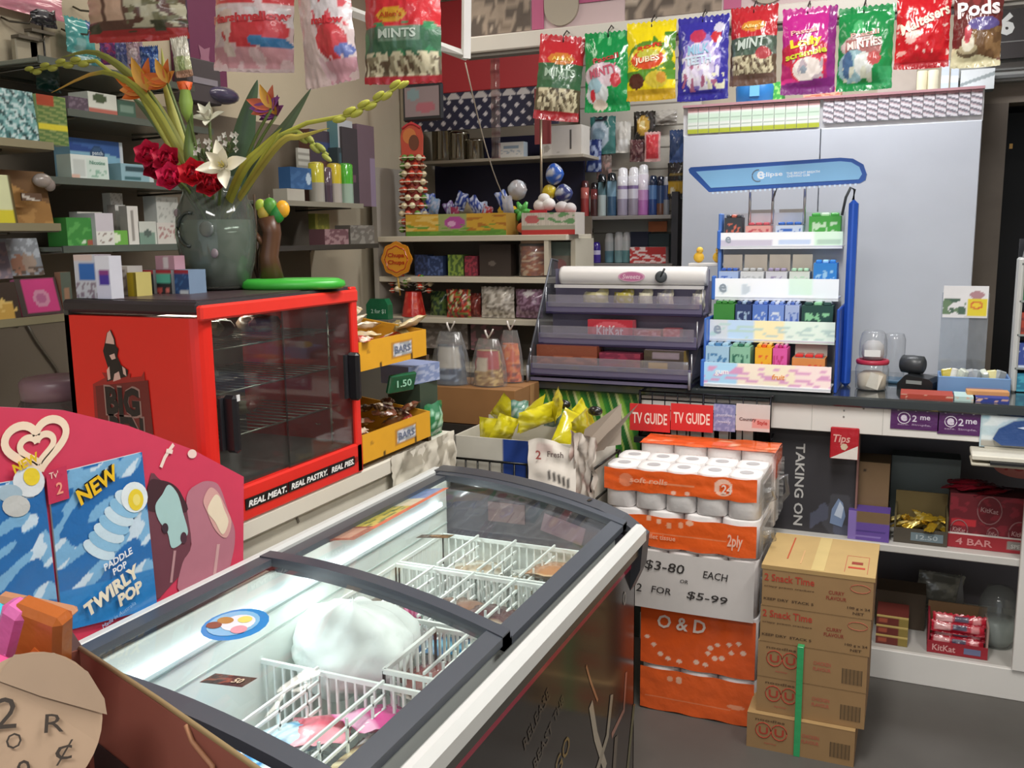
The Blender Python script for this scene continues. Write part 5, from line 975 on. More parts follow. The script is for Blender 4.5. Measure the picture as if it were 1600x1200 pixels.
pkY('dark_box', 'dark navy box standing behind the red soap box', 'box', (985, 362, 1012, 388), 4.33, .06, A('232a40', ('r', .2, .3, .8, .5, '5a6a86')), D2+.001)
pkY('dark_box', 'dark green-grey box under the deodorant shelf at the right', 'box', (1010, 365, 1045, 390), 4.34, .05, A('2f4044', ('r', .2, .2, .8, .5, '6a7f84')), D2+.001)
pkY('orange_tag', 'orange-brown tag on the shelf edge underside', 'tag', (1013, 346, 1042, 362), 4.34, .004, 'b5693c', ony(1028, 362, 4.34)[2])
# hooks with packets above the shelf
def hangY(nm, lab, cat, r, Y, art, texts=(), b=.012, hook=True, mat='film', seed=1, grp=None):
    o = bagY(nm, lab, cat, r, Y, b, A(*art) if isinstance(art, tuple) else A(art), texts, nx=14, nz=18, mat=mat, seed=seed, group=grp)
    return o
hangY('blister_pack', 'blue and silver comb blister pack on the slat wall', 'packet', (922, 182, 962, 240), 4.36, ('3f7a74', ('e', .35, .5, .42, .36, 'b9cbd6'), ('e', .35, .5, .25, .2, '8faab8'), ('r', .2, .85, .7, 1, '2a3036')))
hangY('blue_packet', 'dark blue packet hanging under the comb blister pack', 'packet', (916, 218, 940, 268), 4.34, ('2d3f7c', ('n', 5, 0, 0, 1, 1, 2, .1, 'a9b8d8')))
hangY('brown_packet', 'brown and pink packet hanging behind the cans', 'packet', (932, 236, 956, 280), 4.37, ('7a6a62', ('n', 5, 0, 0, 1, 1, 4, .1, 'b08a80')))
hangY('white_card_pack', 'white hanging card pack with a small window, slat wall', 'packet', (962, 190, 986, 238), 4.37, ('d3d0c6', ('r', .2, .1, .8, .4, 'ecebe6')), seed=5)
hangY('gold_black_pack', 'black pack with a gold centre hanging on the slat wall', 'packet', (990, 174, 1024, 224), 4.36, ('2b2823', ('e', .45, .55, .3, .3, 'c9a043'), ('e', .45, .6, .12, .12, 'f0dfa0')))
hangY('maroon_pack', 'dark maroon pack hanging below the black and gold one', 'packet', (984, 218, 1008, 252), 4.35, ('5a3538', ('n', 5, 0, 0, 1, 1, 4, .1, '8a6a66')), seed=8)
hangY('red_blister', 'bright red rectangular blister pack on the slat wall', 'packet', (1007, 206, 1032, 252), 4.33, ('d8a9a4', ('r', .14, .08, .86, .92, 'd03d44'), ('n', 5, .2, .2, .8, .8, 4, .15, 'e05a5c')), seed=3)
hangY('navy_socks', 'folded navy hanging pack next to the tall cabinet', 'packet', (1046, 203, 1068, 254), 4.30, ('33486f', ('d', .0, .6, -1, '4a66a0')), seed=4)
hangY('battery_pack', 'black and gold battery card beside the tall cabinet', 'packet', (1043, 254, 1070, 310), 4.29, ('1f1e20', ('r', 0, .15, 1, .45, 'c9a02f'), ('r', .1, .62, .9, .72, '8f7a3a'), ('e', .3, .2, .15, .1, 'efe6c8')), seed=6)
hangY('grey_hook_pack', 'grey V-shaped hanging pack at the top of the slat wall', 'packet', (1022, 172, 1058, 194), 4.38, ('b5afa4', ('d', .0, .9, -1, '8d877d')), seed=9)

# ================= red and navy hatch, back left =================
VY = 3.97
va, vb = ony(636, 120, VY)[0], ony(872, 120, VY)[0]
zr1, zr0 = ony(760, 84, VY)[2], ony(760, 141, VY)[2]; zn0 = ony(760, 200, VY)[2]
t = thing('hatch_canopy', 'red canopy board over a navy and white lattice strip, back left', 'canopy', ((va+vb)/2, VY, 0)); w = vb-va
MB('paint').box((0, 0, (zr0+2.55)/2), (w, .02, 2.55-zr0), C8('b5323a'), bev=.003).build('red_board', t)
def lat(u, v):
    a = u*w; b = v*(zr0-zn0); s = .062
    p = ((a+b)/s) % 1; q = ((a-b)/s) % 1
    if v > .80: return C8('c9c6c6') if ((a/.07) % 1-.5)**2*4+((v-.80)*5)**2 < .85 else C8('2a2c48')
    return C8('d3d0d4') if .34 < p < .76 and .34 < q < .76 else C8('262844')
q = MB('paint').grid(lambda u, v: (-w/2+u*w, -.006, zn0+v*(zr0-zn0)), 130, 30, lat, None, None, False); q.box((0, .003, (zr0+zn0)/2), (w, .014, zr0-zn0), C8('2a2c48')); q.build('lattice_strip', t)
MB('paint').box((w*.41, -.013, (zr0+zn0)/2-.05), (w*.1, .01, .24), C8('8a3a3c')).build('brown_post', t)
m = MB('paint').box((-w/2-.02, .02, 1.4), (.04, .04, 2.5), C8('a99f8b')); m.build('upright', t)
# shelf with the canisters
CZ = shelfY('wall_shelf', 'thin pale shelf of steel canisters under the lattice strip', 660, 912, 246, 4.08, .22, .015, 'b5ad9c')
for px, pt, wp, lb in ((693, 196, 34, 'largest steel canister, left of the three'), (716, 205, 30, 'middle steel canister of the three'), (742, 217, 26, 'smallest steel canister, right of the three')):
    x = ony(px, 240, 4.16)[0]; r = (ony(px+wp/2, 240, 4.16)[0]-ony(px-wp/2, 240, 4.16)[0])/2; h = ony(px, pt, 4.16)[2]-CZ
    o = MB('steel').lathe([(r*.97, 0), (r, .004), (r, h*.86), (r*1.03, h*.87), (r*1.03, h*.93), (r*.8, h), (.001, h)], 20, C8('b5b0a2')).build('steel_canister', None, (x, 4.17, CZ+.001), 0, lb, 'canister', 'steel canisters')
pkY('white_label_box', 'small white labelled box on the canister shelf', 'box', (779, 222, 818, 246), 4.10, .05, A('dedcd6', ('r', .2, .55, .8, .75, '8fa0b0'), ('n', 9, .1, .2, .9, .5, 2, .2, 'aab4bc')), CZ+.001)
pkY('white_carton', 'larger white carton with grey marks at the right of the canister shelf', 'carton', (846, 196, 908, 244), 4.12, .12, A('dcd6cc', ('r', .72, .2, .76, .85, '4a4540'), ('n', 4, .05, .1, .6, .9, 4, .28, 'b5ada2')), CZ+.001)
MB('paint').box((0, .0, .2), (.95, .02, .42), C8('23223c')).build('recess_board', None, (ony(770, 290, 4.3)[0], 4.32, ony(770, 330, 4.3)[2]-.05), 0, 'dark navy panel in the recess below the canister shelf', 'panel')
# clip strip and cord
m = MB('cello').grid(lambda u, v: (-.02+u*.04, -.006*math.sin(u*math.pi)-.003*math.sin(v*40), -v*.42), 4, 30, lambda u, v: C8('d8c6c4') if (v*9) % 1 < .75 else C8('a9868a')); m.build('clip_strip', None, (ony(773, 80, 3.5)[0], 3.5, ony(773, 78, 3.5)[2]), 0, 'clear plastic clip strip hanging in front of the red board', 'strip')
a = ony(727, 98, 2.62); b = ony(788, 310, 3.6); P = [tuple(Vector(a).lerp(Vector(b), i/8)+Vector((0, 0, -.05*math.sin(math.pi*i/8)))) for i in range(9)]
MB('plastic').tube(P, .0022, C8('c9bfae')).build('cord', None, (0, 0, 0), 0, 'thin pale cord hanging from the white frame to the back shelves', 'cord')
m = MB('plastic').box((0, 0, 0), (.20, .02, .16), C8('2d3036'), bev=.02); m.grid(lambda u, v: (-.085+u*.17, -.0115, -.06+v*.125), 20, 14, A('9a8a90', ('e', .6, .3, .3, .18, 'b56a7a'), ('e', .25, .75, .2, .2, '86a0a8')), 'gloss', None, False)
m.build('mirror_pack', None, (ony(661, 160, 3.7)[0], 3.7, ony(661, 160, 3.7)[2]), 0, 'dark-framed square pack hanging by the lattice strip', 'packet')
# white frame hanging from the ceiling
Yf = 2.62; fa = ony(735, 95, Yf); fb = ony(590, 35, Yf); 
t = thing('ceiling_frame', 'white metal frame hanging from the ceiling at top centre', 'frame', (0, 0, 0)); m = MB('paint')
m.tube([tuple(ony(728, 92, Yf)), tuple(ony(729, 0, Yf)), (ony(730, 0, Yf)[0], Yf, 2.7)], .016, C8('e4e4e2'), None, 4); m.tube([tuple(ony(730, 88, Yf)), tuple(ony(680, 70, Yf)), tuple(ony(640, 52, Yf-.15)), tuple(ony(540, 15, Yf-.3))], .014, C8('dfe0de'), None, 4); m.tube([(ony(540, 15, Yf-.3)), tuple(ony(540, 15, Yf-.3)+np.array([0, 0, .6]))], .014, C8('dfe0de'), None, 4); m.build('metal_frame', t)

# ================= back left shelf unit =================
SY = 3.6; wx0, wx1 = ony(591, 400, SY)[0], ony(885, 400, SY)[0]
S1 = ony(740, 368, SY)[2]; S2 = ony(740, 433, SY)[2]; S3 = ony(740, 498, SY)[2]; S0 = .6
t = thing('sweet_shelves', 'cream shelf unit packed with lollies at the back left', 'shelving', ((wx0+wx1)/2, SY, 0)); w = wx1-wx0
for z, l in ((S1, 'top cream shelf'), (S2, 'middle cream shelf'), (S3, 'lower cream shelf'), (.93, 'lowest cream shelf')): MB('paint').box((0, .16, z-.012), (w, .32, .024), C8('cfc6b2'), bev=.002).build('shelf', t, label=l)
m = MB('paint')
m.box((-w/2-.012, .16, .9), (.024, .32, 1.8), C8('a39c92')); m.box((w/2+.0, .20, .78), (.02, .24, 1.40), C8('c4bca8')); m.box((w/2-.09, .02, (S1+S2)/2), (.02, .03, S1-S2-.02), C8('cfc6b2')); m.box((0, .325, .8), (w, .01, 1.55), C8('6f655a')); m.build('side_uprights', t)
def sp(nm, lab, cat, r, z, art, d=.06, Y=SY+.03, **k): return pkY(nm, lab, cat, r, Y, d, A(*art) if isinstance(art, tuple) else A(art), z+.001, **k)
# round lollipops on a cone
LCOL = ['c8452f', 'd8c9a0', '5f8a3a', 'c94f3a', 'e6d8b0', '8a4a30']
def lollies(nm_lab, pts, r, grp):
    ms = []
    for c in LCOL: ms.append(MB('gloss').ball((0, 0, 0), r, C8(c), None, (1, 1, 1), 7).box((0, 0, 0), (r*2.04, r*2.04, r*.3), C8('e8dcc0')).tube([(0, 0, 0), (0, r*2.6, -r*.6)], r*.16, C8('efefe8')))
    protos = []
    for i, p in enumerate(pts):
        k = (i*5+i//3) % len(LCOL); a = math.atan2(p[1]-nm_lab[2][1], p[0]-nm_lab[2][0])+math.pi/2
        if k >= len(protos) or True:
            ex = [o for o in protos if o[0] == k]
            if ex: copy_tree(ex[0][1], None, p, (0, 0, a))
            else:
                o = ms[k].build('lollipop', None, p, (0, 0, a), nm_lab[0], 'lollipop', grp); protos.append((k, o))
cX, cYy = ony(646, 300, SY+.10)[0], SY+.10; topz = ony(646, 240, SY)[2]
t = thing('lollipop_tower', 'tall red lollipop display tower with a pointed card, back left', 'display stand', (cX, cYy, S1))
m = MB('card').lathe([(.042, 0), (.042, .02), (.036, (topz-S1)), (.02, topz-S1+.005)], 18, C8('8e2f24')); m.build('column', t)
m = MB('card'); hz_ = ony(640, 185, SY)[2]-topz; m.prism([(-.052, 0), (.052, 0), (.056, hz_*.55), (.045, hz_*.85), (0, hz_), (-.045, hz_*.85), (-.056, hz_*.55)][::-1], -.004, .004, C8('d25a48')); m.add([(-.01+.034*math.cos(a), -.005, hz_*.58+.034*math.sin(a)) for a in [-i*math.pi/8 for i in range(16)]], [tuple(range(16))], C8('e08a50')); m.add([(.012+.026*math.cos(a), -.0056, hz_*.38+.034*math.sin(a)) for a in [-i*math.pi/8 for i in range(16)]], [tuple(range(16))], C8('7a4a38')); m.tube([(-.045+.09*i/8, -.006, hz_*.80+.02*math.sin(math.pi*i/8)) for i in range(9)], .005, C8('d8404a')); m.build('header_card', t, (0, 0, topz-S1))
pts = []
for j in range(10):
    z = S1+.03+(topz-S1-.04)*j/9; R_ = .046+.012*(1-j/8)
    for i in range(8): a = 2*math.pi*(i+.5*(j % 2))/8; pts.append((cX+R_*math.cos(a), cYy+R_*math.sin(a), z))
lollies(('round wrapped lollipop on the tall red display tower', '', (cX, cYy)), pts, .0145, 'lollipops on the tall tower')
# contents of the top shelf
t = thing('lolly_box', 'long yellow and green cartoon-coloured lolly box on the top back shelf', 'box', (ony(708, 350, SY)[0], SY+.08, S1)); w = ony(787, 350, SY)[0]-ony(630, 350, SY)[0]
m = printbox(w, .13, ony(708, 334, SY)[2]-S1, A('d8a838', ('n', 6, 0, .2, .33, .9, 2, 0, 'e6c46a'), ('r', .34, .2, .62, 1, '9fa86a'), ('e', .5, .6, .1, .3, 'b5509a'), ('e', .47, .55, .04, .14, 'e0a9cf'), ('n', 7, .62, .1, 1, .9, 5, .1, 'b5752a'), ('r', 0, 0, 1, .2, '5f8f34'), ('n', 9, 0, .1, 1, .5, 8, .2, '6f9f3a')), 'b08a3a', '5a4a30'); m.build('carton', t)
for i in range(11):
    c = ['2a3f8a', '3450a8', '8fb0d8', '6a4a86', '9a3a5a', '2a3f8a', '34489a', 'a9b8d0', 'c03a3a', '2f56b0', 'd8d8e0'][i]
    bag(.05, .08, .012, A(c, ('n', 5, 0, 0, 1, 1, i, .1, 'c9d0e8')), nx=8, nz=8, seed=i).build('lolly_packet', None, (t.location.x-w*.44+w*.88*i/10, SY+.09+.02*(i % 2), S1+.125+.02*((i*3) % 4)), (.3, .4*((i % 3)-1), .3*(i % 2)), 'small blue-toned lolly packet standing in the yellow and green box', 'lolly', 'packets in the yellow box')
m = MB('film').lathe([(.035, 0), (.042, .01), (.045, .04), (.035, .055), (.001, .06)], 16, C8('e0b932')); m.build('yellow_tub', None, (ony(763, 320, SY)[0], SY+.20, S1+.07), 0, 'yellow lidded tub standing behind the lolly box', 'tub')
MB('kraft').box((0, 0, .035), (.06, .05, .07), C8('b58f3e')).build('tan_box', None, (ony(792, 345, SY)[0]-.016, SY+.23, S1), 0, 'tan box at the right end of the yellow lolly box', 'box')
m = MB('film')
for i in range(6): a = i*math.pi/3; m.tube([(0, 0, .05), (.045*math.cos(a), 0, .05+.045*math.sin(a))], .01, C8('5fc05a'), None, 6, None, [.02, .006])
m.build('green_star_toy', None, (ony(797, 318, SY)[0], SY+.13, S1+.05), 0, 'bright green star-shaped toy on the top back shelf', 'toy')
MB('film').ball((0, 0, .03), .03, C8('d06a48'), None, (1, .8, .8)).build('orange_toy', None, (ony(803, 335, SY)[0], SY+.10, S1), 0, 'small orange round toy below the green star', 'toy')
MB('card').box((0, 0, .045), (.10, .08, .09), C8('3a1d22'), bev=.004).build('dark_red_tin', None, (ony(797, 350, SY)[0]+.01, SY+.21, S1), 0, 'dark red tin behind the green star toy', 'tin')
t = thing('red_white_tub', 'white tub with red trim and fluffy top on the top back shelf', 'tub', (ony(852, 350, SY)[0], SY+.09, S1)); w = ony(895, 350, SY)[0]-ony(811, 350, SY)[0]
m = printbox(w, .12, .09, A('d9d0c4', ('r', 0, 0, 1, .22, 'b8332f'), ('s', 22, 0, .3, 'c9c0b4'), ('r', 0, 0, 1, .2, 'b8332f'), ('r', 0, .25, 1, .42, 'a9a896'), ('e', .2, .7, .14, .2, 'c96a6a'), ('n', 6, .3, .5, 1, 1, 3, .1, '6fa06a')), 'c9bfb4', 'b8332f'); m.build('tub_body', t)
for i, (dx, dz, rr) in enumerate(((-.055, .12, .032), (-.02, .125, .03), (-.04, .148, .026), (.04, .11, .03), (.075, .105, .028))): MB('frost').ball((0, 0, 0), rr, (.93, .92, .9) if i < 3 else C8('cfcac8'), None, (1, .9, .9), 8).build('marshmallow', None, (t.location.x+dx, SY+.09, S1+dz), 0, 'white fluffy sweet piled on the red and white tub', 'sweet', 'fluffy sweets on the tub')
MB('film').box((-0, 0, 0), (.075, .004, .012), C8('c03a42')).build('red_ribbon', None, (t.location.x-.05, SY+.05, S1+.096), 0, 'red ribbon band at the left of the white tub top', 'ribbon')
for nm, px, py, r, c, lb in (('yellow_ball', 858, 300, .032, 'e0c832', 'yellow ball-shaped packet above the red and white tub'), ('blue_toy', 866, 272, .04, '2f5fb8', 'bright blue hanging toy packet at the right of the back shelves'), ('navy_packet', 880, 302, .04, '39437a', 'crumpled navy packet beside the yellow ball'), ('clear_packet', 808, 297, .045, 'b9b4b4', 'crumpled clear packet behind the tub')):
    q = ony(px, py, SY+.24); m = MB('film').grid(lambda u, v: (r*(1+.25*noise.noise(Vector((u*4, v*5, r*90))))*math.cos(2*math.pi*u)*math.cos(math.pi*(v-.5)), .7*r*math.sin(2*math.pi*u)*math.cos(math.pi*(v-.5)), r*(1.15 if 'toy' in nm else 1)*math.sin(math.pi*(v-.5))), 16, 10, A(c, ('n', 5, 0, 0, 1, 1, r*50, .2, 'c9d0d8' if c != 'e0c832' else 'f3e48a')))
    m.build(nm, None, (q[0], SY+.24, q[2]), 0, lb, 'packet')
MB('metal').tube([(0, 0, 0), (0, 0, .55)], .006, C8('b5a890')).build('thin_pole', None, (ony(845, 330, SY+.28)[0], SY+.29, S1), 0, 'thin pale pole at the right end of the top back shelf', 'pole')
m = MB('film').ball((0, 0, .055), .055, C8('8d8368'), None, (1.1, .8, .9), 8); m.build('grey_bundle', None, (ony(737, 300, SY+.25)[0], SY+.25, S1+.05), 0, 'grey-beige bundle behind the yellow lolly box', 'bundle')
# middle shelf
t = thing('round_sweet_sign', 'orange-yellow flower-shaped sweet sign on the middle back shelf', 'sign', (ony(620, 405, SY-.02)[0], SY-.02, ony(620, 405, SY-.02)[2])); pts = []
for i in range(32): a = -2*math.pi*i/32; rr = .075*(1+.05*math.cos(8*a)); pts.append((rr*math.cos(a), rr*math.sin(a)))
m = MB('gloss').prism(pts[::-1], -.004, .004, C8('d88a24')); p2 = [(x*.85, z*.85) for x, z in pts]; m.add([(x, -.005, z) for x, z in p2], [tuple(range(32))], C8('e29a2e')); m.tube([(x*.74, -.005, z*.74) for x, z in pts+pts[:1]], .003, C8('c8502a'), None, 5); m.text('Chupa', (0, -.0075, .015), .024, C8('b8361f'), None, w=.085, bold=.03, rot=.0); m.text('Chups', (0, -.0075, -.016), .024, C8('b8361f'), None, w=.085, bold=.03); m.build('sign_face', t)
MB('plastic').tube([(0, .004, -.08), (0, .02, -.16)], .004, C8('c9a04a')).build('stem', t)
for r, c, lb in (((648, 398, 668, 432), ('2a3452', ('n', 6, 0, 0, 1, 1, 2, .1, '3f4f7c')), 'dark blue jar pack on the middle back shelf, left'), ((668, 400, 692, 432), ('2f3f66', ('n', 6, 0, 0, 1, 1, 4, .1, '54689a')), 'second dark blue pack on the middle back shelf'), ((700, 398, 724, 432), ('4f6a34', ('n', 6, 0, 0, 1, 1, 5, .0, '8fa848')), 'green sweet pack on the middle back shelf'), ((726, 400, 746, 432), ('6f2a38', ('n', 6, 0, 0, 1, 1, 6, .0, 'a83a4c')), 'dark red sweet pack on the middle back shelf'), ((749, 382, 798, 432), ('3f342e', ('e', .4, .4, .12, .08, '6f645c')), 'dark brown carton on the middle back shelf')):
    sp('sweet_pack', lb, 'sweets', r, S2, c, Y=SY+.09)
def jar(px0, px1, pt, Y, z, c1, c2, lb):
    x = ony((px0+px1)/2, pt, Y)[0]; r = (ony(px1, pt, Y)[0]-ony(px0, pt, Y)[0])/2; h = ony((px0+px1)/2, pt, Y)[2]-z
    t = thing('sweet_jar', lb, 'jar', (x, Y+r, z)); MB('film').grid(lambda u, v: ((r*.9+.004*noise.noise(Vector((u*30, v*20, 1))))*math.cos(2*math.pi*u), (r*.9)*math.sin(2*math.pi*u), .004+v*h*.82), 36, 18, A(c1, ('n', 14, 0, 0, 1, 1, 3, 0, c2), ('n', 11, 0, 0, 1, 1, 9, .25, 'e6c9a8'))).build('sweets', t)
    MB('cello').lathe([(r, 0), (r, h*.88), (r*.85, h*.94)], 22, (.96, .96, .96)).build('jar_body', t); MB('plastic').lathe([(r*.88, h*.92), (r*.88, h), (.001, h)], 22, C8('b59a80')).build('lid', t)
jar(802, 850, 376, SY+.03, S2+.001, 'b5643a', '8a3f28', 'square jar of orange-brown sweets at the right of the middle back shelf')
sp('grey_box', 'grey box with a green top at the right end beyond the sweet jar', 'box', (858, 378, 892, 432), S2, ('8d877c', ('r', 0, .6, 1, 1, '6f7f78'), ('e', .5, .3, .3, .2, '9a6a6a')), Y=SY+.14)
# lower shelf
cX2 = ony(632, 470, SY-.03)[0]; t = thing('lollipop_bucket', 'red bucket bristling with round lollipops on the lower back shelf', 'display stand', (cX2, SY+.05, S3)); m = MB('film').grid(lambda u, v: ((.055-.02*v)*math.cos(2*math.pi*u)*(1+.06*math.sin(u*50)), (.055-.02*v)*math.sin(2*math.pi*u), v*.11), 40, 8, A('c8302a', ('n', 10, 0, 0, 1, 1, 3, .2, 'e8604a'))); m.lathe([(.001, .0), (.05, .0)], 16, C8('a8281f')); m.build('bucket', t)
pts = []
for i in range(22): a = i*2.4; rr = .03+.055*((i*7) % 10)/10; pts.append((cX2+rr*1.3*math.cos(a), SY+.05+rr*.7*math.sin(a)-.01, S3+.115+.03*((i*3) % 4)/3+(.03 if rr < .06 else 0)))
lollies(('round lollipop sticking out of the red bucket', '', (cX2, SY+.05)), pts, .0125, 'lollipops in the red bucket')
for r, c, lb, Y in (((672, 455, 698, 496), ('2f4a38', ('n', 6, 0, 0, 1, 1, 3, .0, '6f8a4a')), 'dark green sweet bag on the lower back shelf', SY+.12), ((698, 452, 736, 498), ('5f2f28', ('n', 7, 0, 0, 1, 1, 4, -.05, 'b8402f'), ('n', 8, 0, 0, 1, 1, 8, .15, '6f8a3c'), ('n', 9, 0, .2, 1, 1, 2, .3, 'd8c9a0')), 'red and green sweet bag on the lower back shelf', SY+.04), ((732, 458, 752, 498), ('6f2f2a', ('n', 7, 0, 0, 1, 1, 6, .1, '9a4a40')), 'brown-red sweet bag on the lower back shelf', SY+.08), ((752, 448, 804, 496), ('a59c90', ('n', 9, 0, 0, 1, 1, 6, 0, 'd4ccc0'), ('n', 11, 0, 0, 1, 1, 2, .3, '7d746a')), 'bag of white sweets on the lower back shelf', SY+.05), ((806, 452, 848, 496), ('6a4a5c', ('n', 9, 0, 0, 1, 1, 6, .0, '9a7a90'), ('e', .5, .85, .2, .1, 'd8d0d0')), 'purple-pink sweet bag on the lower back shelf', SY+.05)):
    bagY('sweet_bag', lb, 'sweets', r, Y, .028, A(*c), nx=16, nz=16, seed=r[0])
q = ony(592, 482, SY-.25); m = MB('film').prism([(-.05, 0), (.055, 0), (.055, .06), (.04, .085), (-.03, .085), (-.05, .06)][::-1], -.02, .02, C8('1f6a45')); m.text('2 for $1', (.01, -.022, .032), .02, C8('b5d8c4'), None, w=.07); m.build('green_card_box', None, (q[0], SY-.25, ony(592, 498, SY-.25)[2]), 0, 'dark green card box behind the upper yellow tray', 'box')
zq = ony(592, 498, SY-.25)[2]-.001; MB('paint').box((0, 0, zq/2), (.16, .12, zq), C8('6a655c')).build('support_plinth', None, (q[0], SY-.25, 0), 0, 'plain grey plinth holding up the green card box', 'plinth')
for r, c, lb in (((660, 505, 730, 530), ('7f746c', ('n', 7, 0, 0, 1, 1, 3, .1, 'a59a92')), 'grey mixed sweet packets under the lower back shelf'), ((735, 502, 800, 530), ('6a5c58', ('n', 7, 0, 0, 1, 1, 5, .1, '9a6a70')), 'brown mixed sweet packets under the lower back shelf')): sp('sweet_packets', lb, 'sweets', r, ony(690, 545, SY+.1)[2], c, Y=SY+.10)

# ---------------- cardboard box and cellophane bags ----------------
t = thing('cardboard_box', 'plain brown cardboard box behind the yellow bags', 'carton', (-1.49, 3.045, .829), .0)
m = MB('kraft').box((0, 0, .066), (.44, .23, .132), C8('93683e'), bev=.002); m.box((.0, -.04, .1325), (.438, .003, .001), C8('7d5632')); m.box((.2215, .04, .066), (.001, .04, .132), C8('a57a4c')); m.build('carton', t)
def cellobag(px, pb, Y, w, h, art, lb, z, twist=True):
    x = ony(px, pb, Y)[0]; t = thing('cellophane_bag', lb, 'sweets', (x, Y, z))
    m = MB('film').grid(lambda u, v: (w*.42*(1-.25*v)*(1+.1*noise.noise(Vector((u*6, v*6, px))))*math.cos(2*math.pi*u), w*.30*math.sin(2*math.pi*u)*(1-.3*v), .003+v*h*.62), 30, 18, art); m.add([(w*.3*math.cos(-i), w*.22*math.sin(-i), .003+h*.62) for i in range(6)], [tuple(range(6))], art(.5, .9)); m.build('sweets', t)
    MB('cello').grid(lambda u, v: ((w*.5*(1-.5*v*v)*(1+.08*math.sin(u*40)*v))*math.cos(2*math.pi*u), w*.36*(1-.6*v*v)*math.sin(2*math.pi*u), v*h*.85), 40, 14, (.95, .95, .95)).build('cellophane', t)
    MB('film').tube([(0, 0, h*.85), (-.01, 0, h*.95), (-.012, 0, h)], .004, C8('d8d0c8')).tube([(0, 0, h*.85), (.015, 0, h*.97), (.02, 0, h*1.02)], .003, C8('cfc6bd')).build('tie', t)
MB('wood').box((0, 0, .4135), (.44, .25, .827), C8('2f2a26')).build('low_cupboard', None, (-1.48, 3.045, 0), 0, 'low dark cupboard standing under the cardboard box, left of the counter', 'cupboard')
cellobag(705, 604, 2.99, .155, .225, A('5a6270', ('r', .62, .42, .92, .95, 'c9c4bc'), ('r', .60, .1, .9, .4, '3a4a68'), ('n', 8, .6, .1, .9, .4, 4, .1, '8fa0b8')), 'silver and navy cellophane sweet bag standing on the cardboard box', .963)
cellobag(764, 600, 3.0, .14, .20, A('b58f58', ('n', 9, 0, 0, 1, .6, 3, 0, '8a6030'), ('n', 11, 0, 0, 1, .5, 7, .2, 'e0c080'), ('r', .55, .5, .95, 1, 'b8424a'), ('r', .62, .42, .78, .8, 'd8c9b4')), 'cellophane bag of gold coins on the cardboard box', .963)
cellobag(812, 578, 3.02, .115, .19, A('d8603a', ('n', 9, 0, 0, 1, 1, 3, .05, 'e88a50'), ('n', 8, 0, 0, 1, .6, 5, .2, '8a3a3a'), ('n', 7, 0, .5, 1, 1, 8, .25, 'd8b4b0')), 'orange cellophane sweet bag next to the purple rack', CT+.002) if False else None
cellobag(798, 575, 3.10, .10, .225, A('d8603a', ('n', 9, 0, 0, 1, 1, 3, .05, 'e88a50'), ('n', 8, 0, 0, 1, .6, 5, .2, '8a3a3a'), ('n', 7, 0, .5, 1, 1, 8, .25, 'd8b4b0')), 'orange cellophane sweet bag next to the purple rack', .963)
# ---------------- yellow trays ----------------
YT = 'e0a320'
def ytray(y0, y1, z, lb):
    t = thing('yellow_tray', lb, 'tray', (BX-.13, (y0+y1)/2, z), math.pi/2); w = y1-y0; d = .24
    m = printbox(w, .006, .068, A(YT, ('r', .45, .2, .78, .75, 'b8802a'), ('r', .47, .26, .76, .70, '9aa0a4'), ('n', 8, .47, .26, .76, .7, 2, .1, 'd4d4da'), ('n', 6, .1, .3, .4, .7, 4, .25, 'b57f1a'), ('r', .28, 0, .31, .18, '5a3f10'), ('r', .74, 0, .77, .2, '5a3f10')), YT, 'c98f1a', texts=[('BARS', .615, .48, .26, '6f7890', .24)], M=Matrix.Translation((0, -d/2, 0)))
    m.box((0, d/2, .05), (w, .006, .10), C8('b9851f')); m.box((0, 0, .004), (w, d, .006), C8('a9781a'))
    for s in (-1, 1): m.prism([(-d/2, .0), (d/2, 0), (d/2, .1), (-d/2, .068)][::-1], -.003, .003, C8('c9921f'), None, Matrix.Translation((s*(w/2-.003), 0, 0)) @ Matrix.Rotation(math.pi/2, 4, 'Z'))
    m.build('tray', t); return t
tz1, tz2 = BZ+.016, BZ+.235
t = thing('tray_stand', 'dark two-tier stand holding the yellow trays', 'stand', (BX-.14, 1.97, BZ)); m = MB('plastic')
for y in (-.165, .175): MB('plastic').box((-.115, y, .17), (.02, .016, .34), C8('3a2f28')).box((0, y, .006), (.25, .016, .012), C8('4a3a28')).box((0, y, .227), (.25, .016, .012), C8('4a3a28')).build('side_frame', t)
ytray(1.805, 2.135, tz1, 'lower yellow tray of brown sweets beside the pie warmer'); ytray(1.805, 2.125, tz2, 'upper yellow tray of pale bars beside the pie warmer')
for z, cols, lb, grp, n in ((tz1+.03, ['5f3a28', '7a4a34', '8e3a30', '4a3028', 'b58a70', 'd8d0c8'], 'brown-wrapped sweet heaped in the lower yellow tray', 'sweets in the lower yellow tray', 34), (tz2+.03, ['b5a070', 'd8c49a', '8a7a50', 'e6dcc4', 'c04a40', 'efe9dc'], 'pale wrapped bar heaped in the upper yellow tray', 'bars in the upper yellow tray', 20)):
    pr = []
    for k, c in enumerate(cols): pr.append(bag(.028 if n > 30 else .03, .06 if n > 30 else .085, .011, A(c, ('n', 6, 0, 0, 1, 1, k, .15, 'd8c8b0')), nx=6, nz=8, seed=k))
    done = {}
    for i in range(n):
        k = (i*7+i//5) % len(cols); row, cc = divmod(i, 8)
        yy = 1.845+.25*((i*5) % 9)/8; xx = BX-.05-.16*((i*4) % 7)/6; zc2 = z+.02+.014*(i // 9)+.035*((BX-.05-xx)/.16)
        ro = (math.pi/2+.5*math.sin(i*2.1), .4*math.cos(i*1.3), i*1.9)
        if k in done: copy_tree(done[k], None, (xx, yy, zc2), ro)
        else: done[k] = pr[k].build('wrapped_sweet', None, (xx, yy, zc2), ro, lb, 'sweet', grp)
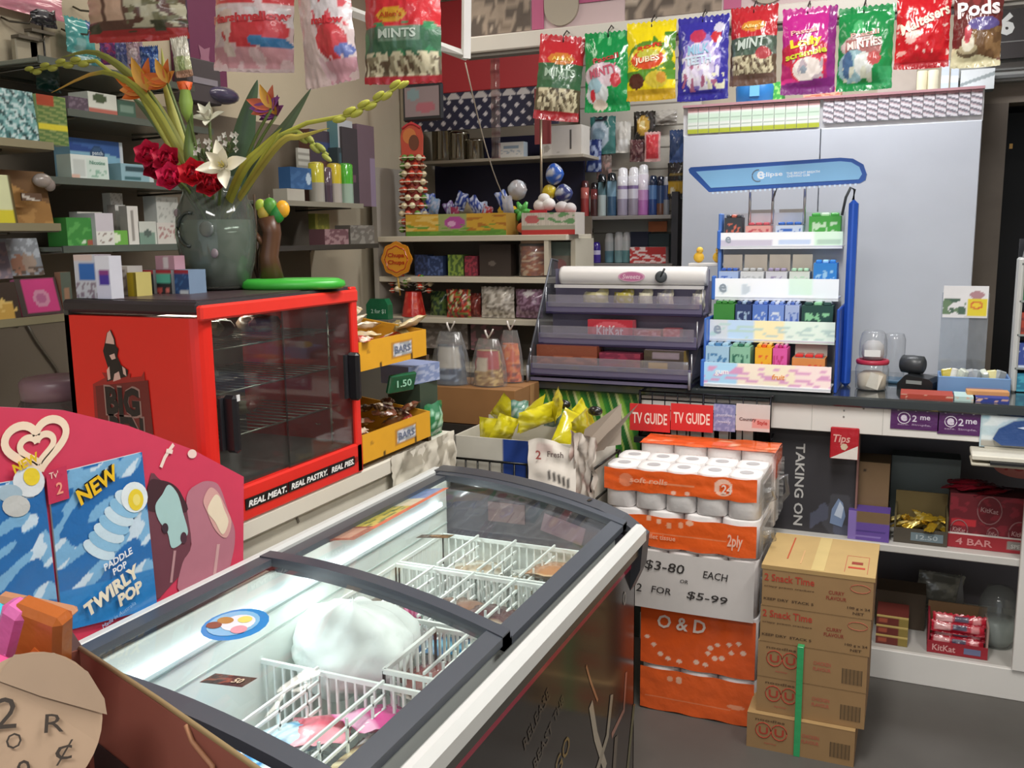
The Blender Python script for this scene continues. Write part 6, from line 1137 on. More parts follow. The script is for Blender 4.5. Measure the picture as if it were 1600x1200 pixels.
for i in range(16):
    xx = BX-.20+.012*math.sin(i*3); MB('film').ball((0, 0, 0), .02, C8(['4a3426', '5f4330', '3a2a22'][i % 3]), None, (1, .8, 1.1), 6).build('dark_sweet', None, (xx, 1.84+.02*(i % 6)*1.1, tz1+.09+.025*(i // 6)), 0, 'dark brown sweet in the heap at the back of the lower tray', 'sweet', 'dark sweets at the back of the lower tray')
q = onx(640, 590, BX-.03); m = MB('film').box((0, 0, 0), (.09, .012, .05), C8('1f6040'), None, None, .003, (.3, 0, 0)); m.text('1.50', (0, -.012, 0), .018, C8('8fc4a8'), None, w=.05); m.build('green_ticket', None, (BX-.03, 2.03, BZ+.175), math.pi/2-.3, 'green price ticket hanging below the upper yellow tray', 'ticket')
m = printbox(.13, .10, .05, A('7f8fb8', ('n', 6, 0, 0, 1, 1, 2, .1, 'aab4d0')), '8f9cc4', '8f9cc4'); m.build('blue_grey_packet', None, (BX-.10, 2.20, BZ+.15), math.pi/2-.2, 'blue-grey flat packet behind the green ticket', 'packet')
MB('paint').box((0, 0, .0745), (.10, .10, .149), C8('3a4a3c')).build('dark_stack', None, (BX-.10, 2.21, BZ), 0, 'dark green boxes below the blue-grey packet', 'box')
m = bag(.10, .09, .02, A('2a7a4a', ('n', 6, .2, .2, .8, .8, 2, .1, 'b5e0c4')), nx=8, nz=8); m.build('green_packet', None, (BX-.035, 2.205, BZ+.092), math.pi/2, 'green packet standing between the lower tray and the cardboard box', 'packet')

# ---------------- white carton of yellow bags ----------------
CYy = 2.62; ca, cb = ony(712, 720, CYy)[0], -.89; ch = ony(760, 684, CYy)[2]
t = thing('produce_carton', 'open white and blue carton full of yellow bags, behind the freezer', 'carton', ((ca+cb)/2, CYy, ch-.26)); w = cb-ca; D = .26
m = printbox(w, .005, .26, A('dcd8cb', ('r', .36, 0, .585, 1, '24479c'), ('r', .60, 0, 1, .2, '24479c')), 'cfcabd', M=Matrix.Translation((0, .0025, 0)))
m.box((0, D, .14), (w, .005, .28), C8('c9c3b5')); m.box((-w/2, D/2, .13), (.005, D, .26), C8('cfcabd')); m.box((w/2, D/2, .13), (.005, D, .26), C8('cfcabd')); m.box((0, D/2, .004), (w, D, .006), C8('b5ae9f')); m.build('carton', t)
fl = MB('card').grid(lambda u, v: (w*.07+u*w*.34+.02*(1-v), -.012-.05*(1-v)-.01*noise.noise(Vector((u*4, v*4, 1))), .265-.15*(1-v)+.012*math.sin(u*5)), 20, 16, A('e4dcd2', ('r', .45, .25, .85, .42, '3a3432'), ('s', 30, 0, .4, 'e4dcd2'), ('r', .2, .7, .5, .9, 'd8c4bc'), ('r', .1, .0, .9, .1, 'e4dcd2')))
fl.text('2', (w*.17, -.042, .23), .028, C8('b8605a'), None); fl.text('Fresh', (w*.29, -.040, .235), .018, C8('7a6a66'), None); fl.build('front_flap', t, label='white printed flap folded down in front')
m = MB('card').grid(lambda u, v: (w*.38+u*w*.18+.015*noise.noise(Vector((u*6, v*9, 3))), -.02+u*.0+.03*noise.noise(Vector((u*7, v*6, 5))), .0+v*.31-.02*u), 18, 24, A('d3c8bd', ('n', 5, 0, 0, 1, 1, 4, .15, 'b5988e'))); m.build('crumpled_flap', t, label='crumpled white side flap')
m = MB('card').add([(w*.5, 0, .24), (w*.5+.03, .05, .24), (w*.5+.12, .12, .38), (w*.5+.05, .02, .30)], [(0, 1, 2, 3)], C8('a89a8c')); m.add([(w*.42, .01, .24), (w*.5+.07, .10, .25), (w*.5+.07, .10, .38), (w*.46, .01, .31)], [(0, 1, 2, 3)], C8('b0a294')); m.build('raised_flap', t, label='grey-brown raised flap at the right')
Yb = [(-.13, .06, .0, .10, .13), (-.06, .04, .4, .08, .09), (.05, .06, 1.4, .08, .15), (.07, .12, 1.5, .08, .15), (.14, .10, .9, .07, .14), (.12, .17, .5, .07, .13), (.02, .15, 1.2, .07, .14), (-.10, .15, .8, .08, .12), (.17, .05, 1.1, .07, .13), (.10, .04, 1.5, .07, .15)]
for i, (dx, dy, tilt, bw, bh) in enumerate(Yb):
    m = bag(bw, bh, .02, A('d8cc24', ('n', 4, 0, 0, 1, 1, i, .25, 'b5a81c'), ('n', 6, 0, 0, 1, 1, i+4, .35, 'efe66a')), nx=10, nz=12, seed=i)
    m.build('yellow_bag', None, (t.location.x+dx, CYy+dy+.02, ch+.05+.014*(i % 4)+(.03 if dx > .03 else 0)), (tilt*.5, tilt*.9*(1 if i % 2 else -.6), i*.9), 'shiny yellow snack bag heaped in the white and blue carton', 'snack bag', 'yellow bags in the carton')
for dx, dy, c, lb in ((.06, .13, '6f8f86', 'grey-green packet among the yellow bags'), (-.06, .14, '5f8f80', 'teal packet among the yellow bags')): bag(.06, .075, .02, A(c, ('n', 5, 0, 0, 1, 1, 3, .1, 'b5c9c4')), nx=8, nz=8).build('packet', None, (t.location.x+dx, CYy+dy, ch+.10), .2, lb, 'packet')
for dx, dy, lb in ((.07, .20, 'black lump on top of the heap of yellow bags'), (.18, .20, 'dark lump at the right of the yellow bags')): MB('film').ball((0, 0, 0), .02, C8('201d1c'), None, (1.3, .9, .8), 7).build('black_packet', None, (t.location.x+dx, CYy+dy, ch+.085 if dx < .1 else ch+.07), 0, lb, 'packet')
t2 = thing('wire_trolley', 'black wire basket on legs holding the white and blue carton', 'trolley', (t.location.x, CYy+D/2, 0)); m = MB('metal'); zb = ch-.262; K = C8('3a3a38')
for x in (-w/2-.012, w/2+.012):
    for y in (-D/2-.012, D/2+.012): m.tube([(x, y, 0), (x, y, zb+.19)], .006, K)
for z in (zb-.006, zb+.09, zb+.19):
    m.tube([(-w/2-.012, -D/2-.012, z), (w/2*.30, -D/2-.012, z)], .004, K); m.tube([(-w/2-.012, D/2+.012, z), (w/2+.012, D/2+.012, z)], .004, K)
    for s in (-1, 1): m.tube([(s*(w/2+.012), -D/2-.012, z), (s*(w/2+.012), D/2+.012, z)], .004, K)
for i in range(7): x = -w/2+i*w*.65/7; m.tube([(x, -D/2-.012, zb), (x, -D/2-.012, zb+.19)], .003, K)
for i in range(5): m.tube([(-w/2-.012, -D/2+D*i/4, zb-.006), (w/2+.012, -D/2+D*i/4, zb-.006)], .003, K)
m.build('wire_frame', t2)
# ================= hanging bags above the counter =================
HB = 3.03
def hang(r, art, lab, texts=(), seed=1, rot=0, b=.03, tilt=0, Y=HB, grp='sweet bags hanging from the header beam', back=None):
    o = bagY('sweet_bag', lab, 'sweets', r, Y, b, art, texts, seed=seed, nx=44, nz=64, group=grp, back=back); o.rotation_euler = (0, tilt, rot); o.location.z += .0
    return o
SW = ('n', 13, .05, .07, .95, .36, 3, -.05, 'd8cfae'); SW2 = ('n', 15, .05, .07, .95, .34, 7, .12, '9a8f74')
hang((847, 56, 914, 188), A('c92f38', ('r', 0, .34, 1, .66, '3f6a48'), ('e', .5, .72, .3, .07, 'd8843a'), ('r', .12, .46, .88, .62, '56785c'), ('r', 0, .08, 1, .36, '5a4f3c'), SW, SW2, ('r', 0, 0, 1, .10, 'a8282f')), 'red and green mint bag at the left end of the beam', [('MINTS', .5, .55, .10, 'a9c4ae', .66), ("Allen's", .5, .72, .05, 'f3d060', .4)], 2, .35, tilt=.1)
hang((914, 50, 984, 174), A('12904a', ('e', .42, .45, .42, .16, 'd8c4cc'), ('e', .3, .22, .26, .14, 'd3d8d8'), ('e', .35, .08, .16, .07, 'd8c9b8'), ('e', .72, .38, .11, .09, 'c23a44'), ('e', .25, .32, .16, .10, '9fc0cc'), ('e', .2, .2, .06, .08, 'c8323c'), ('n', 8, 0, .8, 1, 1, 4, .3, '5fc07c')), 'green mint bag with a pale oval, second from the left on the beam', [('Pascall', .5, .66, .07, 'c0363c', .55, .2), ('MINTY', .45, .5, .12, 'c45a70', .62, .2)], 5, .06)
hang((979, 34, 1056, 156), A('f3dc18', ('n', 5, .55, .3, 1, .85, 2, .0, '4f8a2c'), ('r', 0, .25, 1, .36, '5f9a34'), ('e', .5, .55, .46, .20, '5f8f2a'), ('e', .46, .53, .40, .155, 'f0d83a'), ('e', .46, .51, .35, .125, 'd8502a'), ('e', .47, .58, .24, .05, 'c9c84a'), ('e', .22, .24, .17, .10, '5a3226'), ('e', .64, .25, .22, .11, 'd8c440'), ('e', .74, .27, .10, .07, 'd89a3a'), ('r', 0, 0, 1, .13, 'c9a226')), 'bright yellow sweet bag with a red oval, third from the left', [('JUBES', .46, .5, .10, 'f6e6c0', .5, .1), ('soft', .5, .68, .06, 'd8402a', .5, .12)], 8, .0)
hang((1058, 26, 1139, 156), A('3a35a0', ('e', .5, .45, .38, .34, '8a7ac8'), ('e', .42, .42, .26, .26, 'e0d8ee'), ('e', .6, .46, .18, .24, 'cfc4e8'), ('n', 9, .1, .12, .85, .5, 3, .05, 'e8e4f0'), ('n', 8, .1, .1, .85, .42, 6, .2, 'b06a8a'), ('e', .42, .76, .16, .08, 'c23a5c'), ('e', .78, .74, .10, .08, 'c9343f'), ('e', .82, .85, .10, .06, 'd8d4e8'), ('n', 10, .6, .12, .95, .3, 2, .1, 'e8e6c8'), ('r', 0, 0, 1, .10, '2f2b90')), 'royal blue bag of white and pink sweets, fourth from the left', [('MILK', .45, .6, .12, '9ac8e4', .42, .05), ('TEETH', .45, .47, .1, 'cfe4f4', .5, .05)], 11, -.05)
hang((1140, 10, 1215, 132), A('c02a34', ('r', 0, .1, 1, .60, '4a5c50'), ('e', .52, .73, .22, .07, 'd8903a'), ('s', 4, .45, .25, '5f7466'), ('r', 0, .6, 1, 1, 'c02a34'), ('e', .52, .74, .26, .07, 'd8903a'), ('r', 0, .1, 1, .36, '5f4f40'), SW, SW2, ('e', .75, .38, .16, .08, 'b03a40'), ('r', 0, 0, 1, .14, '6a5248')), 'red-topped dark green mint bag in the middle of the beam', [('MINT', .5, .52, .13, 'c4d0c8', .62, .1, .03, .2), ("Allen's", .52, .74, .05, 'f3dc90', .4)], 14, -.1)
hang((1221, 12, 1306, 146), A('c02a8c', ('d', .42, .08, -1, 'b02a6a'), ('e', .45, .45, .5, .17, 'c22a48'), ('e', .5, .28, .32, .18, 'd0344c'), ('e', .5, .27, .28, .14, 'e6dcd6'), ('n', 7, .22, .14, .78, .4, 3, .15, 'b8a8b0'), ('e', .42, .27, .06, .05, '8a94a0'), ('e', .15, .1, .2, .08, 'd83a8a'), ('r', .86, 0, 1, 1, '8f2a80'), ('d', .12, .06, -1, '7d2a78')), 'magenta sweet bag with yellow writing on the beam', [('Pascall', .42, .72, .06, 'e8b0a8', .5, .12), ('Lolly', .46, .58, .13, 'f0dc3a', .58, .14, .05), ('scramble', .46, .46, .08, 'c9cc3a', .76, .16, .04)], 17, .05)
hang((1308, 10, 1396, 140), A('1a8a48', ('n', 4, 0, .7, 1, 1, 3, .2, '4fb070'), ('e', .42, .52, .36, .14, 'c2b0ac'), ('r', .15, .42, .8, .6, 'a86a66'), ('e', .3, .28, .28, .2, '8fb0b8'), ('e', .2, .3, .1, .16, '4a6a90'), ('e', .5, .3, .18, .14, 'd4d8d4'), ('e', .68, .36, .12, .08, 'b84a48'), ('n', 9, .1, .08, .65, .28, 5, .1, 'c9ccba'), ('r', .68, .0, 1, .28, '1f8a4a'), ('n', 4, .6, .02, 1, .26, 9, .1, '3aa064')), 'large green mint bag to the right of the magenta one', [('Pascall', .5, .66, .06, 'd8a8a0', .5, .1), ('MINTIES', .5, .54, .10, 'e0d8d2', .62, .1)], 20, -.06)
hang((1399, -14, 1485, 106), A('cc1f2a', ('n', 14, 0, .08, 1, .95, 3, .42, 'f0c8c0'), ('e', .32, .43, .16, .055, 'f0dcd2'), ('e', .28, .36, .10, .05, 'e6b8b0'), ('e', .12, .2, .09, .03, 'e8a8a0'), ('r', 0, 0, 1, .08, 'a81a24')), 'bright red malt sweet bag with slanted white writing on the beam', [('Maltesers', .52, .62, .15, 'f6ead8', .95, .42, .03, .2)], 23, .04)
hang((1488, -14, 1566, 104), A('6a2f2e', ('n', 5, 0, .8, 1, 1, 3, .1, '8a3a3a'), ('r', .45, .08, 1, .5, '6f5238'), ('n', 6, .4, .1, 1, .5, 5, .1, '8a6a48'), ('e', .62, .55, .32, .09, '5f5490'), ('d', .26, -.2, -1, 'd0c9a4'), ('e', .32, .2, .22, .08, '6a5a44'), ('e', .32, .23, .19, .07, 'b5a888'), ('e', .32, .31, .13, .12, 'e0dac6'), ('e', .30, .42, .07, .12, 'c24a54')), 'brown chocolate sweet bag reading Pods at the right end of the beam', [('Pods', .5, .76, .22, 'f4e8ea', .84, .06, .03)], 26, .0)
hooks = ((880, 60), (950, 52), (1018, 36), (1098, 28), (1178, 14), (1262, 15), (1350, 14))
for i, (px, py) in enumerate(hooks):
    q = ony(px, py, HB); MB('metal').tube([(0, 0, -.012), (0, .004, .01), (.002, .03, .03), (.0, .062, .028)], .0022, C8('4a4a4a')).build('bag_hook', None, (q[0], HB, q[2]), 0, 'small dark wire hook holding a sweet bag on the beam', 'hook', 'wire hooks on the beam')
# ---- nearer bags at the left
NB = 2.15
mm = lambda s: A('e8d0d2', ('r', 0, .55, 1, 1, 'e04a50'), ('r', 0, .36, 1, .52, 'ece6ea'), ('n', 7, 0, .45, 1, .7, s, .15, 'f0dade'), ('e', .45, .30, .30, .11, 'd8404a'), ('e', .75, .33, .22, .12, 'e0454e'), ('e', .82, .22, .18, .06, '3a7ab0'), ('e', .62, .25, .12, .04, '4a8ac0'), ('r', 0, .03, 1, .19, 'dfa3ad'), ('n', 5, 0, .02, 1, .22, s+3, .1, 'eccace'), ('n', 6, 0, .12, .3, .5, s+5, .05, 'ecd6cc'))
mr_ = A('ecd8d8', ('r', .4, .45, 1, 1, 'f0e6ea'), ('n', 8, .4, .4, 1, .9, 3, .2, 'e0606a'), ('e', .2, .3, .24, .5, 'eed4d2'), ('e', .68, .30, .24, .14, 'd8444c'), ('e', .86, .22, .14, .05, '6a7ac0'), ('r', .4, 0, 1, .17, 'dfa6b4'), ('n', 6, .4, 0, 1, .2, 8, .15, 'ecc8d0'), ('r', .0, .0, .42, .06, 'e8cfcc'))
hang((345, -75, 462, 112), mm(2), 'pink and white marshmallow bag, left one of the pair at top left', [('Marshmallow', .5, .44, .075, 'd8404a', .96, .05, .05)], 3, .12, .045, .08, NB, 'marshmallow bags at the top left')
hang((458, -75, 548, 134), mr_, 'pink and white marshmallow bag, right one of the pair at top left', [('mallow', .66, .46, .06, 'd83a44', .5, -.1, .05)], 6, -.1, .04, -.08, NB-.02, 'marshmallow bags at the top left')
hang((516, -70, 551, 122), A('58c832', ('r', 0, .0, 1, .55, '3f8f48'), ('n', 6, 0, .1, 1, .6, 3, .1, 'd8d8c4'), ('r', 0, .55, 1, .66, 'b8502f')), 'bright green bag mostly hidden behind the marshmallow bags', (), 9, -.2, .02, .0, NB+.07, 'bags at the top left')
hang((574, -80, 690, 130), A('cf2f38', ('n', 4, 0, .5, 1, 1, 4, .25, 'e0555a'), ('e', .42, .50, .20, .055, 'd8a032'), ('r', 0, .19, 1, .42, '3f6a50'), ('n', 5, 0, .18, 1, .44, 2, .15, '3f8a5c'), ('r', .25, .30, .78, .42, '76907c'), ('r', 0, .05, 1, .20, '6a5a48'), ('n', 12, .03, .05, .97, .22, 3, -.05, 'dcd3b4'), ('n', 14, .03, .05, .97, .2, 7, .15, '9a8f74'), ('r', .0, .0, 1, .05, 'a82a34')), 'red and green mint bag hanging left of the white frame', [("Allen's", .42, .50, .04, 'b8501f', .3), ('MINTS', .5, .36, .07, 'c0ccc0', .48)], 12, .1, .04, .03, NB, 'bags at the top left')
hang((148, -60, 278, 64), A('6a4a40', ('r', .0, .25, .2, .7, 'd8b59a'), ('r', .24, .25, .42, .75, 'dcb8a0'), ('n', 8, .44, .15, 1, .7, 3, -.1, 'c9c4aa'), ('n', 10, .44, .2, 1, .75, 6, .15, '7d7a5c'), ('r', 0, .0, 1, .14, 'b8383a'), ('n', 6, 0, .1, 1, .22, 4, .15, '4a4a3a')), 'clear bag of cream sweets with a red base at the far top left', (), 15, .25, .04, .0, 2.0, 'bags at the top left')
m = MB('metal').tube([(-1.9, NB, 2.44), (-.95, NB, 2.44)], .006, C8('c9c9c6'))
for x in (-1.85, -1.4, -1.0): m.tube([(x, NB, 2.44), (x, NB, 2.70)], .004, C8('c9c9c6'))
for px in (150, 200, 400, 500, 535, 630): 
    q = ony(px, -70, NB); m.tube([(q[0], NB, q[2]-.01), (q[0], NB, 2.44)], .0025, C8('c9c9c6'))
m.build('hanging_rail', None, (0, 0, 0), 0, 'thin metal rail under the ceiling that carries the top left bags', 'rail')

# ================= left wall =================
LW_ = -2.30
def shelfX(lab, px0, px1, pz, X, th=.012, col='5a625a', mat='glass', name='glass_shelf'):
    y0, y1 = onx(px0, pz, X)[1], onx(px1, pz, X)[1]; z = onx((px0+px1)/2, pz, X)[2]
    t = thing(name, lab, 'shelf', ((X+LW_)/2, (y0+y1)/2, z)); d = X-LW_
    MB('gloss').box((0, 0, -th/2), (d, y1-y0, th), C8('7f877c'), bev=.002).build('shelf_board', t)
    m = MB('plastic').box((d/2+.003, 0, -th/2), (.006, y1-y0, th+.006), C8(col)); m.build('front_edge', t)
    for s in (-1, 1): MB('metal').tube([(-d/2, s*(y1-y0)*.42, -.05), (-d/2+.02, s*(y1-y0)*.42, -.02), (d/2-.02, s*(y1-y0)*.42, -th-.002)], .004, C8('6a655c')).build('bracket', t)
    return z
XF = -2.0
# dark panel lining behind the shelves
m = MB('wall').box((LW_+.012, 2.35, 1.45), (.02, 1.65, .95), C8('6a6053')); struct('trim_3', m)
Z0 = shelfX('highest dark-edged shelf on the left wall', 60, 300, 112, XF); Z1 = shelfX('second dark-edged shelf on the left wall, behind the orange flowers', 104, 330, 187, XF); Z2 = shelfX('dark-edged shelf with the blue patches box, left wall', 76, 340, 285, XF); Z3 = shelfX('dark-edged shelf of green and white medicine boxes, left wall', 96, 300, 384, XF)
Z4 = shelfX('shelf with the yellow-capped cans, left wall by the corner', 405, 566, 316, XF, col='8f8a7a'); Z5 = shelfX('dark shelf below the yellow-capped cans, left wall', 400, 590, 384, XF, col='3a3630')
def lx(lab, r, z, art, d=.07, X=XF-.02, nm='medicine_box', cat='medicine', **k): return pkX(nm, lab, cat, r, X, d, A(*art) if isinstance(art, tuple) else A(art), z+.001, **k)
lx('white and green box on the second left wall shelf', (139, 146, 183, 186), Z1, ('d8dcd0', ('r', 0, 0, 1, .3, 'b86a5c'), ('e', .4, .75, .25, .2, '4a5a3c')))
lx('dark purple packet on the second left wall shelf', (108, 152, 138, 186), Z1, ('5a4a58', ('n', 5, 0, 0, 1, 1, 3, .1, '7a6a78')))
lx('small dark green box on the second left wall shelf', (185, 158, 212, 187), Z1, ('4a6a5a', ('r', .1, .4, .9, .7, '7f9a8a')))
lx('blue and pale blue patches box with a dark round emblem', (112, 219, 194, 284), Z2, ('8fc0d8', ('r', 0, .72, 1, 1, '2f4f94'), ('d', .9, -.3, 1, '3f66a8'), ('e', .5, .68, .13, .18, '2f4a70'), ('e', .5, .68, .10, .14, '3f5f86'), ('r', .94, 0, 1, 1, 'dfe6ea'), ('d', .15, .3, -1, 'a9d4c9')), .06, XF-.10, texts=[('patch', .5, .68, .12, 'd8e6f0', .2)])
lx('white box with green print in front of the blue patches box', (112, 243, 170, 284), Z2, ('dce4e0', ('r', .42, .05, .98, .9, 'cfe0d8'), ('r', .05, .1, .36, .8, 'c4ccc8'), ('n', 8, .45, .1, .95, .45, 3, .1, '8fb8a4'), ('r', 0, 0, .2, .2, 'd8b5a4')), .05, XF-.01, texts=[('Nicotine', .7, .72, .16, '6a9a88', .42)])
lx('light blue flat box right of the patches box', (190, 257, 240, 285), Z2, ('8fb4c0', ('r', .15, .55, .7, .85, '2f4a52'), ('r', .1, .1, .6, .35, '3f6a70'), ('r', .85, 0, 1, 1, 'c9d4d8')))
lx('green medicine box at the left of the lower left wall shelf', (105, 340, 148, 384), Z3, ('3f8f3f', ('n', 4, 0, 0, 1, 1, 3, .15, '5aa854'), ('e', .6, .15, .08, .08, 'd8e8d0'), ('r', .7, .05, 1, .2, 'a85a4a')))
lx('white and pale box overlapping the green one', (150, 333, 178, 385), Z3, ('dfe0da', ('r', 0, .45, 1, 1, 'c9c4cc'), ('n', 6, .1, .1, .9, .4, 3, .15, '8a7a72')), X=XF-.005)
lx('green and white medicine box in the middle of the lower shelf', (168, 360, 200, 385), Z3, ('6fb04a', ('e', .4, .5, .25, .3, 'e0ecd0')), X=XF-.012)
lx('tall slim white box leaning at the back of the lower shelf', (175, 302, 194, 384), Z3, ('d4d2cc', ('s', 6, 1.2, .2, 'a8a49c')), .03, XF-.09)
lx('second tall slim white box with grey print, lower shelf', (182, 320, 198, 384), Z3, ('dcdad4', ('r', .4, .1, .6, .9, 'a49c98')), .03, XF-.07)
lx('slim white upright box in the front of the lower shelf', (200, 322, 217, 384), Z3, ('e2e0da', ('r', .35, .1, .6, .9, '9a9690')), .03)
lx('white box with a grey-green end on the lower shelf', (217, 346, 245, 383), Z3, ('cfd4cc', ('r', 0, 0, .9, .5, '7d9a8c'), ('e', .5, .5, .2, .15, '5a6a64')))
lx('tall pale grey box at the right of the lower shelf', (245, 307, 279, 350), Z3+.05, ('cfd2cc', ('n', 7, .1, .1, .9, .9, 3, .2, 'b0b4ae')), .05, XF-.05)
lx('white box with pink print under the tall pale grey one', (246, 348, 277, 383), Z3, ('d6d2cc', ('n', 6, .1, .3, .9, .9, 3, .1, 'b08a88')), .10)
lx('white rolled packet lying behind the green box', (121, 331, 160, 342), Z3+.055, 'd8d8d0', .03, XF-.10)
MB('card').box((0, 0, .025), (.05, .05, .05), C8('6f6a5c')).build('spacer_box', None, (XF-.115, onx(140, 384, XF-.1)[1], Z3+.001), 0, 'dull box under the white rolled packet', 'box')
# cans with bright caps near the corner
def canX(px, pt, z, bands, lab, wpx, X=XF-.06):
    y = onx(px, 316, X)[1]; h = onx(px, pt, X)[2]-z; r = abs(onx(px+wpx/2, 300, X)[1]-onx(px-wpx/2, 300, X)[1])/2*.75
    pr = [(r, 0, C8(bands[0][1]))]+[(r, max(.002, f*h), C8(c)) for f, c in bands]+[(r*.96, h*.97), (r*.7, h)]
    MB('gloss').lathe(pr, 16, C8(bands[0][1])).build('spray_can', None, (X, y, z+.001), 0, lab, 'can')
canX(496, 254, Z4, [(0, 'a8a49a'), (.5, 'cfc844'), (.95, 'a8a03a')], 'white can with a yellow cap, first on the corner shelf', 19)
canX(524, 256, Z4, [(0, 'b0a8a0'), (.5, 'd0bc36'), (.95, 'a8942f')], 'white can with a yellow cap, second on the corner shelf', 17)
canX(541, 256, Z4, [(0, '9ab0a0'), (.5, '52b03a'), (.95, '3f8f30')], 'white can with a bright green cap on the corner shelf', 18)
canX(511, 262, Z4, [(0, '4a3a48'), (.5, '5a4a58')], 'dark plum bottle between the yellow-capped cans', 15)
lx('small blue box with a white corner on the corner shelf', (454, 262, 487, 292), Z4+.045, ('2f5a8c', ('n', 4, 0, 0, 1, 1, 3, .1, '3f6a9c'), ('e', .85, .5, .12, .3, 'b5c9d8')), .05, top='a9bcc4')
MB('card').box((0, 0, .022), (.06, .10, .044), C8('b5b0a4')).build('white_packet', None, (XF-.05, onx(470, 305, XF)[1], Z4+.001), 0, 'pale packet under the small blue box on the corner shelf', 'packet')
lx('grey card with pale lettering behind the blue box', (466, 232, 484, 262), Z4+.09, ('b5b4ac', ('s', 5, 1.57, .25, '8a8880')), .01, XF-.15)
lx('tall dark box at the back of the corner shelf', (536, 200, 560, 315), Z4, ('3a3438', ('r', .2, .3, .8, .4, '6a4a58')), .05, XF-.12)
lx('tall plum-grey box nearest the corner', (560, 196, 586, 315), Z4, ('6a5660', ('r', .7, 0, 1, .6, '8a7a90')), .05, XF-.12)
lx('white bottle with a blue base above the cans', (528, 188, 551, 232), Z4+.165, ('b0b4b8', ('r', 0, 0, 1, .3, '5a7a8c'), ('e', .55, .45, .2, .16, '5a8088')), .05, XF-.13)
lx('dark blue-brown box behind the caps', (486, 205, 530, 316), Z4, ('3f3440', ('r', .3, .45, .7, .6, '5a3a30'), ('r', .2, .7, .8, .85, '34406a')), .05, XF-.17)
lx('dark teal box under the white bottle', (529, 232, 552, 316), Z4, ('2f3c40', ('r', .1, .6, .9, .9, '3f5a64')), .05, XF-.125)
lx('pinkish crumpled packets on the dark shelf near the corner', (508, 358, 545, 382), Z5, ('6f4a50', ('n', 5, 0, 0, 1, 1, 4, .0, '9a7a7c')))
lx('small yellow-green packet on the dark shelf near the corner', (493, 334, 515, 382), Z5, ('7a7a2f', ('n', 5, 0, 0, 1, 1, 4, .1, '9a943a')), .03, XF-.1)
lx('grey crumpled packet on the dark shelf nearest the corner', (548, 352, 585, 382), Z5, ('6a645c', ('n', 5, 0, 0, 1, 1, 6, .1, '8a857c')))
# hanging on the left wall
def wallbag(lab, r, art, X=-2.26, b=.012, nm='hanging_packet', cat='packet', texts=(), seed=2, mat='film', rot=0):
    xc, yc = (r[0]+r[2])/2, (r[1]+r[3])/2; w = onx(r[2], yc, X)[1]-onx(r[0], yc, X)[1]; z0 = onx(xc, r[3], X)[2]; z1 = onx(xc, r[1], X)[2]
    return bag(w, z1-z0, b, A(*art), texts, nx=16, nz=20, seed=seed, mat=mat).build(nm, None, (X, onx(xc, yc, X)[1], z1), (0, 0, math.pi/2+rot), lab, cat)
wallbag('turquoise hanging packet on the left wall', (103, 30, 148, 84), ('52a8a8', ('r', .7, .5, 1, 1, '4a5a9a'), ('r', .3, .1, .6, .4, '8fc4c4')))
wallbag('small teal packet below the turquoise one', (117, 86, 158, 108), ('3f7f84', ('r', .1, .3, .5, .8, 'a9ccd0')), seed=5)
wallbag('black forked tag on a long hook, upper left wall', (47, 6, 88, 40), ('24242a', ('r', .2, .4, .6, .8, '5a5a60')), seed=7)
wallbag('pink card at the top left corner', (-30, -20, 100, 18), ('d88fa0', ('n', 3, 0, 0, 1, 1, 3, .2, 'e0a4b0')), seed=8)
wallbag('dark green and white packet under the shelf at far left', (56, 106, 94, 142), ('2a5a50', ('r', .2, .5, .7, .9, 'a9c4b8')), X=-2.2, seed=9)
m = MB('metal').tube([(0, 0, .0), (0, .0, -.16)], .003, C8('3a3a3a')).box((0, 0, -.16), (.02, .006, .006), C8('3a3a3a')); m.build('wall_hook', None, (-2.25, onx(66, 40, -2.25)[1], onx(66, 38, -2.25)[2]), 0, 'long thin dark rod below the black forked tag', 'hook')
for px, py, lb in ((40, 72, 'empty grey card holder on the left wall'), (60, 62, 'second empty grey card holder on the left wall')):
    q = onx(px, py+20, -2.27); MB('paint').box((0, 0, 0), (.02, .07, .10), C8('a39a86'), bev=.003).box((.012, 0, .052), (.03, .075, .008), C8('5f584c')).build('card_holder', None, (-2.27, q[1], q[2]), 0, lb, 'holder')
for px, py in ((120, 15), (102, 50), (8, 32), (30, 60)):
    q = onx(px, py, -2.28); MB('metal').tube([(0, 0, .01), (.02, 0, 0), (.07, 0, -.004), (.075, 0, .01)], .003, C8('5f594e')).build('peg_hook', None, (-2.295, q[1], q[2]), .6, 'empty dark peg hook on the cream left wall', 'hook', 'empty peg hooks')
for i, r, c, lb in ((0, (158, 60, 182, 100), ('7f4a9a', ('n', 5, 0, 0, 1, 1, 2, .1, 'c04a8a')), 'purple and pink packet below the clear bag'), (1, (182, 62, 206, 104), ('5a6ab0', ('n', 5, 0, 0, 1, 1, 6, .1, '9aa4d8')), 'lilac-blue packet below the clear bag'), (2, (200, 66, 222, 112), ('cfb8cc', ('e', .5, .6, .3, .2, 'e8dce6'), ('r', .2, .0, .7, .25, 'a8502f')), 'pale pink round-topped packet below the clear bag'), (3, (221, 72, 246, 118), ('2f5aa8', ('n', 6, 0, 0, 1, 1, 3, .15, '7fa4d8')), 'blue packet below the clear bag')):
    hang(r, A(*c), lb, (), 30+i, .2, .012, 0, 2.1, 'small packets below the clear bag')
hang((270, 58, 292, 120), A('c9cca0', ('r', 0, .5, 1, 1, 'dcd8c8'), ('r', .3, .1, .7, .5, '9aa870'), ('r', 0, 0, 1, .15, 'b58a70')), 'slim cream and green packet beside the orange flowers', (), 41, .3, .012, -.1, 2.0, 'small packets below the clear bag')
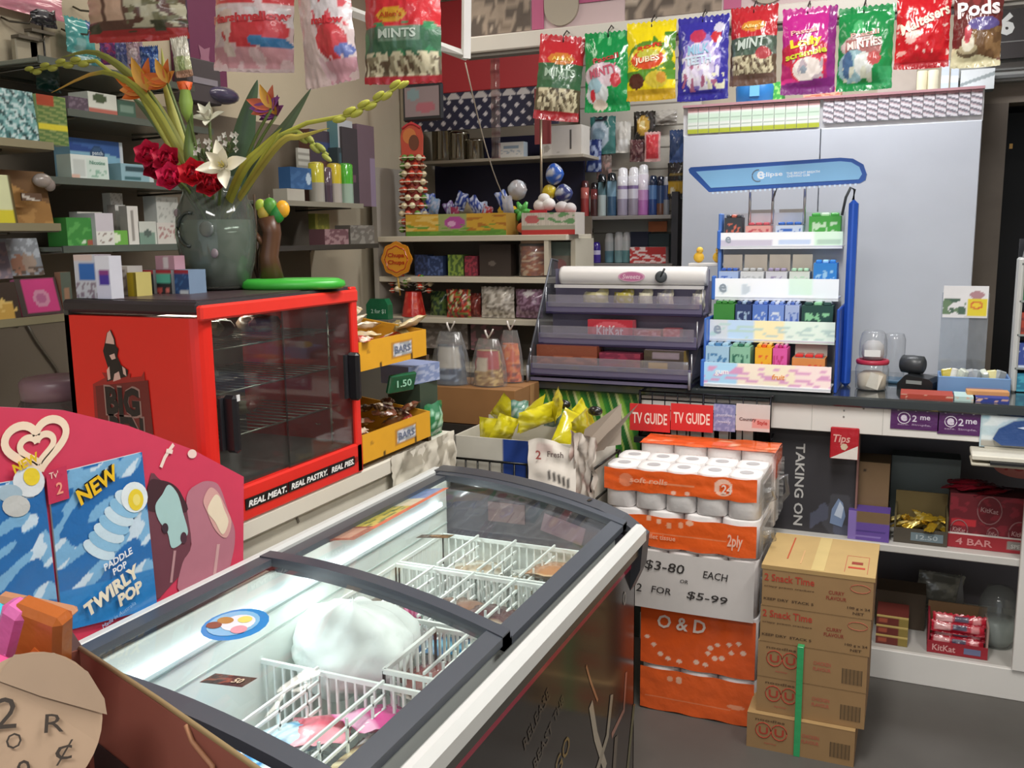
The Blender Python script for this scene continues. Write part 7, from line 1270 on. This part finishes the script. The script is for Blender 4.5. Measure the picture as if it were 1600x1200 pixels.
m = MB('card').box((.0, 0, 0), (.008, .26, .5), C8('6a2f50')).box((.005, -.09, 0), (.002, .08, .5), C8('3f2a44')); m.add([(.006, .02+.04*math.cos(-i*.785)*(1 if i % 2 else .5), -.14+.05*math.sin(-i*.785)*(1 if i % 2 else .5)) for i in range(8)], [tuple(range(8))[::-1]], C8('9a6a80')); q = onx(308, 20, -2.29); m.build('poster', None, (-2.292, q[1], q[2]), 0, 'dark plum poster with a pale flower on the left wall', 'poster')
q = onx(315, 128, -2.24); MB('card').box((0, 0, 0), (.06, .16, .14), C8('4a4448'), bev=.004).box((.031, 0, -.0), (.002, .12, .02), C8('8a8690')).build('dark_box', None, (-2.255, q[1], Z0+.075), 0, 'dark grey box on the highest left shelf below the plum poster', 'box')
q = onx(360, 148, -2.2); MB('film').ball((0, 0, 0), .05, C8('4a4560'), None, (.7, 1.6, .6), 8).build('wall_cap', None, (-2.235, q[1], q[2]), 0, 'dark purple cap-shaped thing hanging on the cream wall', 'cap')  # dark cap hanging on the wall
# teal sparkly packet and green yellow box far left on the near rack
RX = -1.92
def rx(lab, r, z, art, d=.02, X=RX, nm='book', cat='book', lean=0, **k):
    o = pkX(nm, lab, cat, r, X, d, A(*art) if isinstance(art, tuple) else A(art), z, **k); o.rotation_euler = (-lean, 0, math.pi/2); return o
def rack_shelf(px, pz, lab):
    z = onx(px, pz, RX)[2]; t = thing('rack_shelf', lab, 'shelf', (RX-.18, 1.35, z)); MB('paint').box((0, 0, -.008), (.36, .62, .016), C8('6a6452'), bev=.002).build('shelf_board', t); MB('paint').box((.182, 0, -.004), (.006, .62, .018), C8('8d8568')).build('front_lip', t)
    for y in (-.2, .2): MB('metal').tube([(-.18, y, -.07), (-.17, y, -.02), (.14, y, -.018)], .005, C8('4a453c')).build('bracket', t)
    return z
R1 = rack_shelf(40, 352, 'upper rack shelf at the far left, under the yellow frame'); R2 = rack_shelf(50, 498, 'lower rack shelf at the far left holding the disc cases'); R0 = rack_shelf(40, 222, 'highest rack shelf at the far left with the teal packet')
rx('teal sparkly packet leaning on the highest left rack shelf', (-8, 140, 60, 221), R0, ('7fb0b0', ('s', 4, .8, .25, '24403f'), ('n', 12, 0, 0, 1, 1, 3, .1, 'c4dcdc'), ('n', 10, 0, 0, 1, 1, 8, .2, '3f6f70')), .03, lean=.1, mat='film', nm='packet', cat='packet')
rx('green and yellow striped packet at the left of the plant', (60, 150, 105, 226), R0, ('5a7a44', ('s', 9, 1.4, .4, '8a9a5c'), ('r', 0, .3, 1, .42, 'd8cc3a'), ('r', 0, .8, .6, 1, 'a84a30')), .04, lean=.0, mat='film', nm='packet', cat='packet')
rx('small dark packet beside the teal sparkly one', (40, 158, 62, 200), R0+.03, ('2a2f34', ('e', .4, .7, .2, .15, '8fa0a4')), .02, X=RX-.08, nm='packet', cat='packet')
rx('brown wooden picture board on the upper rack shelf', (0, 266, 82, 350), R1, ('a87a3f', ('n', 4, 0, 0, 1, 1, 3, .1, 'bd8f50'), ('d', .9, -.5, 1, '7d5a34')), .02, lean=.15, mat='wood', nm='picture_board', cat='board', X=RX-.12)
rx('white and yellow framed card at the far left edge', (-40, 272, 26, 350), R1, ('dce0b0', ('r', 0, 0, 1, .28, 'd8cc2f'), ('r', 0, 0, 1, .03, '8a7a20'), ('r', .95, 0, 1, 1, '5a4a20')), .02, lean=.12, nm='framed_card', cat='card', X=RX-.02)
rx('small white and brown tag on the picture board', (35, 302, 66, 322), R1+.06, ('6a4f3a', ('d', .9, -1.0, -1, 'd8d0c4'), ('d', .5, -1, -1, '6a4f3a')), .004, X=RX-.07, nm='tag', cat='tag')
MB('film').ball((0, 0, 0), .022, C8('a39890'), None, (.7, 1.2, .8), 7).ball((0, .02, -.01), .016, C8('8d827c'), None, (.7, 1, 1), 6).build('bow', None, (onx(66, 282, RX-.06)[0], onx(66, 282, RX-.06)[1], onx(66, 282, RX-.06)[2]), 0, 'pale crumpled bow above the picture board', 'bow')
rx('pale disc case with people on the cover, lower left rack', (10, 372, 68, 424), R2+.095, ('9aa0a8', ('e', .35, .3, .2, .3, 'b08068'), ('e', .65, .35, .18, .3, 'b5a090'), ('n', 6, 0, .5, 1, 1, 3, .1, 'c4ccd4'), ('n', 7, 0, 0, 1, .2, 5, .1, '6a5a50')), .015, lean=.2, nm='disc_case', cat='disc case', X=RX-.14)
rx('grey-purple disc case at the far left edge', (-20, 378, 18, 426), R2+.09, ('7f7480', ('n', 5, 0, 0, 1, 1, 3, .1, 'a08a8c')), .015, lean=.2, nm='disc_case', cat='disc case', X=RX-.13)
MB('paint').box((0, 0, .045), (.05, .3, .088), C8('5a5244')).build('rack_step', None, (RX-.15, 1.42, R2), 0, 'dull step behind the pink disc case on the lower rack', 'step')
rx('pink disc case with a pale emblem on the lower left rack', (34, 434, 98, 492), R2+.002, ('3f342f', ('r', .14, .08, .94, .95, 'c8387c'), ('e', .55, .45, .2, .25, 'c98aa4'), ('e', .55, .45, .12, .15, 'b0608a')), .015, lean=.22, nm='disc_case', cat='disc case', X=RX-.03)
rx('dark and gold disc case at the far left edge, lower rack', (-25, 442, 32, 497), R2+.002, ('3a2a1e', ('r', 0, 0, .8, .45, 'c9a04a'), ('n', 5, 0, .2, .9, .6, 3, .1, 'e0c070')), .015, lean=.15, nm='disc_case', cat='disc case', X=RX-.02)
rx('grey-green slim case standing beside the pink disc case', (96, 425, 112, 478), R2+.002, ('5a6458', ('r', .3, .3, .8, .6, 'a07a60')), .02, nm='disc_case', cat='disc case', X=RX-.04)
# grey panels and a plastic jar on the wall and bench below
m = MB('paint')
for (a, b, c, d) in ((-10, 505, 84, 566), (-10, 576, 110, 640)):
    p0 = onx(a, b, LW_+.02); p1 = onx(c, d, LW_+.02); m.box((LW_+.008, (p0[1]+p1[1])/2, (p0[2]+p1[2])/2), (.016, p1[1]-p0[1], p0[2]-p1[2]), C8('a59d8b'), bev=.003)
struct('trim_4', m)
t = thing('plastic_jar', 'large clear plastic jar with a purple-grey lid on the bench', 'jar', (onx(90, 640, -1.62)[0], onx(90, 640, -1.62)[1], BZ)); zj = onx(90, 588, -1.62)[2]-BZ
MB('cello').lathe([(.07, 0), (.078, .02), (.078, zj*.75), (.062, zj*.86)], 22, C8('b9b0b0')).build('jar_body', t); MB('plastic').lathe([(.066, zj*.84), (.068, zj*.97), (.06, zj), (.001, zj)], 22, C8('7d626a')).build('lid', t); MB('card').lathe([(.06, .01), (.066, .05), (.066, zj*.5), (.03, zj*.6), (.001, zj*.62)], 18, C8('a8a0a4')).build('contents', t)
m = MB('plastic').tube([(0, 0, 0), (.0, .03, -.06), (0, .09, -.15), (.01, .11, -.24)], .004, C8('5a5348')); q = onx(66, 500, -2.2); m.build('cable', None, (-2.27, q[1], q[2]), 0, 'dark cable running down the cream wall beside the pie warmer', 'cable')
# medicine on top of the pie warmer
WT = BZ+HH+.0015
def wt(lab, r, art, d=.05, X=-1.44, z=WT, **k):
    xc = (r[0]+r[2])/2; Y = 1.32; 
    q = onz(xc, r[3], WT); q = q if -1.52 < q[0] < -1.2 else onx(xc, r[3], X)
    Yp = max(1.31, min(1.70, q[1])); return pkY('medicine_box', lab, 'medicine', r, Yp, d, A(*art), z, side=tuple(.5*a+.35 for a in A(*art)(.02, .02)) if 'side' not in k else k.pop('side'), **k)
wt('blue and white packet at the left end of the pie warmer top', (117, 398, 150, 466), ('c9ccd6', ('r', .2, .4, .95, .78, '2f6ab8'), ('r', 0, .85, .9, 1, 'd8c4bc'), ('n', 7, 0, 0, 1, .35, 3, .1, '8a7a8a')), .04)
wt('white and purple tube pack on the pie warmer top', (150, 400, 172, 467), ('d4d6ea', ('r', .2, .3, .95, .62, '4a34a0'), ('r', .2, .55, .95, .68, '8a3a84'), ('r', 0, .7, 1, 1, 'e4e6f0')), .03)
wt('white pill packet beside the purple tube pack', (173, 416, 200, 461), ('d0c9c4', ('n', 6, .1, .1, .9, .9, 3, .1, '9a8a88')), .04)
wt('narrow yellow box on the pie warmer top', (199, 426, 213, 463), ('c9b020', ('r', .7, 0, 1, 1, '8a7a20')), .04)
wt('black box with a red top edge on the pie warmer top', (216, 422, 240, 459), ('24262a', ('r', 0, .86, 1, 1, 'b0303a'), ('r', .0, .1, .2, .9, 'cfd4d2'), ('r', .2, .45, .7, .55, '6a6f6c')), .05)
lastbox = wt('black and aqua box with a red top edge on the pie warmer top', (240, 422, 268, 459), ('2a2c30', ('r', 0, .86, 1, 1, 'b0303a'), ('r', 0, .5, .95, .82, '5ab8a0'), ('e', .3, .15, .12, .15, 'd8605a'), ('e', .75, .15, .14, .15, 'e07a70')), .05)
wt('dark blue box with a red top edge on the pie warmer top', (268, 422, 295, 459), ('2a4a7c', ('r', 0, .86, 1, 1, 'a02a38'), ('n', 5, 0, 0, 1, .8, 3, .15, '3f6aa0'), ('r', .5, 0, .9, .15, 'c9d0d8')), .05)
printbox(.05, .03, .028, A('b58a98', ('r', .4, .1, .7, .9, 'd8cdd0')), 'b58a98').build('medicine_box', None, (lastbox.location.x+.0, lastbox.location.y, WT+lastbox.dimensions.z+.0005), 0, 'small pink and white packet on top of the black and aqua box', 'medicine')
# ---------------- vase ----------------
vx, vy = -1.40, 1.615
if vx-.09 < HX-HD: pass
t = thing('flower_vase', 'smoky glass vase on the pie warmer holding the flowers', 'vase', (vx, vy, WT))
pr = [(.05, 0), (.062, .006), (.078, .06), (.086, .12), (.081, .17), (.066, .205), (.063, .225), (.072, .24)]
MB('smoke').lathe(pr, 28, C8('b9c2bb')).build('vase_glass', t)
MB('gloss').lathe([(.045, .008), (.058, .01), (.074, .06), (.081, .11), (.077, .15), (.001, .15)], 24, C8('7d877c')).build('water', t)
m = MB('gloss')
m.tube([(.02+.03*math.cos(a)-.02, -.0835, .13+.035*math.sin(a)) for a in [math.pi*.4+i*math.pi*1.1/12 for i in range(13)]], .004, C8('2f3834')); m.ball((.045, -.082, .13), .014, C8('6a726e'), None, (1.4, .3, 1.2)); m.ball((-.045, -.066, .165), .009, C8('8a7a80'), None, (1, .4, 1)); m.ball((.048, -.066, .08), .010, C8('8f8288'), None, (1, .4, 1)); m.build('etched_motif', t)
VM = Vector((vx, vy, WT+.225))
def P3(px, py, dy=0): q = ony(px, py, vy+dy); return Vector(q)
def stempath(tip, bend=.04, n=7, side=(0, 0, 0)):
    b = VM+Vector(((tip.x-VM.x)*.08, (tip.y-VM.y)*.08, -.12)); s = Vector(side)
    return [b.lerp(tip, i/n)+s*math.sin(math.pi*i/n)+Vector((0, 0, bend*math.sin(math.pi*i/n))) for i in range(n+1)]
def petal(m, c, d, up, L, Wd, col, mat='leaf', cup=.25, n=6):
    d = Vector(d).normalized(); up = Vector(up).normalized(); s = d.cross(up).normalized(); up = s.cross(d)
    def fn(u, v):
        wv = Wd*math.sin(math.pi*min(1, v**.75*.96+.02))*(u-.5); return tuple(c+d*L*v+s*wv+up*(cup*L*v*v+.35*abs(u-.5)*wv*0+.25*Wd*(2*u-1)**2*math.sin(math.pi*v)))
    m.grid(fn, 4, n, col, mat)
def flower(lab, tip, kind, c1, c2='e8c8a0', size=.03, grp=None, bend=.02, side=(0, 0, 0), name='flower', face=(.4, -.9, .3)):
    t = thing(name, lab, 'flower', tuple(VM-Vector((0, 0, .05))), 0, grp); off = -(VM-Vector((0, 0, .05)))
    L = lambda p: p+off
    MB('leaf').tube([tuple(L(p)) for p in stempath(tip, bend, 8, side)], .0032, C8('56662f'), None, 6).build('stem', t)
    m = MB('leaf'); c = L(tip); f = Vector(face).normalized()
    if kind == 'rose':
        for ring, (nn, ti, le) in enumerate(((3, .15, .9), (5, .45, 1.0), (6, .9, 1.05))):
            for i in range(nn):
                a = 2*math.pi*i/nn+ring*.5; rad = (f.orthogonal().normalized()*math.cos(a)+f.cross(f.orthogonal()).normalized()*math.sin(a)); d = (f*(1-ti*.6)+rad*ti).normalized()
                petal(m, c-f*size*.5+rad*size*.12*ring, d, f-rad*.8, size*1.25*le, size*1.5, C8(c1), None, .3)
        m.ball(tuple(c), size*.45, C8(c2))
    elif kind == 'lily':
        o1 = f.orthogonal().normalized(); o2 = f.cross(o1).normalized()
        for i in range(8):
            a = 2*math.pi*i/8+.3; rad = o1*math.cos(a)+o2*math.sin(a); k = .75 if i % 2 else .35
            petal(m, c, f*(1-k)+rad*k*1.2, f, size*1.5, size*.75, C8(c1), None, .1)
        for i in range(5): a = i*1.25; m.tube([tuple(c), tuple(c+f*size*.6+(o1*math.cos(a)+o2*math.sin(a))*size*.15)], size*.04, C8(c2))
    elif kind == 'bird':
        o1 = Vector(face).normalized()
        for i, (dx, dz, col, le) in enumerate(((-1, .35, c1, 1.6), (-.8, .05, c2, 1.3), (-1, -.2, c1, 1.2), (.3, 1, c1, 1.2), (-.3, .9, 'd8a03a', 1.3), (.7, .4, c2, 1.0))):
            petal(m, c, Vector((dx, -.1*i*.5, dz)), Vector((0, -1, .3)), size*le, size*.55, C8(col), None, .05)
    elif kind == 'bud':
        m.lathe([(.001, -.03), (size*.35, -.01), (size*.45, .01), (size*.3, .035, C8(c1)), (size*.5, .05, C8(c1)), (size*.2, .052)], 10, C8('7f9a44'), None, Matrix.Translation(c))
        for i in range(6): a = i*1.05; petal(m, c+Vector((0, 0, .03)), Vector((math.cos(a)*.6, math.sin(a)*.6, 1)), Vector((math.cos(a), math.sin(a), 0)), size*.8, size*.5, C8(c1), None, .1)
    elif kind == 'spray':
        for i in range(9):
            a = i*2.4; p = c+Vector((math.cos(a)*size*.9, math.sin(a)*size*.5, size*.7*math.sin(i*1.7)))
            for k in range(4): b = k*1.57+i; petal(m, p, Vector((math.cos(b), -.4, math.sin(b))), Vector((0, -1, 0)), size*.38, size*.3, C8(c1), None, .1, 4)
            m.tube([tuple(c-Vector((0, 0, size))), tuple(p)], .0012, C8('4a5a34'), None, 4)
    m.build('bloom', t); return t
for i, (px, py, dy, c, lb) in enumerate(((233, 242, -.05, 'c81f45', 'crimson rose at the far left of the bouquet'), (262, 250, -.08, 'b81a3c', 'deep red rose second from the left in the bouquet'), (268, 278, -.11, 'd02452', 'crimson rose lowest at the left of the bouquet'), (303, 272, -.12, 'cc2030', 'large red rose left of the white lily'), (246, 263, -.02, 'a81838', 'dark red rose behind the two left ones'), (330, 288, -.10, 'b82030', 'red rose tucked under the white lily'))):
    flower(lb, P3(px, py, dy), 'rose', c, 'a01030', .026, 'roses in the vase', .03, face=(.3, -.9, .35))
flower('big white lily at the front of the bouquet', P3(350, 262, -.13), 'lily', 'eee8d4', 'd8c878', .036, None, .03)
flower('white open flower above the lily', P3(327, 187, -.02), 'lily', 'd8d6c4', 'a8a070', .026, None, .02, face=(.2, -.7, .7))
for px, py, lb in ((358, 222, 'small white blossom spray right above the lily'), (317, 232, 'small white blossom spray left above the lily')): flower(lb, P3(px, py, -.04), 'spray', 'e6e4da', 'fff', .022, 'small white sprays', .02)
flower('orange bird of paradise flower at the left of the bouquet', P3(232, 142, .0), 'bird', 'd8702a', 'e89a50', .058, None, .04)
flower('orange flower with upright petals beside the bird of paradise', P3(262, 130, -.02), 'bird', 'cf6a2c', 'd88a3a', .042, None, .03)
flower('orange and green bud on a thick stem in the bouquet', P3(291, 168, -.06), 'bud', 'd8602a', 'e8a060', .032, None, .02)
flower('orange and purple iris right of centre in the bouquet', P3(424, 170, .0), 'bird', 'c8684a', '8a4a90', .04, None, .03)
flower('purple iris flower at the right of the bouquet', P3(432, 180, .04), 'bird', '7d3f86', '9a5aa0', .035, None, .03)
def leafblade(lab, pts, wd, col, dy=0, tipcol=None):
    P = [P3(*p[:2], dy+(p[2] if len(p) > 2 else 0)) for p in pts]; base = VM+Vector((0, 0, -.10)); P = [base]+P
    n = 16
    def at(v):
        s = v*(len(P)-1); i = min(int(s), len(P)-2); f = s-i
        p0, p1, p2, p3 = P[max(i-1, 0)], P[i], P[i+1], P[min(i+2, len(P)-1)]
        return .5*((2*p1)+(p2-p0)*f+(2*p0-5*p1+4*p2-p3)*f*f+(3*p1-p0-3*p2+p3)*f**3)
    def fn(u, v):
        p = at(v); d = (at(min(1, v+.03))-at(max(0, v-.03))).normalized(); s = d.cross(Vector((.4, -.9, .1))).normalized(); wv = wd*(math.sin(math.pi*(.12+.88*v)**.8)+.03)
        return tuple(p+s*wv*(u-.5)+Vector((.4, -.9, .1))*(-.25*wv*(2*u-1)**2))
    b = VM-Vector((0, 0, .05)); m = MB('leaf').grid(lambda u, v: tuple(Vector(fn(u, v))-b), 6, n, lambda u, v: C8(tipcol) if tipcol and v > .75 else (tuple(x*.85 for x in C8(col)) if abs(u-.5) < .09 else C8(col)))
    m.grid(lambda u, v: tuple(Vector(fn(1-u, v))-b+Vector((-.0004, .001, 0))), 6, n, C8(col))
    m.build('long_leaf', None, tuple(b), 0, lab, 'leaf')
leafblade('broad dark green leaf rising in the middle of the bouquet', [(370, 250), (385, 180), (402, 125)], .05, '4a6248')
leafblade('broad green leaf leaning right in the bouquet', [(395, 260), (440, 205), (486, 138)], .035, '55654a', .03)
leafblade('long arching yellow-green leaf reaching to the far left', [(275, 220), (215, 130), (150, 82), (95, 90)], .022, '7d7f3a', .02)
leafblade('long yellow-green leaf below the arching one at the left', [(280, 240), (225, 150), (160, 112), (80, 145)], .018, '8f8f36', -.02, 'b58a3a')
leafblade('upright pale yellow-green leaf behind the orange flowers', [(290, 240), (262, 150), (252, 75)], .026, 'a8a850', .05)
leafblade('green leaf crossing behind the orange bud', [(285, 245), (245, 190), (205, 150)], .04, '5a7050', .06)
leafblade('narrow green leaf beside the lily', [(300, 260), (295, 215), (300, 170)], .028, '66803f', -.05)
leafblade('olive leaf low at the right of the bouquet', [(375, 270), (410, 230), (440, 200)], .02, 'a8a83a', -.06)
def gladstem(lab, pts, col, nb):
    P = [P3(*p[:2], p[2] if len(p) > 2 else 0) for p in pts]; b = VM-Vector((0, 0, .05)); t = thing('bud_stem', lab, 'flower stem', tuple(b)); Q = [VM+Vector((0, 0, -.1))]+P
    MB('leaf').tube([tuple(p-b) for p in Q], .005, C8(col), None, 6, None, [.004]+[.005-.002*i/len(P) for i in range(len(P))]).build('stem', t)
    for i in range(nb):
        f = .45+.55*i/(nb-1); s = f*(len(P)-1); k = min(int(s), len(P)-2); p = P[k].lerp(P[k+1], s-k); d = (P[k+1]-P[k]).normalized(); m = MB('leaf'); m.ball((0, 0, 0), .011-.003*f, C8(col), None, (.7, .7, 1.7), 6, Matrix.Translation(p-b+Vector((0, -.004, .006*(1 if i % 2 else -1)))) @ d.to_track_quat('Z', 'Y').to_matrix().to_4x4()); m.build('bud', t)
gladstem('pale yellow-green bud stem reaching far to the right', [(430, 215), (480, 192), (545, 180), (585, 160), (632, 128)], 'b5b548', 9)
gladstem('short yellow-green bud stem drooping right of the bouquet', [(440, 210), (465, 205), (490, 225), (512, 242)], '9aa048', 5)
gladstem('yellow-green bud stem at the far left of the bouquet', [(220, 150), (150, 95), (100, 100), (48, 112)], 'a0a040', 8)
leafblade('thin yellow leaf under the long right-hand bud stem', [(430, 230), (470, 213), (515, 200)], .014, 'b5a84a', -.02)
# dark dried twigs behind the vase
m = MB('leaf')
for i in range(14):
    a = i*.7; m.tube([(0, 0, 0), (.02*math.cos(a), .02*math.sin(a), .06), (.05*math.cos(a)*(1+.3*(i % 3)), .04*math.sin(a), .13+.02*(i % 4))], .003, C8('4a3a2a'), None, 5)
m.build('dried_twigs', None, (ony(388, 330, 1.72)[0], 1.74, WT+.02), 0, 'bunch of dark dried twigs behind the vase', 'twigs')
# green dispenser base with its brown trunk (the figures on it are left out)
gx_, gy_ = onz(466, 450, 1.39)[0], onz(466, 450, 1.39)[1]
gx_ = min(gx_, HX-.075)
t = thing('sweet_dispenser', 'bright green oval dispenser base with a brown trunk on the pie warmer', 'dispenser', (gx_, gy_, WT), .40)
MB('plastic').lathe([(.108, 0), (.116, .006), (.114, .016), (.10, .022), (.001, .023)], 32, C8('3fae3c'), None, None, .55).build('green_base', t)
m = MB('plastic').tube([(-.05, .02, .02), (-.055, .02, .07), (-.045, .02, .12), (-.052, .02, .155)], .02, C8('5a3a28'), None, 10, None, [.026, .021, .02, .024]); m.tube([(-.06, .02, .09), (-.08, .01, .12)], .007, C8('6a4630')); m.build('brown_trunk', t)
m = MB('plastic')
for dx, dz, c, s in ((-.06, .165, 'c9b04a', .014), (-.045, .178, '5a9a3c', .016), (-.03, .162, '2f8a3c', .017), (-.018, .172, 'e8a82a', .016), (-.066, .18, 'b5c84a', .012)): m.ball((dx, .015, dz), s, C8(c), None, (1, .6, 1.2), 7)
m.build('candy_top', t)

# ================= brown box in the foreground =================
RIM = 1.0; A0 = onz(130, 1012, RIM); B0 = onz(400, 1195, RIM)
ang = math.atan2(B0[1]-A0[1], B0[0]-A0[0]); BH = .19
t = thing('brown_carton', 'open dark brown carton in the foreground at the lower left', 'carton', (A0[0], A0[1], RIM-BH), ang); Lb, Db = .62, .30
m = MB('card').box((Lb/2, -.003, BH/2), (Lb, .006, BH), C8('94584a')); m.box((Lb/2, -Db, BH/2), (Lb, .006, BH), C8('8a5244')); m.box((.0, -Db/2, BH/2), (.006, Db, BH), C8('80493c')); m.box((Lb, -Db/2, BH/2), (.006, Db, BH), C8('80493c')); m.box((Lb/2, -Db/2, .004), (Lb, Db, .008), C8('7d786e'))
m.tube([(0, -.004, BH+.001), (.2, -.0035, BH+.003), (.4, -.003, BH), (Lb, -.003, BH+.002)], .0032, C8('8f7a55'), None, 6)
m.tube([(.27, -.008, BH), (.285, -.01, BH-.012), (.31, -.011, BH-.018), (.325, -.011, BH-.022), (.33, -.012, BH-.05)], .0028, C8('a8795a'), None, 5)
m.box((.30, -.008, .055), (.55, .002, .05), C8('3a2b2c')); m.build('carton', t)  # dark strip puts the shadow band inside the carton into the colour
MB('card').add([(0, 0, BH), (.0, -.10, BH), (-.075, -.09, BH+.035), (-.07, .0, BH+.03)], [(0, 1, 2, 3)], C8('503230')).build('side_flap', t)
MB('paint').box((Lb/2, -Db/2, (RIM-BH)/2), (Lb-.04, Db-.02, RIM-BH-.002), C8('8a8a86')).build('display_plinth', None, (A0[0], A0[1], 0), ang, 'plain grey plinth under the brown foreground carton', 'plinth')
TM = Matrix.Translation((A0[0], A0[1], RIM-BH)) @ Matrix.Rotation(ang, 4, 'Z')
def fpack(px, py, Y, w, h, art, rot, lab, b=.022):
    q = ony(px, py, Y); bag(w, h, b, A(*art), nx=14, nz=16, seed=px, seal=.05).build('sweet_packet', None, tuple(q), rot, lab, 'sweets', 'packets in the brown foreground carton')
def fblock(px, py, Y, d, c, rot, lab):
    q = ony(px, py, Y); m = MB('film').box((0, 0, 0), d, C8(c), None, None, .007); m.box((d[0]*.1, -d[1]*.5-.0006, -d[2]*.2), (d[0]*.35, .001, d[2]*.3), tuple(min(1, k*1.25) for k in C8(c)), None, None, 0, (0, .5, 0))
    m.build('sweet_packet', None, tuple(q), rot, lab, 'sweets', 'packets in the brown foreground carton')
fblock(66, 996, .67, (.062, .03, .085), 'b5622c', (.2, .28, .2), 'orange wrapped packet in the brown carton')
fblock(18, 1000, .66, (.03, .03, .11), 'e070b0', (.2, .5, .2), 'pink wrapped packet leaning beside the orange one')
fblock(-4, 975, .69, (.05, .03, .05), '4ac4dc', (.2, .4, .2), 'turquoise wrapped packet at the lower left edge')
fblock(2, 1075, .62, (.04, .03, .07), 'e85a94', (.2, .3, .2), 'hot pink wrapped packet at the left edge below the turquoise one')
fblock(58, 945, .71, (.10, .02, .012), 'c08a68', (.2, .12, .2), 'thin tan packet edge behind the orange one')
m = MB('card'); R_ = .070
pts = [(R_*math.cos(a)*.94, R_*1.02*math.sin(a)) for a in [2*math.pi*i/40 for i in range(40)]]
m.add([(x, -.010*math.cos(x*12), z) for x, z in pts], [tuple(range(40))], C8('b59a80')); m.add([(x, -.010*math.cos(x*12)+.0015, z) for x, z in pts[::-1]], [tuple(range(40))], C8('a98f76'))
m.add([(x, -.012, z) for x, z in ((.004, .030), (.068, .015), (.063, .03), (.043, .055), (.009, .071), (-.026, .067), (-.038, .043))], [tuple(range(7))], C8('a38b74'))
IK = C8('3a3028'); fnn = lambda x, z: -.012-.002
for s, x, z, h, w_ in (('2', -.034, .014, .03, .02), ('F', -.052, -.016, .017, .013), ('O', -.022, -.012, .015, .014), ('R', .012, .006, .018, .018), ('9', -.034, -.052, .021, .012), ('9', -.008, -.040, .021, .012), ('\u00a2', .026, -.022, .024, .016)):
    m.text(s, (x*.95+.010, 0, z*.95), h*.95, IK, None, w=w_*.95, rot=.12, fn=fnn, bold=.0)
q = ony(44, 1138, .58); m.build('price_card', None, tuple(q), (-.45, .28, .85), 'round kraft hand-written price card 2 FOR 99 cents', 'price card')
